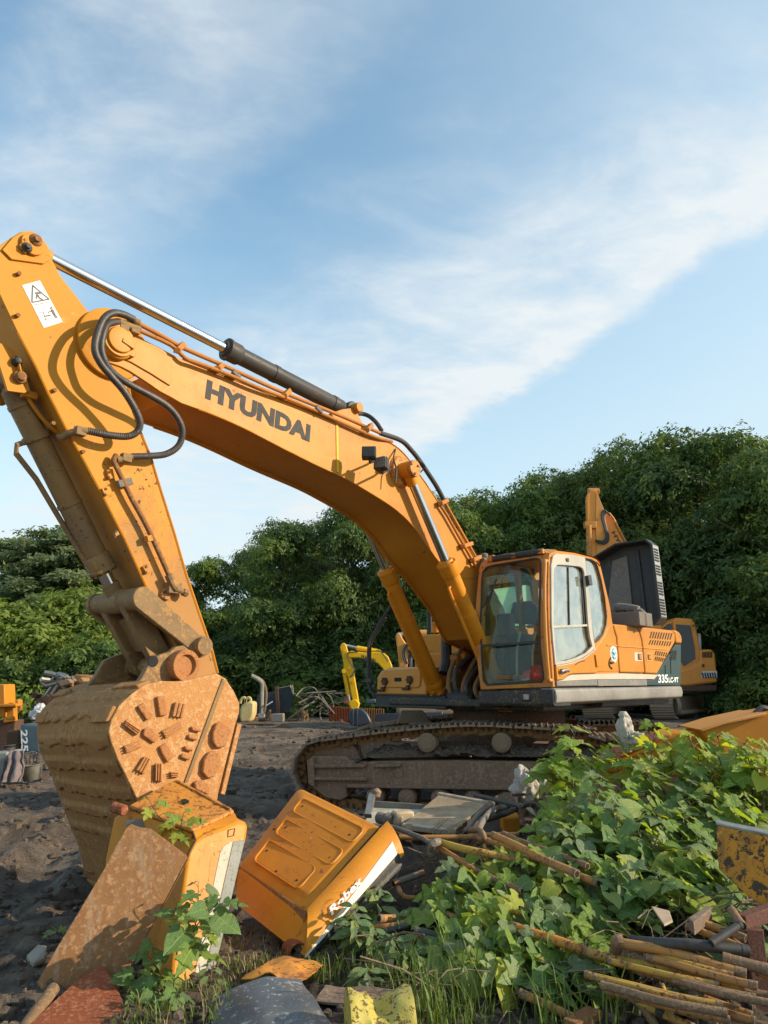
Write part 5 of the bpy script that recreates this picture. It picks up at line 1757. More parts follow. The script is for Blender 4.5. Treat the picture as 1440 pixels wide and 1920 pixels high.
def leaf_cloud(name, P, D, size, mat, aspect=0.5, droop=0.35, flip=0.6):
    """one mesh of bent leaf sprays: positions P, outward directions D"""
    n = len(P)
    up = np.array([0, 0, 1.0])
    N = D + rng.normal(0, flip, (n, 3)) + up * 0.55
    N /= np.linalg.norm(N, axis=1)[:, None]
    A = rng.normal(0, 1, (n, 3)) + D * 0.8 - up * droop
    A -= N * (A * N).sum(1)[:, None]
    A /= np.linalg.norm(A, axis=1)[:, None] + 1e-9
    B = np.cross(N, A)
    s = (size * rng.uniform(0.65, 1.35, n))[:, None]
    w = s * aspect
    tip = P + A * s - N * s * 0.22
    v = np.stack([P - A * s * 0.25, P + A * s * .32 + B * w * .5 - N * s * .05, tip, P + A * s * .32 - B * w * .5 - N * s * .05], 1).reshape(-1, 3)
    me = bpy.data.meshes.new(name)
    me.vertices.add(4 * n)
    me.vertices.foreach_set('co', v.ravel())
    me.loops.add(4 * n)
    me.loops.foreach_set('vertex_index', np.arange(4 * n))
    me.polygons.add(n)
    me.polygons.foreach_set('loop_start', np.arange(0, 4 * n, 4))
    me.polygons.foreach_set('loop_total', np.full(n, 4))
    me.update()
    me.materials.append(mat)
    return me


def sprays(P, D, k, rad):
    """k leaves round each spray centre"""
    n = len(P)
    h = D * np.array([1, 1, .15]) + rng.normal(0, .45, (n, 3)) * np.array([1, 1, .2])
    h /= np.linalg.norm(h, axis=1)[:, None] + 1e-9
    L = rad * rng.uniform(2.2, 4.2, n)
    h, L, D2 = np.repeat(h, k, 0), np.repeat(L, k)[:, None], np.repeat(D, k, 0)
    t = rng.random((n * k, 1))
    Q = np.repeat(P, k, 0) + h * t * L + np.array([0, 0, 1.0]) * (.12 * t - .55 * t * t) * L + rng.normal(0, rad * .38, (n * k, 3)) * np.array([1, 1, .5])
    return Q, D2 * .6 + h * .6


def crown(kind, H, R, seed, dens=1.0):
    global rng
    rng = np.random.default_rng(seed)
    Ps, Ds = [], []
    if kind == 'feather':                      # layered sprays on level boughs, pointed top
        nb = 46
        for b in range(nb):
            t = (b + rng.random()) / nb
            z = H * (0.22 + 0.78 * t)
            L = R * (1.02 - t) ** 0.75 * rng.uniform(.65, 1.1) + .25
            a = b * 2.4 + rng.normal(0, .3)
            m = int(170 * dens * (0.35 + L / R))
            s = rng.random(m) ** .7
            p = np.stack([np.cos(a) * L * s, np.sin(a) * L * s, z + .25 * L * s - .28 * L * s ** 2], 1)
            p += rng.normal(0, 1, (m, 3)) * np.array([.32, .32, .12]) * (.3 + s)[:, None]
            Ps.append(p)
            Ds.append(np.tile([np.cos(a), np.sin(a), .2], (m, 1)))
    else:
        lobes = []
        nl = 34 if kind == 'broad' else 30
        for i in range(nl):
            t = rng.random()
            if kind == 'bush':
                z = H * (0.12 + .72 * t)
                rr = R * sqrt(max(0.05, 1 - (t * .95) ** 2))
            else:
                z = H * (0.22 + .7 * t)
                rr = R * (sin(pi * (0.18 + .74 * t)) ** .8)
            a = i * 2.399 + rng.normal(0, .4)
            d = rr * rng.uniform(.3, .95)
            lr = R * rng.uniform(.17, .33) * (1.15 - .45 * t)
            lobes.append((np.array([d * cos(a), d * sin(a), z]), lr))
        lobes.append((np.array([rng.normal(0, .2) * R, rng.normal(0, .2) * R, H - R * .28]), R * .3))
        for c, lr in lobes:
            m = int(230 * dens * (lr / (R * .3)) ** 2)
            d = rng.normal(0, 1, (m, 3))
            d[:, 2] = d[:, 2] * .9 + .25
            d /= np.linalg.norm(d, axis=1)[:, None]
            r = lr * (1 - .38 * rng.random(m) ** 2.2) * (1 + .22 * np.sin(d[:, 0] * 5 + c[0]) * np.sin(d[:, 1] * 4 + c[1]) + .15 * np.sin(d[:, 2] * 7))
            p = c + d * r[:, None] * np.array([1, 1, .82])
            Ps.append(p)
            Ds.append(d)
    P, D = np.concatenate(Ps), np.concatenate(Ds)
    k = P[:, 2] > 0.25
    return P[k], D[k]


M['leaf_dark'] = leafmat('dark_tree_leaves', (0.08, 0.14, 0.05), (0.13, 0.2, 0.06), (0.18, 0.25, 0.055), .42)
M['leaf_warm'] = leafmat('warm_tree_leaves', (0.1, 0.15, 0.042), (0.155, 0.21, 0.052), (0.19, 0.25, 0.055), .42)
M['leaf_mid'] = leafmat('mid_tree_leaves', (0.09, 0.155, 0.042), (0.145, 0.22, 0.055), (0.17, 0.25, 0.052), .42)
M['leaf_feather'] = leafmat('feathery_leaves', (0.17, 0.22, 0.1), (0.22, 0.27, 0.12), (0.145, 0.2, 0.09), .42)
M['leaf_bright'] = leafmat('bright_shrub_leaves', (0.19, 0.26, 0.05), (0.27, 0.34, 0.075), (0.12, 0.19, 0.045), .48)
M['bark'] = rusty('tree_bark', [(.09, .07, .05), (.06, .045, .035), (.13, .105, .08)], .9, 3)
CROWNS = {}
for nm, kind, H, R, sd, k, rad, sz, mt, dn in (('oak_a', 'broad', 12, 4.2, 1, 13, .26, .175, 'leaf_dark', 1.0), ('oak_b', 'broad', 12, 3.6, 2, 13, .26, .175, 'leaf_mid', 1.0), ('oak_c', 'broad', 12, 4.0, 3, 13, .26, .175, 'leaf_warm', 1.0),
                                             ('feather', 'feather', 12, 4.4, 4, 8, .2, .2, 'leaf_feather', 1.5), ('bush_a', 'bush', 4, 2.6, 5, 9, .18, .15, 'leaf_dark', .85), ('bush_b', 'bush', 4, 2.6, 6, 9, .18, .15, 'leaf_bright', .85),
                                             ('oak_d', 'broad', 12, 3.8, 7, 13, .25, .175, 'leaf_dark', 1.1)):
    P, D = crown(kind, H, R, sd, dn)
    P, D = sprays(P, D, k, rad)
    CROWNS[nm] = leaf_cloud('crown', P, D, sz, M[mt])
random.seed(31)


def trunk_mesh(H, seed, r=.28):
    random.seed(seed)
    mb = MB()
    lean = V((random.uniform(-.4, .4), random.uniform(-.4, .4), 0))
    pts = [V((0, 0, -.2)), V((0.05, 0, H * .2)) + lean * .2, lean * .5 + V((0, 0, H * .45)), lean + V((0, 0, H * .75))]
    mb.tube(catmull(pts, 4), r, 8, rf=lambda t, i: r * (1 - .72 * t))
    for k in range(7):
        t = random.uniform(.22, .7)
        a = random.random() * 6.28
        b = lean * t + V((0, 0, H * t))
        L = H * random.uniform(.18, .3)
        e = b + V((cos(a) * L, sin(a) * L, L * random.uniform(.3, .8)))
        mb.tube([b, b.lerp(e, .5) + V((0, 0, .15)), e], r * .35, 6, rf=lambda q, i: r * .35 * (1 - .75 * q))
    return mb.mesh('trunk', M['bark'])


TRUNKS = [trunk_mesh(12, s) for s in (1, 2, 3)]
BTR = trunk_mesh(3.6, 9, .09)


def tree(kind, u, v_top, Y, wide, name, label, cat='tree', group=None, seed=0):
    base = at_y(u, 1275, Y)
    a, s = ray(u, v_top)
    H = CAM_H + s * Y + 0.3
    bushy = kind.startswith('bush')
    k = H / (4.0 if bushy else 12.0)
    t = empty(name, V((base.x, Y, 0)), None, label, cat, group)
    random.seed(seed + int(u))
    rot = random.random() * 6.28
    for nm, me in (('crown', CROWNS[kind]), ('trunk', BTR if bushy else TRUNKS[int(u) % 3])):
        o = bpy.data.objects.new(nm, me)
        COL.objects.link(o)
        o.parent = t
        o.scale = (k * wide, k * wide, k)
        o.rotation_euler = (0, 0, rot)
    return t


G1 = 'broad trees along the far edge of the yard'
for i, (kind, u, vt, Y, wide, lb) in enumerate([
    ('feather', 100, 1000, 34, 1.45, 'tall feathery tree with pointed top standing highest behind the bright shrubs'),
    ('feather', 12, 1025, 35, 1.4, 'feathery tree at the left edge, beside the tall pointed feathery tree'),
    ('feather', 175, 1062, 36, 1.1, 'small feathery tree showing between the bucket cylinder and the pointed tree'),
    ('oak_b', 372, 1050, 45, 0.95, 'small rounded tree seen just right of the excavator arm'),
    ('oak_a', 470, 1030, 46, .8, 'dark tree at the left shoulder of the wood, right of the arm'),
    ('oak_d', 528, 985, 37, .95, 'dark tree under the boom with a sunlit tip, left of the highest tree there'),
    ('oak_c', 600, 985, 47, .75, 'mid green tree below the middle of the boom with sunlit top'),
    ('oak_a', 660, 948, 37, .85, 'tallest tree showing under the boom, left of the boom cylinders'),
    ('oak_b', 740, 965, 43, 1.1, 'dark tree directly behind the boom cylinders'),
    ('oak_d', 830, 945, 37, 1.0, 'dark tree behind the lower boom, left of the cab'),
    ('oak_c', 905, 925, 46, .95, 'tree rising beside the boom just above the cab roof'),
    ('oak_b', 985, 928, 40, .95, 'tree above the cab between the boom and the second excavator arm'),
    ('oak_a', 1065, 882, 45, .95, 'tree with sunlit top left of the raised second excavator arm'),
    ('oak_c', 1150, 868, 39, 0.9, 'lighter green tree right behind the raised second excavator arm'),
    ('oak_d', 1235, 838, 46, .9, 'tree with bright top between the second arm and the tallest tree'),
    ('oak_a', 1340, 806, 37, 1.0, 'tallest tree at the right, behind the second excavator cab'),
    ('oak_b', 1435, 818, 42, 1.0, 'dark tall tree at the right edge of the photo'),
    ('oak_d', 1520, 850, 31, 1.1, 'dark tree partly cut off by the right edge beside the tall tree'),
]):
    tree(kind, u, vt, Y, wide, 'feathery_tree' if kind == 'feather' else 'broad_tree', lb, 'tree', 'feathery trees at the left' if kind == 'feather' else G1, i)
G2 = 'shrubs at the foot of the wood'
SH = [('bush_b', 20, 1140, 30, 1.3, 'bright green shrub at the left edge beneath the feathery trees'),
      ('bush_b', 105, 1105, 31, 1.2, 'largest bright green shrub under the tall pointed feathery tree'),
      ('bush_b', 185, 1125, 30, 1.0, 'sunlit yellow green shrub left of the excavator linkage'),
      ('bush_a', 235, 1160, 36, 1.2, 'dark shrub behind the bucket linkage'),
      ('bush_a', 60, 1225, 28, 1.1, 'low dark shrub above the scrap heap at the far left'),
      ('bush_a', 160, 1215, 28, 1.2, 'low dark shrub directly above the excavator bucket back'),
      ('bush_a', 330, 1215, 38, 1.2, 'dark shrub hidden behind the tip of the excavator arm'),
      ('bush_a', 440, 1215, 37, 1.3, 'dark shrub above the pale yellow scrap piece'),
      ('bush_a', 520, 1205, 38, 1.4, 'dark shrub behind the curved post and blue panels'),
      ('bush_a', 600, 1200, 37, 1.3, 'dark shrub behind the brushwood heap'),
      ('bush_a', 690, 1205, 36, 1.4, 'dark shrub behind the yellow mini excavator arm'),
      ('bush_a', 790, 1190, 37, 1.4, 'dark shrub behind the feet of the boom cylinders'),
      ('bush_a', 880, 1180, 38, 1.4, 'dark shrub hidden behind the cab of the large excavator'),
      ('bush_a', 1010, 1180, 38, 1.5, 'dark shrub behind the cab roof'),
      ('bush_a', 1210, 1175, 40, 1.5, 'dark shrub behind the raised charcoal bonnet'),
      ('bush_a', 1310, 1165, 39, 1.4, 'dark shrub behind the second excavator cab'),
      ('bush_a', 1395, 1180, 36, 1.3, 'leafy dark shrub right of the second excavator'),
      ('bush_a', 1450, 1215, 31, 1.2, 'low dark shrub at the right edge of the yard'),
      ('bush_a', 1385, 1215, 37, 1.0, 'low shrub beside the tail of the second excavator'),
      ('bush_b', 548, 1285, 33, .9, 'small leafy shrub growing over the brushwood heap')]
for i, (kind, u, vt, Y, wide, lb) in enumerate(SH):
    tree(kind, u, vt, Y, wide, 'shrub', lb, 'shrub', G2, 50 + i)
# far wood closing the gaps low down
rng = np.random.default_rng(77)
n = 26000
x = rng.uniform(-45, 60, n)
top = 4.0 + 1.5 * np.sin(x * .35) + rng.normal(0, .5, n) + np.clip((x + 5) * .12, 0, 5)
z = top * rng.random(n) ** .8
P = np.stack([x, 54 + rng.normal(0, 1.2, n), z], 1)
me = leaf_cloud('far_wood', P, np.tile([0, -1.0, .4], (n, 1)), .75, M['leaf_dark'], .6)
o = bpy.data.objects.new('far_wood', me)
COL.objects.link(o)
tag(o, kind='stuff')
# ================================================================== THINGS FARTHER OFF
class Thing:
    """an Empty at the base of a thing; its parts are given in world coordinates"""
    def __init__(s, name, base, label, cat, group=None):
        s.b = V(base)
        s.e = empty(name, s.b, None, label, cat, group)
        s.w = Matrix.Translation(-s.b)

    def part(s, name, mb, mat, bevel=0.0, smooth=35, parent=None, seg=2):
        return mb.obj(name, mat, parent or s.e, bevel, smooth, s.w, seg)


def single(name, mb, mat, base, label, cat, group=None, bevel=0.0, smooth=35, seg=2):
    o = mb.obj(name, mat, None, bevel, smooth, Matrix.Translation(-V(base)), seg)
    o.location = V(base)
    return tag(o, label, cat, group)


def ypx(pts, Y):
    return [at_y(u, v, Y) for u, v in pts]


def yslab(pts, Y, d):
    return MB().slab(ypx(pts, Y - d / 2), (0, 1, 0), d)


# ---- yellow mini excavator beyond the toolbox
T = Thing('mini_excavator', on_z(700, 1352), 'small bright yellow excavator with dark blue bucket standing under the big boom', 'mini excavator')
Y0 = 25.0
armo = T.part('arm', yslab([(637, 1213), (641, 1206), (645, 1205), (649, 1209), (652, 1220), (659, 1231), (661, 1244), (667, 1280), (673, 1316), (669, 1321), (662, 1318), (658, 1300), (652, 1269), (645, 1256), (644, 1244), (641, 1229)], Y0, .28), M['yellow'], .03)
for v, u in ((1252, 655), (1279, 663), (1221, 645)):
    p = at_y(u, v, Y0 - .14)
    T.part('stud', MB().cyl(p, p + V((0, -.06, 0)), .05, n=8), M['yellow'], parent=armo)
bm = T.part('boom', yslab([(651, 1224), (658, 1220), (672, 1222), (689, 1224), (707, 1222), (721, 1225), (728, 1231), (735, 1247), (738, 1262), (728, 1266), (718, 1254), (709, 1244), (698, 1239), (673, 1233), (653, 1233)], Y0 - .05, .34), M['yellow'], .03)
q = lambda u, v: at_y(u, v, Y0 - .25)
T.part('lettering', text_mb('YUCHAI', q(675.5, 1234), q(703.5, 1242), q(676, 1227), (0, -1, 0), .04, .012), M['black'], smooth=0, parent=bm)
c = T.part('arm_cylinder', MB().cyl(at_y(669, 1215, Y0), at_y(710, 1222, Y0), .085, n=12).cyl(at_y(691, 1218.5, Y0), at_y(697, 1219.5, Y0), .1, n=12).cyl(at_y(710, 1222, Y0 - .2), at_y(710, 1222, Y0 + .2), .09, n=12), M['yellow'])
T.part('rod', MB().cyl(at_y(645, 1209, Y0), at_y(670, 1215, Y0), .045, n=10), M['rodchrome'], parent=c)
c = T.part('bucket_cylinder', MB().cyl(at_y(646, 1262, Y0 - .05), at_y(653.5, 1303, Y0 - .05), .075, n=12).cyl(at_y(645, 1258, Y0 - .2), at_y(645, 1258, Y0 + .1), .08, n=10), M['yellow'])
T.part('rod', MB().cyl(at_y(653, 1300, Y0 - .05), at_y(656, 1316, Y0 - .05), .04, n=8), M['rodchrome'], parent=c)
T.part('link', yslab([(654, 1314), (668, 1311), (675, 1319), (670, 1334), (661, 1334), (655, 1324)], Y0 - .02, .4), M['yellow'], .04)
M['navy'] = plain('dark_blue_steel', (0.035, 0.045, 0.062), .45, .2, 8, .25)
pr = [(654, 1336), (660, 1330), (669, 1328), (679, 1329), (689, 1338), (694, 1348), (697, 1356), (690, 1359), (673, 1362), (657, 1360), (652, 1350)]
T.part('bucket', yslab(pr, Y0, .7), M['navy'], .05)
mb = MB()
for u in (660, 668):
    mb.add(*(lambda m: (m.v, m.f))(yslab([(u, 1331), (u + 3, 1330), (u + 3, 1361), (u, 1361)], Y0 - .34, .06)))
T.part('bucket_rib', mb, M['navy'], .01)
T.part('hose', MB().tube(catmull([at_y(u, v, Y0 - .3) for u, v in ((671, 1222), (654, 1224), (652, 1233), (657, 1243), (664, 1256), (660, 1266), (655, 1271))], 4), .022, 6), M['rubber'])
T.part('hose', MB().tube(catmull([at_y(u, v, Y0 - .3) for u, v in ((706, 1220), (716, 1224), (722, 1232), (728, 1240))], 4), .022, 6), M['rubber'])
T.part('dozer_blade', MB().loft([[at_y(u, v, Y0 + .6) for u, v in ((702, 1339), (830, 1334), (830, 1353), (702, 1358))], [at_y(u, v, Y0 + .8) for u, v in ((702, 1338), (830, 1333), (830, 1352), (702, 1357))]]), M['navy'], .03)
T.part('body', yslab([(752, 1256), (858, 1252), (858, 1305), (752, 1308)], Y0 + 1.6, 1.9), M['yellow'], .15)
for yy in (.9, 2.6):
    T.part('track', yslab([(742, 1318), (752, 1310), (858, 1308), (868, 1316), (866, 1340), (744, 1346)], Y0 + yy, .45), M['track'], .12)
T.part('swing_bracket', yslab([(730, 1258), (752, 1262), (755, 1300), (738, 1296)], Y0 + .4, .5), M['yellow'], .05)

# ---- pale orange arm of a machine hidden behind the toolbox
T = Thing('excavator', at_y(755, 1252, 20), 'pale orange excavator of which only the arm tip with hoses shows behind the toolbox', 'excavator')
Y0 = 20
T.part('arm_box', yslab([(742, 1192), (744, 1187), (750, 1187), (755, 1197), (763, 1209), (766, 1224), (764, 1252), (749, 1252), (746, 1222)], Y0, .4), M['orange_pale'], .03)
T.part('boom_tip', yslab([(758, 1207), (767, 1203), (800, 1206), (800, 1222), (776, 1222), (765, 1219)], Y0 - .1, .45), M['orange_pale'], .04)
c = T.part('arm_cylinder', MB().cyl(at_y(774, 1189, Y0), at_y(800, 1188, Y0), .11, n=12), M['orange_pale'])
T.part('rod', MB().cyl(at_y(746, 1190, Y0), at_y(776, 1189, Y0), .06, n=10), M['rodchrome'], parent=c)
for dx in (0, 3.5):
    T.part('hose', MB().tube(catmull([at_y(u + dx, v, Y0 - .35) for u, v in ((770, 1206), (761, 1211), (756, 1222), (757, 1234), (761, 1245))], 4), .03, 6), M['rubber'])
T.part('blue_plate', yslab([(768, 1226), (773, 1226), (773, 1252), (768, 1252)], Y0 + .2, .3), M['bluegrey'], .02)

# ---- second orange excavator at the right, arm raised
T = Thing('excavator', on_z(1255, 1343), 'faded orange excavator at the right with its arm raised, parked against the trees', 'excavator')
Y0 = 31.0
M['darkglass'] = plain('dark_window', (.02, .024, .026), .12, 0, 3, .2, 0)
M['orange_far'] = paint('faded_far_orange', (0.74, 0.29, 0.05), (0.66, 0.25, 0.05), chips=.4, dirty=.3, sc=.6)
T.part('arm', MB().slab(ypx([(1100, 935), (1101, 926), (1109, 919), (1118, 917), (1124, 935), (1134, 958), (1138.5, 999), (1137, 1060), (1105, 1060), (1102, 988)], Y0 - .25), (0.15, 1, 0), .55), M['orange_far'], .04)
T.part('arm_side', MB().slab(ypx([(1118, 917), (1124, 935), (1134, 958), (1138.5, 999), (1137, 1060), (1119, 1060), (1117, 980)], Y0 - .29), (0, 1, 0), .03), M['orange_pale'], .01)
p = at_y(1113, 921, Y0)
T.part('arm_pin', MB().cyl(p + V((-.25, 0, 0)), p + V((.25, 0, 0)), .14, n=14), M['orange_rust'], .02)
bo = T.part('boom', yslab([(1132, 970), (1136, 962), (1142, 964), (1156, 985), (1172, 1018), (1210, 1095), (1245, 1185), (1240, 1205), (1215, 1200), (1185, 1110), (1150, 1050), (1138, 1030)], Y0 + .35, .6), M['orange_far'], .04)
q = lambda u, v: at_y(u, v, Y0 + .03)
T.part('lettering', text_mb('HYUNDAI', q(1147, 998), q(1187, 1070), q(1152.5, 995), (0, -1, 0), .03, .015), M['letter'], smooth=0, parent=bo)
for k in range(3):
    T.part('hose', MB().tube(catmull([at_y(u + k * 2.2, v + k * 2, Y0 - .4) for u, v in ((1140, 962), (1132, 957), (1128, 965), (1132, 985), (1137, 1005), (1131, 1015), (1116, 1013))], 4), .045, 6), M['rubber'])
T.part('oil_pipe', MB().tube([at_y(u, v, Y0) for u, v in ((1142, 962), (1150, 972), (1174, 1018))], .05, 6), M['orange_rust'])
T.part('bucket_cylinder', MB().cyl(at_y(1104, 985, Y0 - .4), at_y(1105, 1060, Y0 - .4), .12, n=12).box(at_y(1106, 985, Y0 - .3), (.5, .3, .3)), M['orange_rust'], .02)
p = [(1262, 1164), (1268, 1158), (1300, 1160), (1304, 1166), (1314, 1216), (1315, 1250), (1284, 1262), (1271, 1262)]
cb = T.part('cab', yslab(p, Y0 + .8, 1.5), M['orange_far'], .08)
T.part('window', yslab([(1267.5, 1170.5), (1294.5, 1172.5), (1303, 1215), (1304, 1235.5), (1283, 1249), (1276.5, 1239.5)], Y0 + .04, .04), M['darkglass'], parent=cb)
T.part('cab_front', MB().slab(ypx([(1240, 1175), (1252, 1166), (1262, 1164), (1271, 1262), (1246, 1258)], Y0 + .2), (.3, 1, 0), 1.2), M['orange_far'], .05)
T.part('window', MB().slab(ypx([(1243, 1178), (1252, 1170), (1259, 1169), (1267, 1250), (1248, 1250)], Y0 + .17), (.3, 1, 0), .03), M['darkglass'], parent=cb)
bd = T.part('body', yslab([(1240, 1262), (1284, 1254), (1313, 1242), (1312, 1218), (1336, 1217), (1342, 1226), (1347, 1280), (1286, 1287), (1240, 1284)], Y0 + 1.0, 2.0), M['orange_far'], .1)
for k in range(7):
    u = 1317 + k * 2.8
    T.part('louvre', yslab([(u, 1222), (u + 1.4, 1222), (u + 1.6, 1233), (u + .2, 1233)], Y0, .05), M['dark'], parent=bd)
T.part('stripe_panel', yslab([(1316, 1259), (1344, 1258), (1345, 1270), (1316, 1271)], Y0, .06), M['sticker'], parent=bd)
for k in range(6):
    u = 1316 + k * 4.6
    T.part('stripe', yslab([(u, 1261), (u + 2.4, 1261), (u + 5, 1271), (u + 2.6, 1271)], Y0 - .03, .06), M['black'], parent=bd)
T.part('latch', yslab([(1317, 1245), (1321, 1245), (1321, 1251), (1317, 1251)], Y0, .06), M['black'], parent=bd)
T.part('exhaust', MB().cyl(at_y(1311.5, 1218, Y0 + .5), at_y(1310.5, 1188, Y0 + .5), .08, n=10), M['sticker'], .01)
T.part('deck', yslab([(1150, 1288), (1345, 1284), (1345, 1296), (1150, 1300)], Y0 + 1.0, 2.0), M['darkrust'], .05)
# tracks seen end-on, running back to the right
def end_track(u0, u1, v0, v1, du, dv, Yb, L, roller):
    a, b = at_y(u0, (v0 + v1) / 2, Yb), at_y(u1, (v0 + v1) / 2, Yb)
    zc, r = at_y(u0, v1, Yb).z, abs(at_y(u0, v0, Yb).z - at_y(u0, v1, Yb).z) / 2
    e = at_y(u1 + du, v1, Yb + L)
    dirv = V((e.x - b.x, L, 0)).normalized()
    trk = T.part('track', MB().loft([[a.lerp(b, .12) + dirv * t + V((0, 0, z - (a.z - zc) + a.z - zc)) for t, z in ((r, -r * .8), (L, -r * .8), (L, r * .8), (r, r * .8))], [a.lerp(b, .88) + dirv * t + V((0, 0, z)) for t, z in ((r, -r * .8), (L, -r * .8), (L, r * .8), (r, r * .8))]]), M['track'], .05)
    n = 13
    per = []
    for k in range(n):
        ang = pi * (k / (n - 1)) - pi / 2
        per.append((r - r * cos(ang), r * sin(ang), ang))
    m = 11
    tops = [(r + (L - r) * k / m, r, pi / 2) for k in range(1, m)]
    for t, z, ang in per + tops:
        o = (dirv * (-cos(ang)) + V((0, 0, sin(ang)))).normalized()
        c = a.lerp(b, .5) + dirv * t + V((0, 0, z))
        w = (b - a).normalized()
        tg = w.cross(o).normalized()
        hw = (b - a).length / 2
        s = r * .115 if ang < pi / 2 - .01 else (L - r) / m * .42
        T.part('shoe', MB().loft([[c + w * hw + tg * s, c + w * hw - tg * s, c + w * hw - tg * s + o * .06, c + w * hw + tg * s + o * .04], [c - w * hw + tg * s, c - w * hw - tg * s, c - w * hw - tg * s + o * .06, c - w * hw + tg * s + o * .04]]), M['track'], .008, parent=trk)
    if roller:
        for k in range(8):
            c = b + dirv * (r + (L - r) * (k + .2) / 8) + V((.0, 0, -r * .62))
            w = (b - a).normalized()
            T.part('roller', MB().cyl(c - w * .1, c + w * .12, r * .2, n=12), M['track'], parent=trk)
        c = b + dirv * r
        w = (b - a).normalized()
        T.part('idler', MB().lathe(c - w * .1, c + w * .08, [(0, r * .8), (.7, r * .8), (.8, r * .7), (1, r * .65)], 20), M['track'], .01, parent=trk)
end_track(1219, 1262, 1301, 1346, 82, 0, Y0 - .8, 4.6, True)
end_track(1091, 1146, 1303, 1345, 60, 0, Y0 - .4, 4.4, False)

# ---- left margin: orange machine part, tank, numbered panel, tub, basket, bags, heap of scrap
T = Thing('machine_part', on_z(15, 1425), 'bright orange machine frame cut off by the left edge of the photo', 'machine part')
Y0 = 17
T.part('upright', yslab([(-20, 1283), (8, 1283), (9, 1312), (9, 1345), (-20, 1345)], Y0, .5), M['orange'], .02)
T.part('bracket', yslab([(6, 1322), (28, 1318), (29, 1352), (6, 1356)], Y0 - .1, .12), M['orange'], .02)
T.part('gusset', yslab([(8, 1350), (26, 1324), (26, 1350)], Y0 - .3, .1), M['orange'], .02)
T.part('beam', yslab([(-20, 1321), (30, 1319), (30, 1325), (-20, 1327)], Y0 - .3, .3), M['orange'], .02)
T.part('post', yslab([(28, 1312), (35, 1312), (35, 1322), (28, 1322)], Y0, .2), M['orange'], .02)
T.part('hook', MB().tube(catmull([at_y(u, v, Y0) for u, v in ((30, 1322), (38, 1321), (39, 1330), (33, 1333))], 3), .03, 6), M['orange_rust'])
T.part('foot', yslab([(-20, 1352), (30, 1350), (24, 1400), (-20, 1420)], Y0 + .2, .6), M['darkrust'], .03)
single('steel_tank', MB().slab([at_y(u, v, 11.9) for u, v in ((-25, 1412), (14, 1409), (15, 1462), (-25, 1470))], (0, 1, 0), .5), plain('grey_green_steel', (.2, .22, .19), .6, 0, 6, .2), on_z(0, 1468), 'grey green box tank at the left edge below the orange frame', 'tank', None, .03)
single('oil_can', MB().lathe(at_y(17, 1411, 12.2), at_y(17, 1397, 12.2), [(0, .1), (.6, .1), (.8, .06), (.85, .1), (1, .1)], 14), M['blackpaint'], at_y(17, 1411, 12.2), 'small dark cap standing on the grey green tank', 'can', None, .005)
def clothf(s, t):
    u = 6 + 38 * t + 4 * sin(s * 3)
    v = 1408 + 56 * s
    p = at_y(u, v, 12.0 - .25 * s)
    f = .07 * sin(t * 16 + 2.0 * noise.noise(V((s * 2, t * 3, 1)))) * (.3 + s) + .04 * noise.noise(V((s * 5, t * 6, 2)))
    return p + V((0, f - .12 * s, 0))
single('tarpaulin', MB().sheet(clothf, 26, 40, .012), plain('brown_cloth', (.16, .12, .115), .9, 0, 40, .3), on_z(25, 1464), 'brown pleated tarpaulin draped beside the grey tank', 'tarpaulin', None, 0, 60)
T = Thing('numbered_panel', on_z(55, 1425), 'blue grey machine panel with white number standing on end left of the bucket', 'panel')
pp = [(36, 1358), (74, 1356), (76, 1412), (38, 1414)]
M['navy2'] = paint('scuffed_blue_panel', (.055, .085, .11), (.08, .115, .14), chips=.3, dirty=.3)
T.part('panel_plate', yslab(pp, 14, .5), M['navy2'], .05)
q = lambda u, v: at_y(u, v, 13.74)
T.part('number', text_mb('225', q(39, 1368), q(40.5, 1409), q(52, 1368), (0, -1, 0), .03, .01), M['white'], smooth=0)
single('cabinet', yslab([(11, 1371), (36, 1369), (37, 1412), (11, 1414)], 14.4, .6), M['darkrust'], on_z(24, 1420), 'dark rusty open cabinet between the tank and the numbered panel', 'cabinet', None, .03)
mb = MB()
ca, cb_ = at_y(60, 1463, 12.4), at_y(59, 1434, 12.4)
mb.lathe(ca, cb_, [(0, .02), (0, .125), (.05, .13), (.92, .165), (.93, .18), (1, .18), (1, .155), (.2, .12), (.2, .01)], 24)
single('rubber_tub', mb, plain('grey_rubber_tub', (.13, .125, .1), .7, 0, 8, .3), on_z(60, 1463), 'muddy grey rubber tub standing on the mud left of the bucket', 'tub', None, .004)
T = Thing('wire_basket', at_y(63, 1434, 12.5), 'bent wire basket standing in the grey rubber tub', 'basket')
for (pts) in ([(50, 1412), (49, 1434)], [(56, 1410), (56, 1434)], [(62, 1409), (63, 1434)], [(68, 1411), (70, 1433)], [(74, 1414), (76, 1432)], [(48, 1412), (62, 1409), (75, 1413)], [(48, 1421), (62, 1420), (77, 1423)], [(42, 1404), (51, 1430)]):
    T.part('wire', MB().tube([at_y(u, v, 12.5 + .05 * (k % 2)) for k, (u, v) in enumerate(pts)], .009, 5), M['steel'])
for k, (u0, v0, u1, v1) in enumerate(((72, 1432, 80, 1462), (80, 1430, 74, 1463), (92, 1452, 76, 1462))):
    single('scrap_bar', MB().beam(at_y(u0, v0, 12.8), at_y(u1, v1, 12.6), .035, .02), M['darkrust'], at_y(u1, v1, 12.6), ('thin rusty bar leaning right of the rubber tub', 'second thin rusty bar crossing behind the tub', 'short bar lying on the mud beside the bucket')[k], 'bar', 'thin bars by the rubber tub')
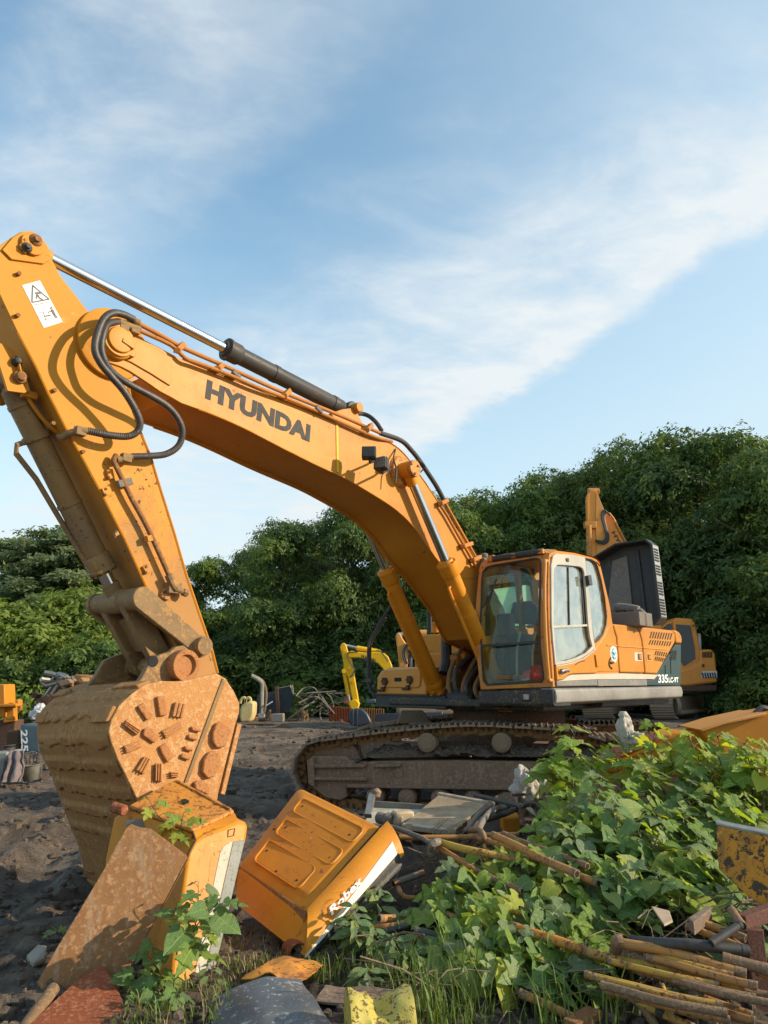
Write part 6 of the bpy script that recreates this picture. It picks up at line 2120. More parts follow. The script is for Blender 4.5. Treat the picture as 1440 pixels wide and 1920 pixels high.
def heap_piece(pts, Y, d, mat, nm, lb, cat, bev=.04):
    single(nm, yslab(pts, Y, d), mat, at_y(sum(p[0] for p in pts) / len(pts), max(p[1] for p in pts), Y), lb, cat, 'rusty scraps of the heap behind the bucket' if nm == 'scrap_piece' else 'pieces of the scrap heap behind the bucket', bev)
HY = 19
heap_piece([(84, 1284), (88, 1276), (113, 1271), (118, 1282), (92, 1297)], HY, .7, M['darkrust'], 'scrap_box', 'long rusty channel lying on the left of the scrap heap', 'scrap metal')
heap_piece([(132, 1275), (139, 1264), (172, 1268), (176, 1277), (166, 1285), (140, 1291)], HY + .3, .8, M['rust'], 'scrap_box', 'brown rusty box on top of the scrap heap behind the bucket', 'scrap metal')
heap_piece([(168, 1280), (178, 1266), (203, 1262), (214, 1270), (208, 1290), (175, 1292)], HY + .6, .9, M['darkrust'], 'scrap_plate', 'dark rusty plate at the right end of the scrap heap', 'scrap metal')
heap_piece([(65, 1312), (98, 1300), (108, 1310), (100, 1322), (68, 1325)], HY - .3, .8, M['darkrust'], 'scrap_box', 'dark scrap lump low on the left of the heap above the white bag', 'scrap metal')
heap_piece([(95, 1300), (140, 1288), (210, 1286), (215, 1330), (100, 1335)], HY + .8, 1.2, M['darkrust'], 'scrap_block', 'dark mass of scrap in the middle of the heap', 'scrap metal')
heap_piece([(52, 1352), (66, 1330), (80, 1322), (90, 1326), (76, 1352)], HY - 1.5, .5, M['blackpaint'], 'scrap_plate', 'black plate leaning under the white bag', 'scrap metal')
random.seed(15)
for k in range(34):
    u, v = random.uniform(62, 216), 0
    v = 1332 - random.random() ** 1.4 * (20 + 46 * sin(pi * min(1, (u - 40) / 175)))
    w_, h_ = random.uniform(8, 26), random.uniform(4, 13)
    a = random.uniform(-.6, .6)
    pts = [(u + dx * w_ * cos(a) - dy * h_ * sin(a), v + dx * w_ * sin(a) + dy * h_ * cos(a)) for dx, dy in ((-.5, -.5), (.4, -.6), (.55, .3), (-.3, .5))]
    heap_piece(pts, HY + random.uniform(-.6, 1.2), random.uniform(.08, .5), M[random.choice(('rust_arm', 'rust', 'tframe', 'redrust', 'darkrust'))], 'scrap_piece', 'one of the rusty plate scraps piled in the heap behind the bucket', 'scrap metal', .02)
mb = MB()
random.seed(14)
for k in range(6):
    c = at_y(112 + random.uniform(-14, 14), 1278 + random.uniform(-6, 18), HY - .5)
    d = V((random.uniform(-1, 1), random.uniform(-.4, .4), random.uniform(-.6, .6))).normalized()
    mb.tube(catmull([c - d * .4, c + V((0, 0, .12)), c + d * .35 + V((0, 0, -.1)), c + d * .5], 4), .06, 7)
single('twisted_pipe', mb, M['steel'], at_y(112, 1300, HY), 'tangle of bare twisted metal on the scrap heap', 'scrap metal')
def sackf(c, r, seed, n=26, m=34, wr=.45):
    rows = []
    for i in range(n):
        t = pi * i / (n - 1)
        row = []
        for j in range(m):
            a = 2 * pi * j / m
            d = V((sin(t) * cos(a), sin(t) * sin(a), cos(t)))
            k = 1 + wr * noise.noise(d * 1.7 + V((seed, 0, 0))) - wr * .8 * abs(noise.noise(d * 3.3 + V((0, seed, 0)))) - wr * .5 * abs(noise.noise(d * 7.3 + V((seed, seed, 0)))) + .08 * noise.noise(d * 13)
            row.append(V(c) + V((d.x * r[0], d.y * r[1], d.z * r[2])) * k)
        rows.append(row)
    return rows
M['sack'] = plain('dusty_white_sack', (.40, .36, .3), .75, 0, 14, .14, .006)
single('white_bag', MB().loft(sackf(at_y(74, 1338, 16.5), (.2, .16, .19), 4, wr=.6)), plain('white_bag_cloth', (.45, .47, .48), .6, 0, 14, .15), at_y(72, 1355, 16.5), 'crumpled white plastic bag on the edge of the scrap heap', 'bag', None, 0, 50)
# brick wall far behind, laid brick by brick where it shows
wl = empty('brick_wall', at_y(26, 1318, 40), None, 'small red brick wall behind the orange machine frame at the far left', 'wall')
Wm = Matrix.Translation(-wl.location)
p0 = at_y(8, 1308, 40)
MB().box(p0 + V((.55, .12, .1)), (1.4, .2, 1.5)).obj('wall_core', M['mudpack'], wl, 0, 0, Wm)
bme = MB().box((0, 0, 0), (.21, .1, .06)).mesh('brick', rusty('old_brick', [(.3, .08, .045), (.22, .06, .035), (.36, .13, .08)], .9, 4), 0)
for r in range(17):
    for k in range(6):
        o = bpy.data.objects.new('brick', bme)
        COL.objects.link(o)
        o.parent = wl
        o.location = Wm @ (p0 + V((-.05 + .23 * k + (.11 if r % 2 else 0), random.uniform(-.004, .004), -.45 + .078 * r)))
# ---- along the foot of the wood
YB = 30
M['cream'] = plain('faded_yellow_plastic', (.55, .42, .18), .6, 0, 3, .15)
T = Thing('machine_hood', on_z(465, 1356), 'pale yellow machine hood with two curled lugs standing right of the bucket', 'machine hood')
T.part('hood_shell', yslab([(449, 1331), (452, 1322), (468, 1314), (477, 1317), (476, 1338), (470, 1353), (452, 1356), (448, 1345)], YB - 1, .7), M['cream'], .08)
for u in (456, 465):
    T.part('lug', MB().tube(catmull([at_y(u + du, 1316 + dv, YB - 1.2) for du, dv in ((-5, 3), (-3, -5), (2, -8), (5, -4), (4, 2))], 3), .06, 7), M['cream'])
single('dark_wheel', MB().lathe(at_y(448, 1343, YB - 1.3), at_y(448, 1343, YB - 1), [(0, .1), (0, .3), (.3, .36), (.7, .36), (1, .3)], 16), M['rubber'], on_z(448, 1353), 'dark tyre lying against the pale yellow hood', 'tyre')
M['bluedark'] = plain('dark_blue_sheeting', (.03, .042, .055), .6, 0, 5, .3)
single('sheet_panel', yslab([(478, 1338), (482, 1303), (516, 1296), (521, 1338)], YB + 1, .2), M['bluedark'], on_z(500, 1345), 'dark blue sheet panel leaning behind the curved post', 'panel', 'dark panels at the wood edge', .02)
single('sheet_panel', yslab([(521, 1335), (519, 1291), (545, 1287), (549, 1300), (545, 1336)], YB + 1.3, .15), M['bluedark'], on_z(533, 1345), 'taller dark panel with a pale top rail beside the rusty post', 'panel', 'dark panels at the wood edge', .02)
single('top_rail', MB().tube([at_y(u, v, YB + 1.1) for u, v in ((520, 1291), (545, 1286), (548, 1299))], .03, 6), M['steel'], at_y(535, 1290, YB + 1.1), 'bent pale rail on top of the taller dark panel', 'rail')
single('curved_post', MB().tube(catmull([at_y(u, v, YB - .2) for u, v in ((490, 1340), (491, 1300), (491, 1282), (484, 1274), (472, 1267))], 5), .085, 8), plain('weathered_grey_post', (.26, .24, .2), .8, 0, 5, .3), on_z(490, 1348), 'grey post with curved top standing before the blue panel', 'post')
single('curved_post', MB().tube(catmull([at_y(u, v, YB - .1) for u, v in ((495, 1340), (499, 1305), (497, 1288), (491, 1276), (482, 1270))], 5), .06, 8), plain('brown_bent_post', (.16, .12, .08), .8, 0, 5, .3), on_z(495, 1348), 'thin brown bent post right beside the grey curved post', 'post')
single('rusty_post', MB().beam(at_y(522, 1338, YB), at_y(518, 1286, YB), .13, .13), M['darkrust'], on_z(522, 1346), 'dark rusty upright post between the two dark panels', 'post')
single('white_lath', MB().beam(at_y(499, 1323, YB - .3), at_y(511, 1315.5, YB - .3), .05, .04), M['white'], at_y(505, 1320, YB - .3), 'short white lath leaning on the dark blue panel', 'lath')
b = on_z(476, 1352)
single('red_crate', MB().slab(ypx([(470, 1339), (484, 1339), (484, 1344), (470, 1344)], b.y), (0, 1, 0), .4), M['redrust'], b, 'faded red crate edge behind the grey box right of the yellow hood', 'crate', None, .02)
single('grey_box', yslab([(470, 1344.5), (484, 1344.5), (484, 1352), (470, 1352)], b.y - .1, .4), M['tframe'], on_z(477, 1352), 'small grey brown box under the red crate', 'box', None, .02)
single('grey_drum', MB().cyl(at_y(485, 1345, YB - 2), at_y(497, 1345, YB - 2), .16, n=18), M['steel'], on_z(491, 1351), 'pale grey drum lying beside the small dog', 'drum', None, .01)
single('concrete_block', yslab([(507, 1339), (531, 1338), (531, 1354), (507, 1354)], YB - 2.2, .45), rusty('old_concrete', [(.2, .18, .16), (.15, .135, .12), (.28, .26, .23)], .9, 3), on_z(519, 1355), 'weathered concrete block standing on the mud right of the small dog', 'block', None, .03)
# corrugated iron fence
T = Thing('corrugated_fence', on_z(640, 1352), 'low rusty corrugated iron fence behind the dark blue bucket', 'fence')
Yf = 29.5
for (u0, u1, v0a, v0b, v1) in ((617, 658, 1324, 1327, 1353), (659, 720, 1328, 1329, 1350)):
    a, b = at_y(u0, v1, Yf), at_y(u1, v1, Yf)
    ha, hb = at_y(u0, v0a, Yf).z, at_y(u1, v0b, Yf).z
    n = 44
    T.part('sheet', MB().sheet(lambda s, t: V((a.x + (b.x - a.x) * t, Yf + .045 * sin(t * 14 * 2 * pi), a.z - .1 + ((ha + (hb - ha) * t) - a.z + .1) * s)), 2, 84, .012), M['redrust' if u0 < 650 else 'rust'], 0, 60)
single('rusty_plate', yslab([(644, 1318), (654, 1290), (660, 1296), (654, 1322)], Yf + .4, .15), M['redrust'], at_y(650, 1330, Yf), 'leaning rusty plate behind the yellow mini excavator bucket', 'plate', None, .01)
single('blue_tub', yslab([(686, 1313), (704, 1310), (706, 1318), (688, 1321)], Yf - 1, .4), M['navy2'], at_y(696, 1321, Yf - 1), 'dull blue tub behind the handrail of the large excavator', 'tub', None, .04)
# brushwood heap
mb = MB()
random.seed(77)
for (pts, r) in (([(585, 1297), (600, 1302), (616, 1325), (640, 1352)], .03), ([(560, 1318), (590, 1306), (610, 1320), (625, 1350)], .03), ([(555, 1305), (570, 1290), (590, 1290), (598, 1306)], .025), ([(605, 1310), (600, 1335), (602, 1350)], .025),
                 ([(540, 1350), (565, 1330), (590, 1315)], .04), ([(550, 1302), (548, 1284)], .03), ([(612, 1300), (622, 1310), (628, 1335)], .02), ([(575, 1300), (630, 1296)], .03)):
    mb.tube(catmull([at_y(u, v, YB - .5 + random.uniform(-.3, .3)) for u, v in pts], 4), r, 5)
for k in range(60):
    u, v = random.uniform(550, 640), random.uniform(1296, 1340)
    L = random.uniform(8, 26)
    a = random.uniform(-.7, .7)
    mb.tube([at_y(u, v, YB + random.uniform(-.6, .6)), at_y(u + L * cos(a), v + L * sin(a), YB + random.uniform(-.6, .6))], random.uniform(.008, .016), 4)
o = mb.obj('brushwood', plain('dead_wood', (.2, .17, .13), .9, 0, 8, .3), None)
tag(o, kind='stuff')


# two small dogs before the wood
def dog(u, v, size, face, label):
    b = grounded(u, v)
    b.z = gz(b.x, b.y)
    body = bpy.data.meshes.new('dog')
    J = [(0, 0, .30), (.16, 0, .33), (.27, 0, .44), (.33, 0, .50), (.43, 0, .47), (-.14, 0, .31), (-.22, 0, .38), (-.28, 0, .46),
         (.16, .06, .2), (.17, .06, .02), (.2, .06, .01), (.16, -.06, .2), (.17, -.06, .02), (.2, -.06, .01),
         (-.16, .06, .22), (-.22, .06, .12), (-.18, .06, .02), (-.15, .06, .01), (-.16, -.06, .22), (-.22, -.06, .12), (-.18, -.06, .02), (-.15, -.06, .01),
         (.31, .05, .58), (.31, -.05, .58)]
    E = [(0, 1), (1, 2), (2, 3), (3, 4), (0, 5), (5, 6), (6, 7), (1, 8), (8, 9), (9, 10), (1, 11), (11, 12), (12, 13), (5, 14), (14, 15), (15, 16), (16, 17), (5, 18), (18, 19), (19, 20), (20, 21), (3, 22), (3, 23)]
    R = [.10, .115, .075, .085, .035, .095, .03, .015, .045, .025, .02, .045, .025, .02, .055, .03, .022, .02, .055, .03, .022, .02, .018, .018]
    ca, sa = cos(face), sin(face)
    body.from_pydata([((x * ca - y * sa) * size, (x * sa + y * ca) * size, z * size) for x, y, z in J], E, [])
    o = bpy.data.objects.new('dog', body)
    COL.objects.link(o)
    o.location = b
    sk = o.modifiers.new('skin', 'SKIN')
    for i, sv in enumerate(body.skin_vertices[0].data):
        sv.radius = (R[i] * size, R[i] * size)
        sv.use_root = (i == 0)
    o.modifiers.new('sub', 'SUBSURF').levels = 1
    o.modifiers['sub'].render_levels = 1
    body.materials.append(DOGM)
    tag(o, label, 'dog', 'dogs before the wood')


DOGM = plain('tan_fur', (.36, .22, .1), .9, 0, 12, .3)
dog(571, 1352, .95, -1.9, 'tan dog standing on the mud in front of the brushwood')
dog(503, 1352, .8, -1.2, 'small tan dog beside the weathered concrete block')
# ================================================================== NEAR JUNK
def plane3(a, b, c):
    n = (V(b) - V(a)).cross(V(c) - V(a)).normalized()
    return V(a), (n if n.y < 0 else -n)          # normal towards the viewer


def on(pl, pts):
    return [on_plane(u, v, pl[0], pl[1]) for u, v in pts]


M['rustplate'] = rusty('leaning_plate_rust', [(.30, .145, .055), (.20, .095, .045), (.42, .23, .11), (.34, .25, .17)], .8, 1.6, .004)
M['darkstripe'] = paint('worn_dark_stripe', (.15, .155, .14), (.22, .22, .19), chips=.6, dirty=.4, dirt=(.3, .27, .2), sc=3)
M['palestripe'] = paint('worn_pale_stripe', (.5, .46, .36), (.4, .36, .27), chips=.5, dirty=.4, dirt=(.3, .25, .17), sc=3)
M['whitestripe'] = paint('white_stripe', (.72, .69, .6), (.62, .59, .5), chips=.2, dirty=.15, sc=3)

# ---- brown plate leaning on the upright hood
gl = grounded(75, 1852)
gr_ = grounded(222, 1856)
pl = plane3(gl, gr_, at_y(352, 1607, 4.54))
pts = [(69, 1843), (79, 1858), (150, 1862), (222, 1854), (288, 1728), (345, 1619), (352, 1610), (350, 1604), (318, 1580), (290, 1559), (282, 1554), (262, 1551), (246, 1545), (238, 1551), (215, 1590), (196, 1628), (150, 1706), (105, 1780)]
w3 = on(pl, pts)
T = Thing('rusty_plate', (gl + gr_) / 2, 'large brown rusty steel plate leaning against the upright orange hood', 'steel plate')
T.part('plate_sheet', MB().slab(w3, -pl[1], .014), M['rustplate'], .003, 0)
e = on(pl, [(352, 1610), (288, 1728), (222, 1854)])
T.part('folded_edge', MB().slab([e[0], e[2], e[2] - pl[1] * .03 + V((.0, 0, 0)), e[0] - pl[1] * .03], (1, 0, 0), .006), M['rust'], .002)

# ---- upright orange hood: a box shell stood on its end, pitted top, striped side
A0, A1, A2, A3 = at_y(241, 1510, 5.0), at_y(330, 1460, 5.36), at_y(440, 1519, 5.06), at_y(361, 1556, 4.74)
T = Thing('upright_hood', grounded(350, 1866), 'orange machine hood standing on end with rust pitted top and pale striped side', 'machine hood')
lid_n = (A1 - A0).cross(A3 - A0).normalized()
lid_n = lid_n if lid_n.z > 0 else -lid_n
rim = [A0, A0.lerp(A1, .5) + lid_n * .004, A1.lerp(A0, .04), A1, A1.lerp(A2, .1), A1.lerp(A2, .92), A2, A2.lerp(A3, .08), A2.lerp(A3, .6), A3, A3.lerp(A0, .5)]
T.part('top_sheet', MB().slab(rim, -lid_n, .03), M['orange_rust'], .012, 30)
c = on_plane(347, 1503, A0, lid_n)
ax = (A2 - A1).normalized()
ay = lid_n.cross(ax)
T.part('hole', MB().slab([c + ax * (.032 * cos(t)) + ay * (.022 * sin(t)) + lid_n * .001 for t in [k * pi / 9 for k in range(18)]], lid_n, .003), M['dark'])
T.part('ridge', MB().beam(A1.lerp(A0, .05) + (A2 - A1) * .05 + lid_n * .005, A1.lerp(A0, .05) + (A2 - A1) * .97 + lid_n * .005, .02, .016, lid_n), M['orange_rust'], .005)
T.part('rust_tear', MB().slab([A2.lerp(A1, .22) + lid_n * .003 - ay * .0, A2.lerp(A1, .3) + lid_n * .003, A2.lerp(A1, .26) + lid_n * .003 + (A3 - A2) * .12, A2.lerp(A1, .2) + lid_n * .003 + (A3 - A2) * .1], lid_n, .002), M['redrust'])
# side face and shoulders
TLf, TR, BR, BLf = at_y(352, 1606, 4.66), at_y(464, 1546, 5.0), at_y(390, 1858, 4.42), at_y(322, 1876, 4.36)
fpl = plane3(TLf, TR, BLf)
side_pts = [(347, 1625), (352, 1597), (364, 1576), (385, 1562), (420, 1550), (447, 1538), (462, 1543), (466, 1549), (463, 1572), (430, 1700), (396, 1856), (388, 1860), (360, 1868), (330, 1868), (316, 1862), (322, 1800)]
fw_ = on(fpl, side_pts)
back = V((-.28, .42, .02))
side = T.part('side_panel', MB().slab(fw_, back, .5), M['orange_junk'], .025, 30, seg=3)
st = on(fpl, [(444, 1576), (428, 1583), (421, 1596), (396, 1718), (366, 1866), (382, 1864), (404, 1770), (432, 1640), (446, 1578)])
T.part('pale_stripe', MB().slab([p - back.normalized() * .004 for p in on(fpl, [(412, 1600), (418, 1588), (432, 1578), (436, 1578), (404, 1720), (376, 1864), (356, 1867)])], back, .006), M['palestripe'], .002, 0, parent=side)
T.part('dark_stripe', MB().slab([p - back.normalized() * .004 for p in on(fpl, [(437, 1578), (459, 1574), (430, 1700), (394, 1855), (377, 1863), (405, 1720)])], back, .006), M['darkstripe'], .002, 0, parent=side)
sh = on(fpl, [(364, 1576), (385, 1562), (420, 1550), (447, 1538)])
T.part('shoulder', MB().loft([[A3 - lid_n * .02, A3.lerp(A2, .4) - lid_n * .02, A2.lerp(A3, .25) - lid_n * .02, A2 - lid_n * .02], [p + back * .02 for p in sh]], closed=False), M['orange_junk'], 0, 60)
T.part('front_panel', MB().slab([A0 - lid_n * .03, A3 - lid_n * .03, at_y(350, 1606, 4.75), at_y(318, 1868, 4.5), at_y(190, 1800, 4.8), at_y(198, 1612, 5.05), at_y(214, 1534, 5.05)], (.1, 1, 0), .03), M['orange_junk'], .008)
T.part('grey_patch', MB().slab([at_y(u, v, 4.93) for u, v in ((232, 1540), (262, 1536), (278, 1556), (240, 1556))], (.1, 1, 0), .02), M['greystripe'], .004)
T.part('rusty_roller', MB().cyl(at_y(212, 1513, 4.96), at_y(234, 1520, 4.92), .034, n=14), M['redrust'], .006)
dd = on(fpl, [(447, 1545), (462, 1546), (459, 1570), (446, 1572)])
sq = [p - back.normalized() * .004 for p in on(fpl, [(428, 1556), (440, 1553), (438, 1566), (427, 1569)])]
T.part('emblem_square', MB().tube(sq + [sq[0]], .003, 4), M['darkrust'])
tr = on(fpl, [(362, 1600), (350, 1622), (354, 1640)])
T.part('torn_edge', MB().tube([A3 - lid_n * .01] + [p - back.normalized() * .006 for p in on(fpl, [(366, 1575), (355, 1596), (349, 1612)])], .008, 6), M['darkrust'])

# ---- tilted orange hood with the printed name
C = at_y(576, 1712, 4.86)
D = at_y(447, 1622, 5.5)
A = at_y(561, 1474, 6.05)
B = at_y(722, 1552, 5.4)
F = grounded(573, 1800) + V((0, 0, .0))
n_top = (D - C).cross(B - C).normalized()
n_top = n_top if n_top.z > 0 else -n_top
T = Thing('tilted_hood', F, 'orange machine hood tipped on edge, three pressed panels on top and printed name on side', 'machine hood')
dn = (F - C)
E_ = B + dn * .62
def top(s, t, h=0.0):          # s: C->B, t: C->D
    return C.lerp(B, s).lerp(D.lerp(A, s), t) + n_top * h
def hood_ring(inset_, h, drop):
    """outline of the hood at a given inset from its rim, rounded corners"""
    out = []
    for x, y in rrect(1 - 2 * inset_, 1 - 2 * inset_, .06, 5):
        out.append(top(x + .5, y + .5, h) + drop)
    return out
rings = [hood_ring(-.005, 0, dn * .95), hood_ring(-.015, 0, dn * .5), hood_ring(-.012, 0, dn * .18), hood_ring(0.0, 0, dn * .06), hood_ring(.02, 0, dn * .01), hood_ring(.05, .004, V()), hood_ring(.09, .006, V()), hood_ring(.1, .014, V()), hood_ring(.12, .016, V())]
shell_ = T.part('hood_shell', MB().loft(rings, cap=False).loft([hood_ring(.12, .016, V()), hood_ring(.125, .016, V())]), M['orange_junk'], 0, 50)
m_in = MB().loft([hood_ring(.03, -.03, dn * .9), hood_ring(.03, -.03, V())])
T.part('inner_lining', m_in, M['darkrust'], 0, 30)
# end shoulder: thick rounded side carrying the stripe
def sidep(s, q, out=0.0):      # s along C->B, q down from the rim
    a = C.lerp(F, q)
    b = B.lerp(at_y(752, 1612, 5.3), q)
    nrm = (B - C).cross(dn).normalized()
    nrm = nrm if nrm.y < 0 else -nrm
    return a.lerp(b, s) + nrm * out
T.part('side_cheek', MB().sheet(lambda s, t: sidep(-.01 + 1.04 * s, -.06 + 1.05 * t, .012 + .055 * sin(pi * min(1, max(0, .08 + .85 * t))) ** .7), 30, 16, .01), M['orange_junk'], 0, 60)
R0 = lambda s, q: sidep(s, q, .078 if .25 < q < .8 else .055)
def strip(q0a, q1a, q0b, q1b, nm, mat, s0=0.0, s1=.97):
    def f(s, t):
        s_ = s0 + (s1 - s0) * s
        q0 = q0a + (q0b - q0a) * s
        q1 = q1a + (q1b - q1a) * s
        q = q0 + (q1 - q0) * t
        return sidep(-.01 + 1.04 * s_, q, .018 + .055 * sin(pi * min(1, max(0, .08 + .85 * (q + .06) / 1.05))) ** .7)
    T.part(nm, MB().sheet(f, 20, 5, .006), M[mat], 0, 60)
strip(.96, 1.0, .52, .86, 'white_stripe', 'whitestripe', .0, .93)
strip(1.0, 1.05, .86, 1.2, 'dark_stripe', 'skirt', .0, .95)
def sp2(u, v):
    p = sidep(.5, .5, .078)
    nn = (B - C).cross(dn).normalized()
    return on_plane(u, v, p, nn)
nn = (B - C).cross(dn).normalized()
nn = nn if nn.y < 0 else -nn
T.part('lettering', text_mb('Robex', sp2(622, 1718), sp2(680, 1656), sp2(617.5, 1702), nn, .03, .006), M['white'], smooth=0)
# pressed panels: raised beads and flat fields
def bead(s0, s1, t0, t1, r=.05):
    w, h = s1 - s0, t1 - t0
    loop = [top(x, y, .017) for x, y in rrect(w, h, min(r, w * .45, h * .45), 5, (s0 + s1) / 2, (t0 + t1) / 2)]
    T.part('pressed_bead', MB().tube(loop + [loop[0]], .0075, 6), M['orange_junk'], parent=shell_)
bead(.10, .34, .22, .86)
bead(.42, .60, .13, .86)
bead(.70, .88, .12, .86)
for s, t in ((.16, .3), (.24, .8), (.48, .2), (.52, .8), (.58, .5), (.76, .2), (.80, .8), (.7, .46), (.45, .9), (.13, .55)):
    c = top(s, t, .0165)
    x_, y_, _ = basis(n_top)
    r = .009
    T.part('bolt_hole', MB().slab([c + (x_ * cos(a) + y_ * sin(a)) * r for a in [k * pi / 5 for k in range(10)]], n_top, .002), M['dark'], parent=shell_)
T.part('seam', MB().tube([top(.0 + .01, -.0, .01), top(.5, .015, .02), top(.99, .03, .012)], .006, 5), M['darkrust'], parent=shell_)
T.part('rust_patch', MB().slab([top(s, t, .0168) for s, t in ((.29, .2), (.33, .14), (.36, .16), (.35, .21), (.31, .24))], n_top, .0015), M['redrust'], parent=shell_)
T.part('rust_patch', MB().slab([top(s, t, .0168) for s, t in ((.74, .36), (.77, .35), (.765, .55), (.75, .56))], n_top, .0015), M['redrust'], parent=shell_)
# front lower flange in brown rust
fl = [at_y(448, 1624, 5.49), at_y(576, 1712, 4.85), at_y(566, 1748, 4.8), at_y(440, 1656, 5.45)]
T.part('rust_flange', MB().slab(fl, (0, 1, .1), .02), M['rust'], .006)
fl = [at_y(560, 1745, 4.8), at_y(577, 1714, 4.86), at_y(594, 1735, 4.84), at_y(575, 1797, 4.78), at_y(571, 1795, 4.78)]
T.part('corner_fold', MB().slab(fl, (.1, 1, 0), .02), M['orange_junk'], .006)
# props below it
single('bottle_lid', MB().lathe(at_y(546, 1776, 4.9), at_y(560, 1788, 4.72), [(0, .02), (0, .06), (.3, .068), (1, .058), (1, .048), (.4, .04)], 20), M['redrust'], grounded(553, 1798), 'dirty red plastic cap lying under the low corner of the tilted hood', 'cap', None, .006)

# ---- flat sheets in the front
def flat_sheet(pts, lift, nm, mat, label, cat, t=.006, z=None, curl=.0):
    w = [on_z(u, v, (gz(on_z(u, v).x, on_z(u, v).y) if z is None else z) + lift) for u, v in pts]
    b = sum(w, V()) / len(w)
    return single(nm, MB().slab(w, (0, 0, 1), t), mat, b, label, cat, None, .002, 0)
M['bluesheet'] = paint('flaking_blue_grey_sheet', (.06, .075, .09), (.1, .115, .13), chips=1.0, dirty=.45, dirt=(.28, .22, .08), rust=(.3, .3, .3), sc=2.2, rough=.35)
def sheetf(s, t):
    a, b_ = on_z(386, 1884, .05), on_z(563, 1838, .1)
    c_, d_ = on_z(420, 1990, .03), on_z(640, 1950, .09)
    p = a.lerp(b_, t).lerp(c_.lerp(d_, t), s)
    return p + V((0, 0, .05 * sin(pi * t) + .012 * noise.noise(V((s * 4, t * 4, 1)))))
single('metal_sheet', MB().sheet(sheetf, 14, 18, .006), M['bluesheet'], sheetf(.5, .5) - V((0, 0, .07)), 'flaking blue grey metal sheet lying in front of the tilted hood', 'metal sheet', None, 0, 60)
def sheetg(s, t):
    a, b_ = on_z(452, 1838, .06), on_z(512, 1800, .09)
    c_, d_ = on_z(560, 1842, .1), on_z(606, 1806, .08)
    return a.lerp(b_, t).lerp(c_.lerp(d_, t), s) + V((0, 0, .03 * noise.noise(V((s * 3, t * 3, 4))) + .02 * sin(s * 4)))
single('rusty_scrap', MB().sheet(sheetg, 14, 10, .005), M['orange_rust'], sheetg(.5, .5) - V((0, 0, .08)), 'curled flake of rusty orange sheet just behind the blue grey sheet', 'metal sheet', None, 0, 50)
M['boardbrown'] = rusty('sodden_board', [(.2, .14, .1), (.15, .1, .075), (.26, .2, .15)], .95, 2)
def sheeth(s, t):
    a, b_ = on_z(590, 1880, .05), on_z(610, 1850, .06)
    c_, d_ = on_z(800, 1900, .05), on_z(775, 1860, .06)
    return a.lerp(b_, t).lerp(c_.lerp(d_, t), s) + V((0, 0, .02 * noise.noise(V((s * 3, t * 3, 8)))))
single('board', MB().sheet(sheeth, 16, 8, .01), M['boardbrown'], sheeth(.5, .5) - V((0, 0, .06)), 'sodden brown board lying behind the crushed yellow drum', 'board', None, 0, 50)
def clothg(s, t):
    a, b_ = on_z(695, 1826, .05), on_z(705, 1800, .08)
    c_, d_ = on_z(738, 1826, .05), on_z(742, 1792, .1)
    return a.lerp(b_, t).lerp(c_.lerp(d_, t), s) + V((0, 0, .05 * noise.noise(V((s * 3, t * 3, 18))) + .03 * sin(t * 7)))
single('rag', MB().sheet(clothg, 14, 12, .006), plain('khaki_rag', (.3, .24, .1), .9, 0, 20, .2), clothg(.5, .5) - V((0, 0, .07)), 'khaki rag lying in the grass right of the tilted hood', 'rag', None, 0, 50)
# crushed yellow drum
M['yeldrum'] = paint('spotted_yellow_drum', (.5, .4, .06), (.44, .37, .13), chips=1.25, dirty=.25, dirt=(.25, .2, .1), rust=(.12, .08, .03), sc=1.6)
da, db = on_z(652, 1925, .12), on_z(770, 1915, .12)
ux = (db - da).normalized()
uy = V((-ux.y, ux.x, 0))
mb = MB()
rows = []
for i in range(17):
    t = i / 16
    row = []
    for k in range(32):
        a = 2 * pi * k / 32
        r = .135
        dent = .085 * math.exp(-((t - .5) / .2) ** 2) * max(0, sin(a - .2)) ** 2 + .012 * noise.noise(V((t * 6, cos(a) * 2, sin(a) * 2)))
        flare = .006 if (i in (0, 1, 15, 16) or i in (5, 11)) else 0
        row.append(da.lerp(db, t) + (uy * cos(a) + V((0, 0, 1)) * sin(a)) * (r - dent + flare))
    rows.append(row)
mb.loft(rows, cap=False)
mb.loft([[da + (p - da) * .97 for p in rows[0]], [da + ux * .02 + (p - da) * .9 for p in rows[0]]])
mb.loft([[db + (p - db) * .97 for p in rows[-1]], [db - ux * .02 + (p - db) * .9 for p in rows[-1]]])
single('yellow_drum', mb, M['yeldrum'], (da + db) / 2 - V((0, 0, .12)), 'crushed yellow drum lying on its side at the bottom edge of the photo', 'drum', None, 0, 40)
single('square_tube', MB().beam(on_z(1070, 1935, .05), at_y(1116, 1908, 3.85), .085, .085), M['rust'], on_z(1090, 1935), 'short rusty square tube at the bottom of the photo under the grass', 'tube', None, .006)
single('tube_bore', MB().beam(at_y(1115.6, 1908.3, 3.848), at_y(1116.3, 1907.8, 3.853), .06, .06), M['dark'], at_y(1116, 1908, 3.85), 'dark open end of the short square tube', 'tube end') if False else None

M['pipe_b0'] = rusty('brown_steel', [(.2, .12, .06), (.14, .085, .05), (.27, .17, .09)], .7, 3)
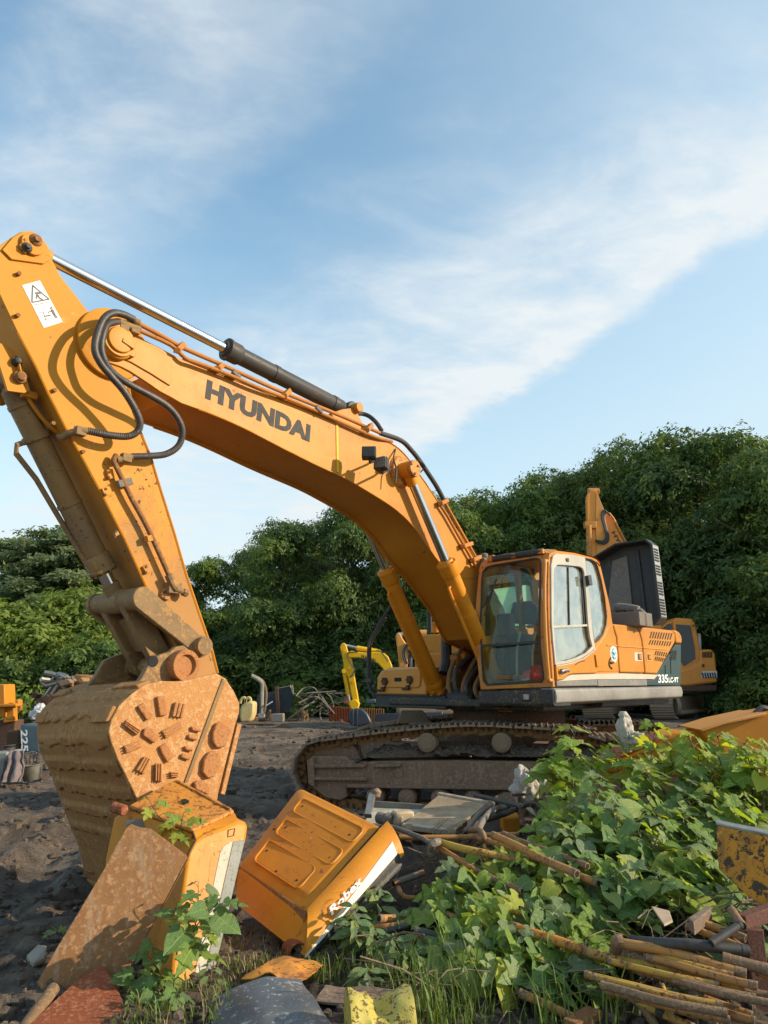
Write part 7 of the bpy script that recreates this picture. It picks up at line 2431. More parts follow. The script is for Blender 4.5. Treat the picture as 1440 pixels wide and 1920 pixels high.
# ---- red plate and pipe in the lower left corner
Q0, Q1, Q2 = on_z(60, 1930, .03), on_z(231, 1925, .03), at_y(192, 1812, 4.28)
pl = plane3(Q0, Q1, Q2)
w3 = on(pl, [(20, 1960), (60, 1917), (100, 1878), (140, 1842), (170, 1820), (186, 1811), (196, 1813), (203, 1824), (212, 1838), (222, 1858), (230, 1875), (232, 1900), (226, 1945), (200, 1990), (60, 2000)])
single('red_plate', MB().slab(w3, -pl[1], .014), M['redrust'], Q0, 'red rusty curved plate in the lower left corner leaning on the brown plate', 'steel plate', None, .003, 0)
T = Thing('steel_pipe', on_z(60, 1925), 'short open brown steel pipe lying across the red plate in the lower left corner', 'pipe')
pa_, pb_ = at_y(101, 1853, 4.05), at_y(30, 1950, 3.75)
T.part('pipe_wall', MB().lathe(pa_, pb_, [(0, .022), (0, .031), (1, .031), (1, .022), (.0, .022)], 20), M['pipe_b0'])
T.part('pipe_bore', MB().cyl(pa_.lerp(pb_, .03), pa_.lerp(pb_, .05), .0225), M['dark'])
single('flat_stone', MB().loft(rock_rows(.09, 5, 6, 9, .35)) if False else MB().slab([grounded(u, v) + V((0, 0, .03)) for u, v in ((48, 1812), (70, 1790), (86, 1794), (82, 1818), (60, 1828))], (0, 0, 1), .03), plain('pale_board', (.28, .24, .19), .9, 0, 14, .2), grounded(66, 1810), 'pale flat scrap of board on the mud left of the leaning plate', 'scrap', None, .008)

# ---- radiator core, metal tray, hoses behind the heap
pl = plane3(at_y(756, 1548, 7.2), at_y(854, 1558, 7.0), at_y(823, 1492, 8.0))
core = on(pl, [(756, 1547), (853, 1558), (912, 1507), (823, 1492)])
T = Thing('radiator', (core[0] + core[1]) / 2 - V((0, 0, .25)), 'flat dusty radiator core lying on the heap in front of the crawler track', 'radiator')
T.part('core', MB().slab(core, -pl[1], .06), M['darkrust'], .004)
M['fins'] = plain('dusty_fins', (.52, .4, .26), .7, .2, 10, .25)
nf = 56
for k in range(nf):
    s0, s1 = (k + .15) / nf, (k + .8) / nf
    T.part('fin', MB().slab([core[0].lerp(core[3], s0), core[1].lerp(core[2], s0), core[1].lerp(core[2], s1), core[0].lerp(core[3], s1)], pl[1], .008), M['fins'], 0, 0)
mb = MB()
fr_ = on(pl, [(755, 1549), (854, 1561), (914, 1507), (822, 1490)])
for a, b in ((0, 1), (3, 2)):
    T.part('frame_bar', MB().beam(fr_[a], fr_[b], .05, .05, pl[1]), plain('pale_frame', (.45, .38, .29), .6, .2, 10, .25), .006)
for s in (.12, .92):
    p = fr_[0].lerp(fr_[1], s)
    T.part('foot', MB().box(p + V((0, -.02, -.04)), (.06, .05, .16)), M['fins'], .006)
# tray
pl2 = plane3(at_y(694, 1556, 7.4), at_y(860, 1556, 7.3), at_y(700, 1510, 8.1))
tr = on(pl2, [(686, 1538), (698, 1502), (706, 1512), (800, 1516), (866, 1518), (860, 1552), (720, 1556)])
T = Thing('metal_tray', tr[0] - V((0, 0, .3)), 'shallow pale metal tray behind the tilted hood, left of the radiator', 'tray')
T.part('tray_floor', MB().slab(tr, -pl2[1], .01), plain('chalky_metal', (.5, .46, .36), .7, .1, 9, .3), .002, 0)
a, b = at_y(700, 1511, 8.05), at_y(805, 1518, 7.9)
T.part('rear_rim', MB().beam(a, b, .03, .1), M['darkstripe'], .006)
T.part('side_post', MB().beam(at_y(690, 1530, 7.5), at_y(698, 1490, 7.9), .07, .05), M['steel'], .006)
for k, (u, v) in enumerate(((742, 1537), (722, 1535))):
    T.part('motor', MB().lathe(at_y(u - 16, v - 4, 7.5), at_y(u + 14, v + 6, 7.4), [(0, .03), (.1, .055), (.6, .055), (.62, .075), (1, .07)], 14), M['foam' if k else 'fins'], .006)
T.part('small_box', MB().box(at_y(755, 1532, 7.45), (.2, .14, .12), Matrix.Rotation(.3, 3, 'Z')), M['fins'], .02)
single('clear_bottle', MB().lathe(at_y(704, 1494, 7.9), at_y(708, 1478, 7.9), [(0, .02), (.1, .045), (.7, .05), (.9, .03), (1, .015)], 14), M['tframe'], at_y(704, 1498, 7.9), 'small dark canister with tap standing on the rim of the metal tray', 'canister', None, .004)

M['pipe_o'] = paint('chipped_orange_pipe', (.46, .22, .06), (.36, .18, .065), chips=.9, dirty=.45, dirt=(.3, .19, .1), rusty=.3, sc=3, rust=(.16, .07, .03))
M['pipe_y'] = paint('chipped_yellow_pipe', (.5, .31, .05), (.42, .24, .06), chips=1.0, dirty=.5, dirt=(.26, .18, .1), rusty=.3, sc=3)
M['pipe_b'] = rusty('brown_pipe', [(.24, .14, .075), (.17, .1, .06), (.34, .22, .12)], .7, 3)
M['hosegrey'] = rusty('dusty_grey_hose', [(.2, .17, .14), (.14, .12, .1), (.27, .23, .19)], .8, 3, .002)
M['hoseblk'] = plain('dusty_black_hose', (.05, .046, .042), .6, 0, 25, .35)
CORR = {}
def hp(u, v, z):
    return on_z(u, v, z)
def pipe(pts, r, mat, label, nm='steel_pipe', cat='pipe', group='pipes and hoses of the rubbish heap', kind='pipe', ends=True):
    """pts: (u, v, height). One pipe, open-ended, with a flange or elbow where the photo shows one"""
    r *= .7
    P = [hp(*p) for p in pts]
    P = catmull(P, 8) if len(P) > 2 else P
    b = V((P[0] + P[-1]) / 2)
    b.z = min(p.z for p in P) - r
    T = Thing(nm, b, label, cat, group)
    if kind == 'corr':
        L = sum((q - p).length for p, q in zip(P[:-1], P[1:]))
        m = int(L / .010)
        C_ = catmull([hp(*p) for p in pts], 40) if len(pts) > 2 else [P[0].lerp(P[1], i / 100) for i in range(101)]
        acc = [0]
        for p, q in zip(C_[:-1], C_[1:]):
            acc.append(acc[-1] + (q - p).length)
        out, i = [], 0
        for k in range(m + 1):
            t = acc[-1] * k / m
            while i < len(acc) - 2 and acc[i + 1] < t:
                i += 1
            out.append(C_[i].lerp(C_[i + 1], (t - acc[i]) / max(1e-9, acc[i + 1] - acc[i])))
        T.part('hose_wall', MB().tube(out, r, 9, rf=lambda t, i: r * (1 if i % 2 else .76)), M[mat], 0, 25)
        return T
    P2 = [P[0].lerp(P[-1], k / 14) for k in range(15)] if len(P) == 2 else P
    P2 = [p + V((.25, .25, .4)) * r * noise.noise(p * 3) for p in P2]
    T.part('pipe_wall', MB().tube(P2, r, 12, rf=lambda t, i: r * (1 + .05 * noise.noise(P2[i] * 6))), M[mat], 0, 50)
    if ends:
        for a, c in ((P2[0], P2[1]), (P2[-1], P2[-2])):
            d = (c - a).normalized()
            T.part('collar', MB().lathe(a - d * r * .3, a + d * r * (.5 + (len(label) % 3) * .6), [(0, r * .7), (0, r * 1.07), (1, r * 1.07), (1, r)], 14), M['pipe_b' if kind == 'pipe' else 'hoseblk'], .002)
            T.part('pipe_bore', MB().cyl(a - d * r * .34, a - d * r * .31, r * .72, n=12), M['dark'])
    return T
pipe([(749, 1571, .42), (840, 1571, .43), (908, 1568, .44)], .03, 'pipe_o', 'straight orange pipe lying level in front of the radiator')
pipe([(733, 1552, .48), (772, 1563, .5), (795, 1574, .5), (815, 1590, .46)], .026, 'hosegrey', 'grey brown hose running from the tilted hood to the crossing pipes', 'rubber_hose', 'hose', kind='hose')
pipe([(806, 1580, .5), (860, 1612, .44), (912, 1645, .38)], .026, 'pipe_o', 'thin orange pipe slanting down right from the crossing in front of the radiator')
pipe([(819, 1579, .52), (890, 1597, .5), (963, 1613, .46)], .034, 'pipe_y', 'thick flaking pale pipe with elbow end in the middle of the heap')
single('pipe_elbow', MB().tube(catmull([hp(822, 1579, .53), hp(812, 1582, .53), hp(808, 1592, .48), hp(807, 1600, .45)], 4), .026, 10), M['hosegrey'], hp(808, 1600, .42), 'bent grey elbow at the left end of the thick flaking pipe', 'elbow', None)
pipe([(894, 1568, .5), (970, 1596, .46), (1041, 1626, .44), (1120, 1656, .42)], .033, 'pipe_o', 'long orange pipe slanting right under the saplings from the radiator foot')
pipe([(924, 1568, .56), (999, 1603, .52), (1080, 1640, .48)], .036, 'pipe_o', 'short thick orange pipe right beside the long slanting one')
pipe([(944, 1564, .5), (1024, 1596, .5), (1100, 1624, .48)], .03, 'pipe_b', 'brown pipe end just above the short thick orange pipe')
pipe([(897, 1566, .45), (972, 1565, .47)], .024, 'pipe_o', 'thin level orange pipe right of the hose bend')
pipe([(914, 1600, .36), (960, 1622, .36)], .03, 'redrust', 'dark red pipe stub below the thick flaking pipe')
pipe([(905, 1575, .3), (911, 1600, .3), (912, 1630, .2)], .02, 'pipe_y', 'pale upright pipe stub behind the thick flaking pipe')
pipe([(926, 1505, .45), (905, 1520, .48), (885, 1542, .46), (874, 1562, .42)], .032, 'hosegrey', 'upper grey hose bending down along the radiator edge', 'rubber_hose', 'hose', kind='hose')
pipe([(950, 1514, .5), (925, 1518, .52), (905, 1540, .5), (896, 1562, .46)], .036, 'hosegrey', 'pale dusty hose curving down right of the radiator', 'rubber_hose', 'hose', kind='hose')
pipe([(891, 1491, .55), (930, 1500, .57), (975, 1512, .6)], .028, 'hoseblk', 'straight black hose end pointing left above the radiator', 'rubber_hose', 'hose', kind='hose')
pipe([(915, 1535, .42), (950, 1524, .5), (975, 1514, .52), (1000, 1508, .5), (1018, 1525, .45)], .036, 'hoseblk', 'dark hose arching over the small orange box', 'rubber_hose', 'hose', kind='hose')
pipe([(880, 1556, .5), (900, 1556, .54), (908, 1572, .5), (898, 1580, .44)], .03, 'pipe_b', 'brown hose bend clasping the level orange pipe', 'rubber_hose', 'hose', kind='hose')
pipe([(985, 1510, .45), (1012, 1535, .4)], .03, 'steel', 'pale steel tube beside the dark arching hose')
single('iron_bracket', MB().beam(hp(974, 1490, .6), hp(978, 1550, .45), .035, .03).beam(hp(962, 1491, .62), hp(982, 1489, .62), .05, .02), M['darkrust'], hp(978, 1552, .4), 'dark iron bracket with T head standing right of the hoses', 'bracket', None, .004)
single('orange_box', yslab([(942, 1534), (978, 1532), (980, 1560), (944, 1562)], 6.9, .3), M['orange_junk'], at_y(960, 1562, 6.9), 'small orange box behind the dark hoses right of the radiator', 'box', None, .015)
single('grey_plate', yslab([(900, 1536), (938, 1530), (944, 1562), (902, 1566)], 7.0, .1), M['darkstripe'], at_y(920, 1566, 7.0), 'grey plate standing behind the pale dusty hose', 'plate', None, .006)
pipe([(747, 1665, .2), (752, 1676, .2), (763, 1683, .18), (782, 1685, .16), (803, 1690, .14)], .025, 'pipe_o', 'bent orange pipe end curling up right of the tilted hood')
pipe([(691, 1738, .14), (730, 1737, .16), (790, 1726, .16)], .027, 'pipe_o', 'orange pipe in the weeds right below the printed name')
pipe([(712, 1722, .2), (738, 1722, .18)], .032, 'pipe_o', 'short orange pipe stub in the weeds beside the dark stripe')
pipe([(700, 1752, .12), (760, 1738, .16), (830, 1728, .16)], .026, 'hoseblk', 'black hose lying among weeds behind the black end piece', 'rubber_hose', 'hose', kind='hose')
pipe([(777, 1746, .2), (815, 1755, .18), (860, 1770, .15)], .03, 'hoseblk', 'black hose with open end pointing left in the weeds', 'rubber_hose', 'hose', kind='hose')
pipe([(838, 1715, .25), (912, 1739, .22), (990, 1762, .2)], .024, 'pipe_o', 'thin bright orange pipe half covered by leaves at the heap middle')
pipe([(772, 1760, .14), (850, 1784, .12)], .03, 'pipe_o', 'orange pipe below the black open hose end')
pipe([(849, 1790, .16), (899, 1818, .12)], .028, 'pipe_y', 'sawn open yellow pipe end in front of the red rod')
pipe([(846, 1812, .08), (912, 1806, .09)], .02, 'redplastic', 'bright red rod hidden behind the sawn yellow pipe', 'red_rod', 'rod')
pipe([(835, 1770, .16), (842, 1830, .06), (838, 1872, .02)], .022, 'pipe_b', 'thin brown stick standing in the grass by the red rod', 'stick', 'stick', kind='stick', ends=False)
pipe([(862, 1862, .06), (903, 1850, .07)], .024, 'pipe_y', 'short yellow pipe in the tall grass')
pipe([(977, 1862, .1), (1020, 1882, .08), (1066, 1905, .06), (1120, 1935, .05)], .03, 'pipe_o', 'dull orange pipe among leaves at the bottom middle')
pipe([(739, 1656, .16), (793, 1636, .2)], .033, 'hosegrey', 'grey weathered pipe just right of the tilted hood end')
pipe([(925, 1700, .3), (990, 1715, .3)], .024, 'pipe_y', 'yellow pipe glimpse among the middle leaves')
pipe([(960, 1735, .26), (1060, 1770, .24), (1150, 1800, .2)], .036, 'orange_rust', 'fat rusty orange pipe under the middle saplings')
pipe([(990, 1780, .2), (1030, 1812, .16)], .02, 'pipe_o', 'thin orange pipe slanting in the leaves left of the long pipes')
pipe([(1153, 1763, .34), (1270, 1790, .33), (1397, 1826, .3)], .034, 'pipe_o', 'upper of the two long pipes leading to the rusty post', )
single('pipe_elbow', MB().tube(catmull([hp(1166, 1764, .345), hp(1156, 1764, .345), hp(1155, 1772, .32), hp(1156, 1783, .28)], 4), .028, 10), M['pipe_b'], hp(1156, 1785, .24), 'brown elbow at the left end of the upper long pipe', 'elbow', None)
pipe([(1101, 1783, .24), (1240, 1816, .26), (1394, 1850, .24)], .032, 'pipe_y', 'lower yellow of the two long pipes leading to the rusty post')
pipe([(1185, 1762, .33), (1240, 1770, .36), (1305, 1772, .38), (1400, 1784, .36)], .036, 'hoseblk', 'thick black hose lying straight behind the upper long pipe', 'rubber_hose', 'hose', kind='hose')
pipe([(1144, 1784, .27), (1250, 1808, .28), (1391, 1838, .26)], .032, 'pipe_b', 'brown corrugated hose between the two long pipes', 'corrugated_hose', 'hose', kind='corr')
pipe([(1299, 1864, .2), (1308, 1886, .18), (1324, 1904, .14), (1356, 1924, .1)], .036, 'hosegrey', 'pale corrugated hose bending down at the bottom right', 'corrugated_hose', 'hose', kind='corr')
pipe([(1232, 1850, .2), (1238, 1880, .16), (1236, 1900, .1)], .03, 'hoseblk', 'black corrugated hose upright under the lower long pipe', 'corrugated_hose', 'hose', kind='corr')
pipe([(1300, 1725, .42), (1345, 1740, .4), (1396, 1760, .38)], .027, 'pipe_o', 'orange pipe behind the black hose by the rusty post, upper one')
pipe([(1288, 1736, .4), (1340, 1756, .38), (1394, 1778, .36)], .024, 'pipe_o', 'orange pipe behind the black hose by the rusty post, lower one')
pipe([(1387, 1735, .46), (1335, 1768, .4)], .026, 'hoseblk', 'short black hose crossing the orange pipes by the rusty post', 'rubber_hose', 'hose', kind='hose')
pipe([(1372, 1710, .45), (1392, 1738, .44)], .03, 'pipe_b', 'brown pipe end under the orange corner plate')
pipe([(1172, 1856, .14), (1205, 1888, .1), (1232, 1930, .03)], .03, 'pipe_b', 'thick brown pipe running down to the bottom edge')
pipe([(1184, 1872, .12), (1235, 1898, .1), (1300, 1926, .06)], .026, 'pipe_y', 'flaked yellow pipe running down to the bottom edge')
pipe([(1260, 1838, .2), (1330, 1855, .2), (1404, 1872, .18)], .022, 'pipe_o', 'thin orange pipe under the lower long pipe')
pipe([(1320, 1874, .14), (1408, 1904, .12)], .03, 'pipe_o', 'orange pipe low behind the rusty post')
pipe([(1262, 1866, .12), (1276, 1905, .06)], .036, 'hoseblk', 'fat black hose stub at the bottom edge, left of the pale corrugated hose', 'rubber_hose', 'hose', kind='hose')
pipe([(1290, 1884, .1), (1302, 1930, .03)], .036, 'hoseblk', 'fat black hose stub directly under the pale corrugated hose', 'rubber_hose', 'hose', kind='hose')
pipe([(1240, 1848, .16), (1256, 1884, .1)], .022, 'pipe_y', 'flaked yellow stub between the black hoses')
pipe([(1358, 1797, .34), (1440, 1818, .32)], .036, 'pipe_b', 'brown pipe passing behind the rusty post')
pipe([(1366, 1868, .14), (1340, 1900, .08)], .03, 'hoseblk', 'black ribbed hose leaning at the foot of the rusty post', 'corrugated_hose', 'hose', kind='corr')
pipe([(1420, 1820, .3), (1470, 1838, .28)], .03, 'pipe_o', 'orange pipe at the right edge behind the rusty post')
random.seed(91)
ORDV = ('topmost', 'second', 'third', 'fourth', 'fifth', 'sixth', 'seventh', 'eighth', 'ninth', 'tenth', 'eleventh', 'twelfth', 'thirteenth', 'fourteenth', 'fifteenth', 'lowest')
for k in range(16):
    u0, v0 = random.uniform(1090, 1250), 1772 + 108 * (k + random.random() * .8) / 16
    L_ = random.uniform(150, 290)
    z_ = random.uniform(.08, .3)
    pipe([(u0, v0, z_), (u0 + L_ * .5, v0 + L_ * .12 + random.uniform(-3, 3), z_ + .01), (u0 + L_, v0 + L_ * random.uniform(.2, .27), z_)], random.uniform(.018, .032), random.choice(('pipe_y', 'pipe_o', 'pipe_b', 'pipe_b', 'pipe_y')), '%s of the tan rods bundled below the two long pipes, counted downwards' % ORDV[k], 'thin_rod', 'rod', 'tan rods bundled under the long pipes')
for k in range(6):
    u0, v0 = random.uniform(840, 1010), 1585 + 75 * (k + random.random() * .8) / 6
    L_ = random.uniform(90, 180)
    z_ = random.uniform(.2, .42)
    a_ = random.uniform(.25, .5)
    pipe([(u0, v0, z_), (u0 + L_ * .5, v0 + L_ * a_ * .5 + random.uniform(-3, 3), z_), (u0 + L_, v0 + L_ * a_, z_ - .03)], random.uniform(.018, .03), random.choice(('pipe_y', 'pipe_o', 'pipe_b', 'pipe_o')), '%s of the thin rods slanting into the leaves below the radiator' % (ORDV[k] if k < 5 else 'lowest'), 'thin_rod', 'rod', 'thin rods slanting into the thicket')
single('tan_pad', MB().slab([hp(u, v, .42) for u, v in ((1222, 1703), (1246, 1738), (1262, 1730), (1256, 1712))], (0, .3, .5), .012), plain('tan_card', (.4, .3, .2), .85, 0, 9, .2), hp(1240, 1740, .36), 'tan scrap of card hanging in the heap above the black hose', 'scrap', None, .003)
single('dark_slab', MB().slab([hp(u, v, .46) for u, v in ((1290, 1720), (1326, 1697), (1334, 1703), (1300, 1730))], (0, 0, -1), .06), M['boardbrown'], hp(1310, 1728, .38), 'pale edged dark slab among leaves above the orange pipes', 'slab', None, .005)

M['postrust'] = rusty('dark_red_post', [(.13, .055, .04), (.09, .042, .033), (.18, .085, .06)], .8, 3)
# rusty square post and rail
T = Thing('steel_gatepost', grounded(1418, 1940), 'rusty square steel post with a rail standing at the right bottom corner', 'post')
pt, pbm = at_y(1408, 1738, 4.0), on_z(1424, 1990, 0)
T.part('post', MB().beam(pt, V((pt.x, pt.y, 0.0)), .09, .08, (0, 1, 0)), M['postrust'], .006)
T.part('rail', MB().beam(pt + V((-.05, 0, .02)), at_y(1500, 1690, 4.3), .06, .07), M['postrust'], .006)

# orange plate corner at the right, and the long orange boom lying behind the saplings
pl = plane3(at_y(1343, 1550, 4.5), at_y(1440, 1568, 4.35), at_y(1352, 1628, 4.45))
T = Thing('orange_plate', grounded(1420, 1800), 'scraped orange plate corner jutting in at the right edge above the rusty post', 'machine plate')
w3 = on(pl, [(1343, 1549), (1346, 1548), (1440, 1569), (1520, 1586), (1520, 1770), (1440, 1706), (1403, 1680), (1380, 1660), (1348, 1630), (1345, 1600)])
M['orange_scrape'] = paint('scraped_orange_plate', (.62, .26, .02), (.55, .22, .02), chips=1.3, dirty=.6, dirt=(.1, .075, .045), rusty=.35, rust=(.07, .045, .025), sc=1.2)
T.part('plate_face', MB().slab(w3, -pl[1], .05), M['orange_scrape'], .006, 0)
e = on(pl, [(1343, 1548), (1440, 1568), (1520, 1585)])
T.part('top_flange', MB().slab([e[0], e[2], e[2] + V((.05, .05, .01)), e[0] + V((.02, .06, .01))], (0, 0, 1), .015), M['steel'], .004)
T.part('support', MB().beam(on(pl, [(1500, 1700)])[0], V((on(pl, [(1500, 1700)])[0].x, 4.4, 0)), .1, .1, (0, 1, 0)), M['redrust'], .006)
T = Thing('orange_boom', grounded(1300, 1560), 'long orange excavator boom lying on the ground behind the saplings', 'boom')
Yb = 7.4
T.part('boom_box', MB().slab(ypx([(1316, 1367), (1360, 1352), (1430, 1337), (1520, 1322), (1540, 1440), (1440, 1470), (1345, 1440), (1335, 1400)], Yb - .25), (.1, 1, 0), .55), M['orange'], .02)
T.part('top_plate', MB().slab(ypx([(1312, 1368), (1362, 1352), (1436, 1336), (1436, 1342), (1362, 1358), (1318, 1372)], Yb - .3), (.1, 1, 0), .65), M['orange_pale'], .008)
T.part('boom_box', MB().slab(ypx([(1132, 1428), (1203, 1396), (1262, 1372), (1340, 1372), (1350, 1460), (1140, 1450)], Yb - .1), (.1, 1, 0), .45), M['orange'], .02)
T.part('edge_strip', MB().slab(ypx([(1140, 1424), (1203, 1393), (1254, 1378), (1256, 1384), (1204, 1401), (1142, 1431)], Yb - .16), (.1, 1, 0), .5), M['redrust'], .006)
T.part('hose', MB().tube(catmull(ypx([(1416, 1338), (1428, 1328), (1440, 1330), (1455, 1334)], Yb - .1), 5), .03, 8), M['hose'])
# sacks
single('white_sack', MB().loft(sackf(at_y(1172, 1372, 7.0), (.085, .085, .17), 21, wr=.3)).lathe(at_y(1170, 1352, 7.0), at_y(1168, 1334, 7.0), [(0, .05), (.3, .035), (.6, .05), (1, .03)], 12), M['sack'], at_y(1172, 1398, 7.0), 'knotted white sack standing upright on the near track', 'sack', None, 0, 50)
single('white_sack', MB().loft(sackf(at_y(1194, 1386, 6.95), (.1, .1, .07), 6)), M['sack'], at_y(1194, 1402, 6.95), 'small pale sack slumped at the foot of the knotted white sack', 'sack', None, 0, 50)
single('dusty_sack', MB().loft(sackf(at_y(988, 1474, 7.4), (.16, .16, .2), 9)), M['sack'], at_y(988, 1510, 7.4), 'dusty white sack behind the saplings right of the radiator', 'sack', None, 0, 50)
single('dusty_sack', MB().loft(sackf(at_y(1028, 1466, 7.5), (.17, .16, .16), 12)), M['sack'], at_y(1028, 1500, 7.5), 'second dusty sack half hidden by leaves right of the first one', 'sack', None, 0, 50)
# ================================================================== SAPLINGS, WEEDS, GRASS
def leaf_mesh(kind, seed, mat):
    """a leaf lying along +x, base at the origin, blade facing +z; folded on the midrib, tip drooping"""
    random.seed(seed)
    if kind == 'lobed':
        half = [(.0, .02), (-.10, .17), (-.04, .30), (.10, .40), (.20, .42), (.26, .27), (.33, .23), (.45, .36), (.60, .40), (.57, .24), (.63, .16), (.80, .13), (1.0, 0)]
    elif kind == 'lobed2':
        half = [(.0, .02), (-.12, .15), (-.10, .27), (.04, .36), (.12, .34), (.15, .22), (.22, .17), (.36, .33), (.50, .42), (.52, .30), (.48, .19), (.56, .13), (.72, .15), (.88, .07), (1.0, 0)]
    elif kind == 'heart':
        half = [(.0, .02), (-.1, .18), (-.03, .33), (.15, .41), (.35, .4), (.55, .32), (.75, .2), (.9, .08), (1.0, 0)]
    else:
        half = [(.0, .01), (.12, .13), (.3, .21), (.5, .22), (.7, .16), (.86, .08), (1.0, 0)]
    n = len(half)
    v, f = [], []
    def put(x, y):
        d = -.18 * max(0, x) ** 2 + .22 * abs(y) - .35 * y * y + .03 * sin(9 * x + 5 * abs(y) + seed)
        v.append(V((x, y, d)))
    for x, y in half:
        put(max(0, x), 0)
        put(x, y * .5)
        put(x, y * random.uniform(.94, 1.05))
    o = len(v)
    for x, y in half:
        put(x, -y * .5)
        put(x, -y * random.uniform(.94, 1.05))
    for i in range(n - 1):
        a, b = 3 * i, 3 * i + 3
        f += [(a, b, b + 1, a + 1), (a + 1, b + 1, b + 2, a + 2)]
        c, d = o + 2 * i, o + 2 * i + 2
        f += [(a, c, d, b), (c, c + 1, d + 1, d)]
    me = bpy.data.meshes.new('leaf')
    me.from_pydata([tuple(p) for p in v], [], f)
    me.shade_smooth()
    me.materials.append(mat)
    return me


def leaf_material(name, c1, c2, trans):
    """leaf with pale veins, object-to-object variation"""
    m, t, b = mat_new(name)
    oi = t.n('ShaderNodeObjectInfo').outputs['Random']
    co = objco(t)
    x, y, z = t.sep(co)
    col = t.mix(oi, c1, c2)
    col = t.mix(t.math('MULTIPLY', t.step(oi, .8, .86), .75), col, (c2[0] * 1.7, c2[1] * 1.25, c2[2] * 1.0))
    col = t.mix(t.math('MULTIPLY', t.math('SUBTRACT', 1.0, t.step(oi, .1, .14)), .5), col, (c2[1] * .95, c2[1] * 1.05, c2[1] * .7))
    ay = t.math('ABSOLUTE', y)
    mid = t.math('SUBTRACT', 1.0, t.step(ay, .008, .022))
    w = t.math('SINE', t.math('MULTIPLY', t.math('SUBTRACT', x, t.math('MULTIPLY', ay, .8)), 34.0))
    vein = t.math('MAXIMUM', mid, t.math('MULTIPLY', t.step(w, .93, 1.0), .6))
    blot = t.noise(co, 5, 5, .65)
    col = t.mix(t.math('MULTIPLY', t.step(blot, .55, .75), .35), col, tuple(k * 1.5 for k in c2))
    col = t.mix(t.math('MULTIPLY', vein, .5), col, tuple(min(1, k * 1.9) for k in c2))
    t.L.new(col, b.inputs['Base Color'])
    b.inputs['Roughness'].default_value = .42
    b.inputs['Specular IOR Level'].default_value = .4
    bump(t, b, t.math('SUBTRACT', t.noise(co, 9, 4, .6), t.math('MULTIPLY', vein, .5)), .03, .4)
    tr = t.n('ShaderNodeBsdfTranslucent')
    t.L.new(t.mix(1.0, col, (1.5, 1.3, .4), 'MULTIPLY'), tr.inputs['Color'])
    mx = t.n('ShaderNodeMixShader', Fac=trans)
    t.L.new(b.outputs[0], mx.inputs[1])
    t.L.new(tr.outputs[0], mx.inputs[2])
    t.L.new(mx.outputs[0], t.N['Material Output'].inputs['Surface'])
    return m


M['lf_green'] = leaf_material('mulberry_leaf', (.175, .29, .05), (.28, .39, .075), .5)
M['lf_deep'] = leaf_material('deep_green_leaf', (.11, .2, .055), (.16, .26, .075), .4)
M['lf_weed'] = leaf_material('weed_leaf', (.11, .19, .075), (.17, .26, .1), .38)
M['stem'] = plain('green_brown_stem', (.14, .11, .055), .7, 0, 30, .3)
LM = [leaf_mesh('lobed', 1, M['lf_green']), leaf_mesh('lobed2', 2, M['lf_green']), leaf_mesh('lobed2', 3, M['lf_green']), leaf_mesh('lobed', 4, M['lf_green']), leaf_mesh('heart', 11, M['lf_green'])]
LD = [leaf_mesh('lobed2', 5, M['lf_deep']), leaf_mesh('heart', 6, M['lf_deep']), leaf_mesh('lobed', 7, M['lf_deep'])]
LW = [leaf_mesh('oval', 8, M['lf_weed']), leaf_mesh('oval', 9, M['lf_weed'])]


def plant(base, tip, n, size, leaves, label, name='sapling', cat='sapling', group='mulberry saplings on the heap', r=.008, lo=.3, petiole=.5, opp=False, seed=0, droop=.25):
    random.seed(seed)
    base, tip = V(base), V(tip)
    root = empty(name, base, None, label, cat, group)
    L = (tip - base).length
    midp = base.lerp(tip, .5) + V((random.uniform(-.1, .1), random.uniform(-.1, .1), random.uniform(0, .08))) * L
    C_ = catmull([base, midp, tip], 8)
    st = MB().tube([p - base for p in C_], r, 6, rf=lambda t, i: r * (1 - .7 * t))
    def at(t):
        k = t * (len(C_) - 1)
        i = min(int(k), len(C_) - 2)
        return C_[i].lerp(C_[i + 1], k - i)
    todo = []
    for k in range(n):
        t = lo + (1 - lo) * (k + random.random() * .6) / n if not opp else lo + (1 - lo) * ((k // 2) + .2) / (n / 2)
        t = min(1, t)
        p = at(t)
        a = k * 2.4 + random.uniform(-.4, .4) if not opp else (k // 2) * 1.57 + (k % 2) * pi + random.uniform(-.2, .2)
        s = size * random.uniform(.7, 1.2) * (1 - .45 * max(0, t - .6) / .4)
        el = random.uniform(.1, .7) + (.5 if t > .93 else 0)
        d = V((cos(a) * cos(el), sin(a) * cos(el), sin(el)))
        q = p + d * s * petiole
        st.tube([p - base, p.lerp(q, .5) - base + V((0, 0, .08 * s)), q - base], r * .35, 4)
        out = V((cos(a + random.uniform(-.4, .4)), sin(a + random.uniform(-.4, .4)), random.uniform(-droop - .35, .15))).normalized()
        nrm = V((random.uniform(-.45, .45) + .5, random.uniform(-.5, .35) - .22, random.uniform(.55, 1.1))).normalized()
        y = nrm.cross(out).normalized()
        z = out.cross(y)
        m = Matrix(((out.x, y.x, z.x, 0), (out.y, y.y, z.y, 0), (out.z, y.z, z.z, 0), (0, 0, 0, 1)))
        todo.append((Matrix.Translation(q - base) @ m @ Matrix.Scale(s, 4)))
    st.obj('stem', M['stem'], root, 0, 60)
    for m in todo:
        o = bpy.data.objects.new('leaf', random.choice(leaves))
        COL.objects.link(o)
        o.parent = root
        o.matrix_basis = m
    return root


def from_px(u, v, Y):
    return at_y(u, v, Y)


def plant_px(u, vtop, Y, du, n, size, leaves, label, **k):
    tip = at_y(u, vtop, Y)
    bx = tip.x + du
    base = V((bx, Y + .03, gz(bx, Y)))
    return plant(base, tip, n, size, leaves, label, **k)


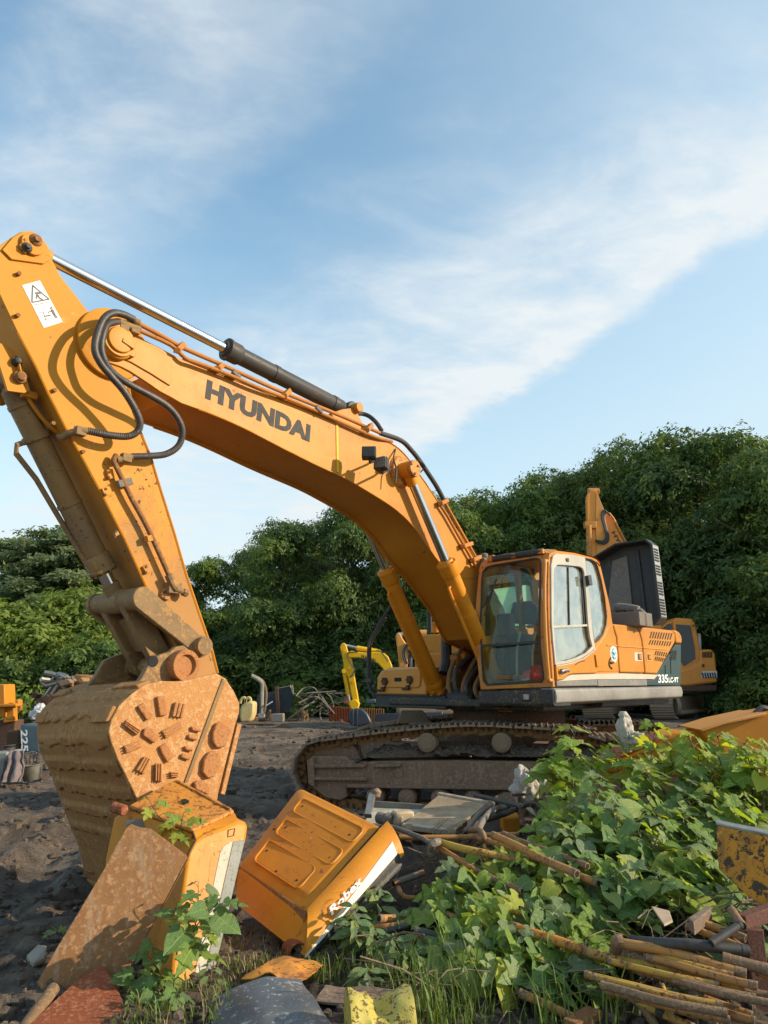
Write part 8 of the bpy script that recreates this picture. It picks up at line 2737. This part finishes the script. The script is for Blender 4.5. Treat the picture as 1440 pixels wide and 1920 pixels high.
TALL = [  # u, v of the tip, distance, lean, leaves
    (1076, 1372, 6.7, .08, 15, 'sapling standing highest at the left of the thicket, before the crawler track'),
    (1150, 1398, 6.9, .05, 14, 'sapling with reddish stem right of the tallest left one'),
    (1228, 1362, 6.6, .0, 15, 'sapling with clear dark stem just right of the knotted white sack'),
    (1292, 1380, 6.4, .05, 18, 'bushy sapling before the orange boom in the middle of the thicket'),
    (1345, 1378, 6.7, .0, 16, 'sapling leaning against the lying orange boom'),
    (1395, 1392, 6.3, -.05, 16, 'sapling at the right in front of the lying boom'),
    (1436, 1402, 6.0, -.1, 15, 'sapling cut by the right edge above the orange plate corner'),
    (1030, 1430, 6.6, .15, 12, 'slender sapling reaching left over the dusty sacks'),
]
SPOT = ['beside the dusty sacks', 'over the slanting pipes', 'in the heart of the thicket', 'before the lying orange boom', 'above the black hose', 'left of the orange plate corner', 'in front of the thicket']
i = 0
for u, v, Y, du, n, lb in TALL:
    plant_px(u, v, Y, du, n + 3, .24, LM, lb, seed=100 + i, r=.011, lo=.42)
    i += 1
FRONT = [(862, 1625, 5.1), (905, 1606, 5.2), (950, 1600, 5.2), (995, 1612, 5.1), (1035, 1632, 5.0), (838, 1660, 4.9), (882, 1650, 4.9), (925, 1645, 4.9), (968, 1652, 4.85), (1012, 1660, 4.8), (1055, 1668, 4.75), (850, 1706, 4.7), (895, 1696, 4.7), (938, 1694, 4.65), (980, 1700, 4.6),
         (1025, 1708, 4.55), (1070, 1712, 4.5), (1115, 1716, 4.5), (868, 1752, 4.5), (912, 1748, 4.45), (958, 1750, 4.4), (1002, 1756, 4.35), (1048, 1764, 4.3), (1092, 1768, 4.3), (890, 1806, 4.3), (940, 1808, 4.2), (990, 1816, 4.15), (1040, 1826, 4.1)]
NUMW_ = ('first', 'second', 'third', 'fourth', 'fifth', 'sixth', 'seventh')
FROWS = [FRONT[:5], FRONT[5:11], FRONT[11:18], FRONT[18:24], FRONT[24:]]
FORD = {p[:2]: NUMW_[i_] for r_ in FROWS for i_, p in enumerate(r_)}
FROW = {p[:2]: nm_ for r_, nm_ in zip(FROWS, ('topmost', 'second', 'middle', 'fourth', 'lowest')) for p in r_}
for k, (u, v, Y) in enumerate(FRONT):
    side_ = 'left' if u < 960 else 'right'
    plant_px(u, v, Y, random.Random(k).uniform(-.1, .1), 13, .22, LM if k % 3 else LD, ('%s leafy shoot from the left in the %s row over the pipes' % (FORD[u, v], FROW[u, v])), name='leafy_shoot', cat='shoot', group='leafy shoots left of the thicket', seed=900 + k, r=.006, lo=.25)
random.seed(5)
BODY = []
for row, (v0, Y, us) in enumerate(((1412, 6.55, (1110, 1190, 1262, 1322, 1372, 1420)), (1448, 6.2, (1080, 1140, 1205, 1265, 1320, 1385, 1432)), (1488, 5.85, (1060, 1118, 1176, 1235, 1295, 1350, 1410)),
                                   (1525, 5.55, (1052, 1104, 1160, 1215, 1272, 1325, 1380)), (1565, 5.25, (1030, 1086, 1140, 1195, 1250, 1302, 1345)), (1605, 5.0, (1000, 1052, 1108, 1165, 1222, 1280, 1325)), (1648, 4.8, (985, 1040, 1096, 1150, 1262)))):
    for k, u in enumerate(us):
        BODY.append((u + random.uniform(-14, 14), v0 + random.uniform(-14, 14), Y + random.uniform(-.12, .12), row, k))
NUMW = ['first', 'second', 'third', 'fourth', 'fifth', 'sixth', 'seventh']
ROWW = ['rearmost row of the thicket, below the boom', 'row before the rearmost of the thicket', 'upper middle of the thicket', 'middle row of the thicket', 'lower middle of the thicket', 'front row of the thicket above the pipes', 'lowest row of the thicket over the pipes']
for u, v, Y, row, k in BODY:
    n = random.randint(9, 14)
    sd = 200 + i
    st_ = random.getstate()
    plant_px(u, v, Y, random.Random(sd).uniform(-.15, .15), n, (.235 if row < 5 else .22), LM if random.Random(sd).random() < .6 else LD, NUMW[k] + ' mulberry sapling from the left in the ' + ROWW[row], seed=sd, r=.008, lo=.35)
    random.setstate(st_)
    i += 1
# broad-leaved and oval-leaved weeds in front of and between the pipes
WEEDS = [(880, 1640, 5.2, 'd'), (935, 1632, 5.3, 'd'), (975, 1650, 5.1, 'd'), (905, 1680, 4.95, 'd'), (960, 1690, 4.9, 'd'), (1010, 1690, 4.9, 'd'), (870, 1668, 5.0, 'd'), (1040, 1700, 4.8, 'w'), (1075, 1672, 4.85, 'w'), (1095, 1712, 4.7, 'w'),
         (1020, 1740, 4.6, 'd'), (960, 1745, 4.6, 'd'), (900, 1742, 4.65, 'd'), (1060, 1760, 4.5, 'w'), (1110, 1768, 4.5, 'w'), (930, 1795, 4.4, 'd'), (985, 1800, 4.4, 'd'), (1035, 1812, 4.3, 'w'), (1085, 1822, 4.3, 'w'), (1012, 1850, 4.2, 'w'),
         (815, 1672, 5.1, 'w'), (772, 1700, 4.9, 'w'), (745, 1722, 4.8, 'w'), (828, 1705, 4.8, 'w'), (715, 1660, 5.0, 'w'), (668, 1690, 4.75, 'w'), (660, 1725, 4.6, 'w'), (700, 1735, 4.6, 'w'), (735, 1760, 4.5, 'w'), (790, 1755, 4.55, 'w'), (690, 1815, 4.25, 'w'), (760, 1790, 4.4, 'w'),
         (845, 1725, 4.7, 'w'), (860, 1800, 4.35, 'd'), (905, 1850, 4.2, 'd'), (1262, 1850, 4.1, 'w'), (1330, 1905, 3.95, 'w'), (1240, 1888, 4.0, 'w'), (1190, 1640, 4.75, 'd'), (1230, 1630, 4.7, 'd'), (1280, 1640, 4.6, 'm'), (1360, 1660, 4.7, 'd'), (1390, 1690, 4.5, 'd'), (1415, 1780, 4.2, 'd'), (1140, 1690, 4.6, 'd'), (1180, 1680, 4.7, 'd')]
ORD = ['leftmost', 'second', 'third', 'fourth', 'fifth', 'sixth', 'seventh', 'eighth', 'ninth', 'tenth', 'eleventh', 'twelfth', 'thirteenth', 'fourteenth', 'fifteenth', 'sixteenth']
WSEEN = {}
for k, (u, v, Y, kd) in enumerate(sorted(WEEDS)):
    where = 'over the slanting pipes' if u < 1000 and v < 1720 and u > 850 else 'right of the tilted hood' if u < 850 else 'above the long pipes' if v < 1740 else 'in the grass at the bottom'
    lv = {'w': LW, 'd': LD, 'm': LM}[kd]
    kind = {'w': 'oval leaved weed', 'd': 'broad leaved weed', 'm': 'pale mulberry shoot'}[kd]
    wi = WSEEN[kind + where] = WSEEN.get(kind + where, -1) + 1
    tip = at_y(u, v, Y)
    base = V((tip.x + random.uniform(-.06, .06), Y + .05, gz(tip.x, Y) - .01))
    plant(base, tip, 16 if kd == 'w' else 11, .125 if kd == 'w' else .2, lv, ('%s %s %s' % (ORD[wi], kind, where)) if wi == 0 else '%s %s from the left, %s' % (ORD[wi], kind, where), name='weed', cat='weed',
          group='%ss %s' % (kind, where), r=.005, lo=.3, petiole=.22 if kd == 'w' else .5, opp=kd == 'w', seed=500 + k)
# plants about the upright hood
for k, (u, v, Y, bu, bv, bY, n, s, lv, lb) in enumerate([
    (280, 1502, 4.72, 340, 1580, 4.8, 10, .11, LM, 'pale mulberry shoot bending left over the top of the upright hood'),
    (345, 1522, 4.6, 320, 1590, 4.7, 9, .1, LM, 'mulberry shoot lying right over the rust pitted top of the upright hood'),
    (372, 1655, 4.35, 350, 1790, 4.35, 10, .14, LD, 'leafy shoot rising between the brown plate and the striped side'),
    (420, 1690, 4.2, 345, 1800, 4.3, 10, .15, LD, 'leafy shoot reaching right across the striped side of the upright hood'),
    (330, 1690, 4.3, 330, 1800, 4.3, 7, .13, LD, 'shoot against the edge of the leaning brown plate'),
    (395, 1740, 4.15, 345, 1815, 4.25, 7, .13, LM, 'drooping shoot low before the striped side'),
    (285, 1775, 4.25, 285, 1850, 4.2, 8, .12, LD, 'round leaved plant below the leaning brown plate'),
    (262, 1812, 4.15, 270, 1890, 4.1, 9, .11, LD, 'leafy plant at the lower corner of the brown plate'),
    (300, 1830, 4.1, 300, 1895, 4.05, 9, .11, LD, 'leafy plant at the foot of the upright hood'),
    (255, 1870, 3.98, 262, 1910, 4.0, 8, .1, LD, 'small leafy plant beside the red plate'),
    (325, 1872, 4.0, 325, 1910, 4.0, 8, .1, LD, 'small leafy plant right under the upright hood'),
    (100, 1742, 5.0, 120, 1800, 5.0, 9, .11, LM, 'green plant peeping out left of the leaning brown plate'),
    (90, 1785, 4.7, 110, 1830, 4.7, 8, .1, LM, 'second green plant low left of the leaning brown plate'),
    (398, 1810, 4.3, 395, 1850, 4.3, 6, .07, LW, 'seedling at the foot of the striped side'),
    (410, 1790, 4.5, 402, 1840, 4.5, 5, .07, LW, 'small seedling right of the upright hood'),
]):
    tip = at_y(u, v, Y)
    base = at_y(bu, bv, bY)
    plant(base, tip, n, s, lv, lb, name='wild_plant', cat='plant', group='plants about the upright hood', r=.005, lo=.15, seed=700 + k)


# grass: curved blades in tufts
def grass(name, spots, mat, seed):
    random.seed(seed)
    mb = MB()
    for (x, y, n, h, spread) in spots:
        for _ in range(n):
            bx, by = x + random.gauss(0, spread), y + random.gauss(0, spread)
            b = V((bx, by, gz(bx, by) - .01))
            a = random.random() * 6.28
            d = V((cos(a), sin(a), 0))
            hh = h * random.uniform(.5, 1.25)
            bend = random.uniform(.15, .75) * hh
            w = random.uniform(.003, .006)
            sd = V((-d.y, d.x, 0)) * w
            P = [b, b + d * bend * .2 + V((0, 0, hh * .5)), b + d * bend * .6 + V((0, 0, hh * .85)), b + d * bend * 1.1 + V((0, 0, hh * (1.0 - .25 * bend / hh)))]
            k = len(mb.v)
            for i_, p in enumerate(P):
                q = 1 - i_ / 3.2
                mb.v += [p - sd * q, p + sd * q]
            mb.f += [(k, k + 1, k + 3, k + 2), (k + 2, k + 3, k + 5, k + 4), (k + 4, k + 5, k + 7, k + 6)]
    me = bpy.data.meshes.new(name)
    me.from_pydata([tuple(p) for p in mb.v], [], mb.f)
    me.shade_smooth()
    me.materials.append(mat)
    o = bpy.data.objects.new(name, me)
    COL.objects.link(o)
    tag(o, kind='stuff')


M['grass'] = leafmat('grass_blades', (.12, .19, .04), (.2, .27, .07), None, .35)
M['straw'] = leafmat('dry_grass', (.3, .22, .11), (.22, .16, .08), None, .2)
random.seed(44)
sp, dry = [], []
def pxspot(u, v):
    p = grounded(u, v)
    return p.x, p.y
for _ in range(62):
    u, v = random.uniform(770, 1180), random.uniform(1800, 1945)
    x, y = pxspot(u, v)
    sp.append((x, y, random.choice((5, 9, 20)), random.uniform(.12, .3), .05))
for _ in range(26):
    u, v = random.uniform(590, 800), random.uniform(1770, 1850)
    x, y = pxspot(u, v)
    sp.append((x, y, 12, random.uniform(.06, .16), .04))
for _ in range(30):
    u, v = random.uniform(230, 420), random.uniform(1862, 1930)
    x, y = pxspot(u, v)
    sp.append((x, y, 7, random.uniform(.05, .13), .04))
    dry.append((x, y, 4, random.uniform(.04, .1), .05))
for _ in range(50):
    u, v = random.uniform(430, 580), random.uniform(1740, 1850)
    x, y = pxspot(u, v)
    sp.append((x, y, 8, random.uniform(.03, .07), .05))
    dry.append((x, y, 8, random.uniform(.03, .08), .05))
for _ in range(60):
    x, y = random.uniform(.4, 3.5), random.uniform(4.2, 6.8)
    dry.append((x, y, 10, random.uniform(.1, .3), .06))
grass('grass', sp, M['grass'], 1)
grass('dry_grass', dry, M['straw'], 2)
# litter of twigs and dead stalks in the heap
mb = MB()
random.seed(61)
for k in range(240):
    u, v = random.uniform(700, 1420), random.uniform(1600, 1900)
    p = grounded(u, v)
    a = random.uniform(0, 6.28)
    L = random.uniform(.1, .45)
    d = V((cos(a), sin(a), random.uniform(-.1, .5))) * L
    p = p + V((0, 0, random.uniform(0, .12)))
    mb.tube([p, p + d * .5 + V((0, 0, .03)), p + d], random.uniform(.002, .006), 4)
for k in range(90):
    u, v = random.uniform(780, 860), random.uniform(1590, 1680)
    p = grounded(u, v)
    d = V((random.uniform(.1, .5), random.uniform(-.1, .1), random.uniform(.1, .3)))
    mb.tube([p, p + d * .5 + V((0, 0, .05)), p + d], .0025, 4)
o = mb.obj('twig_litter', plain('dead_twigs', (.17, .12, .075), .9, 0, 20, .3), None)
tag(o, kind='stuff')
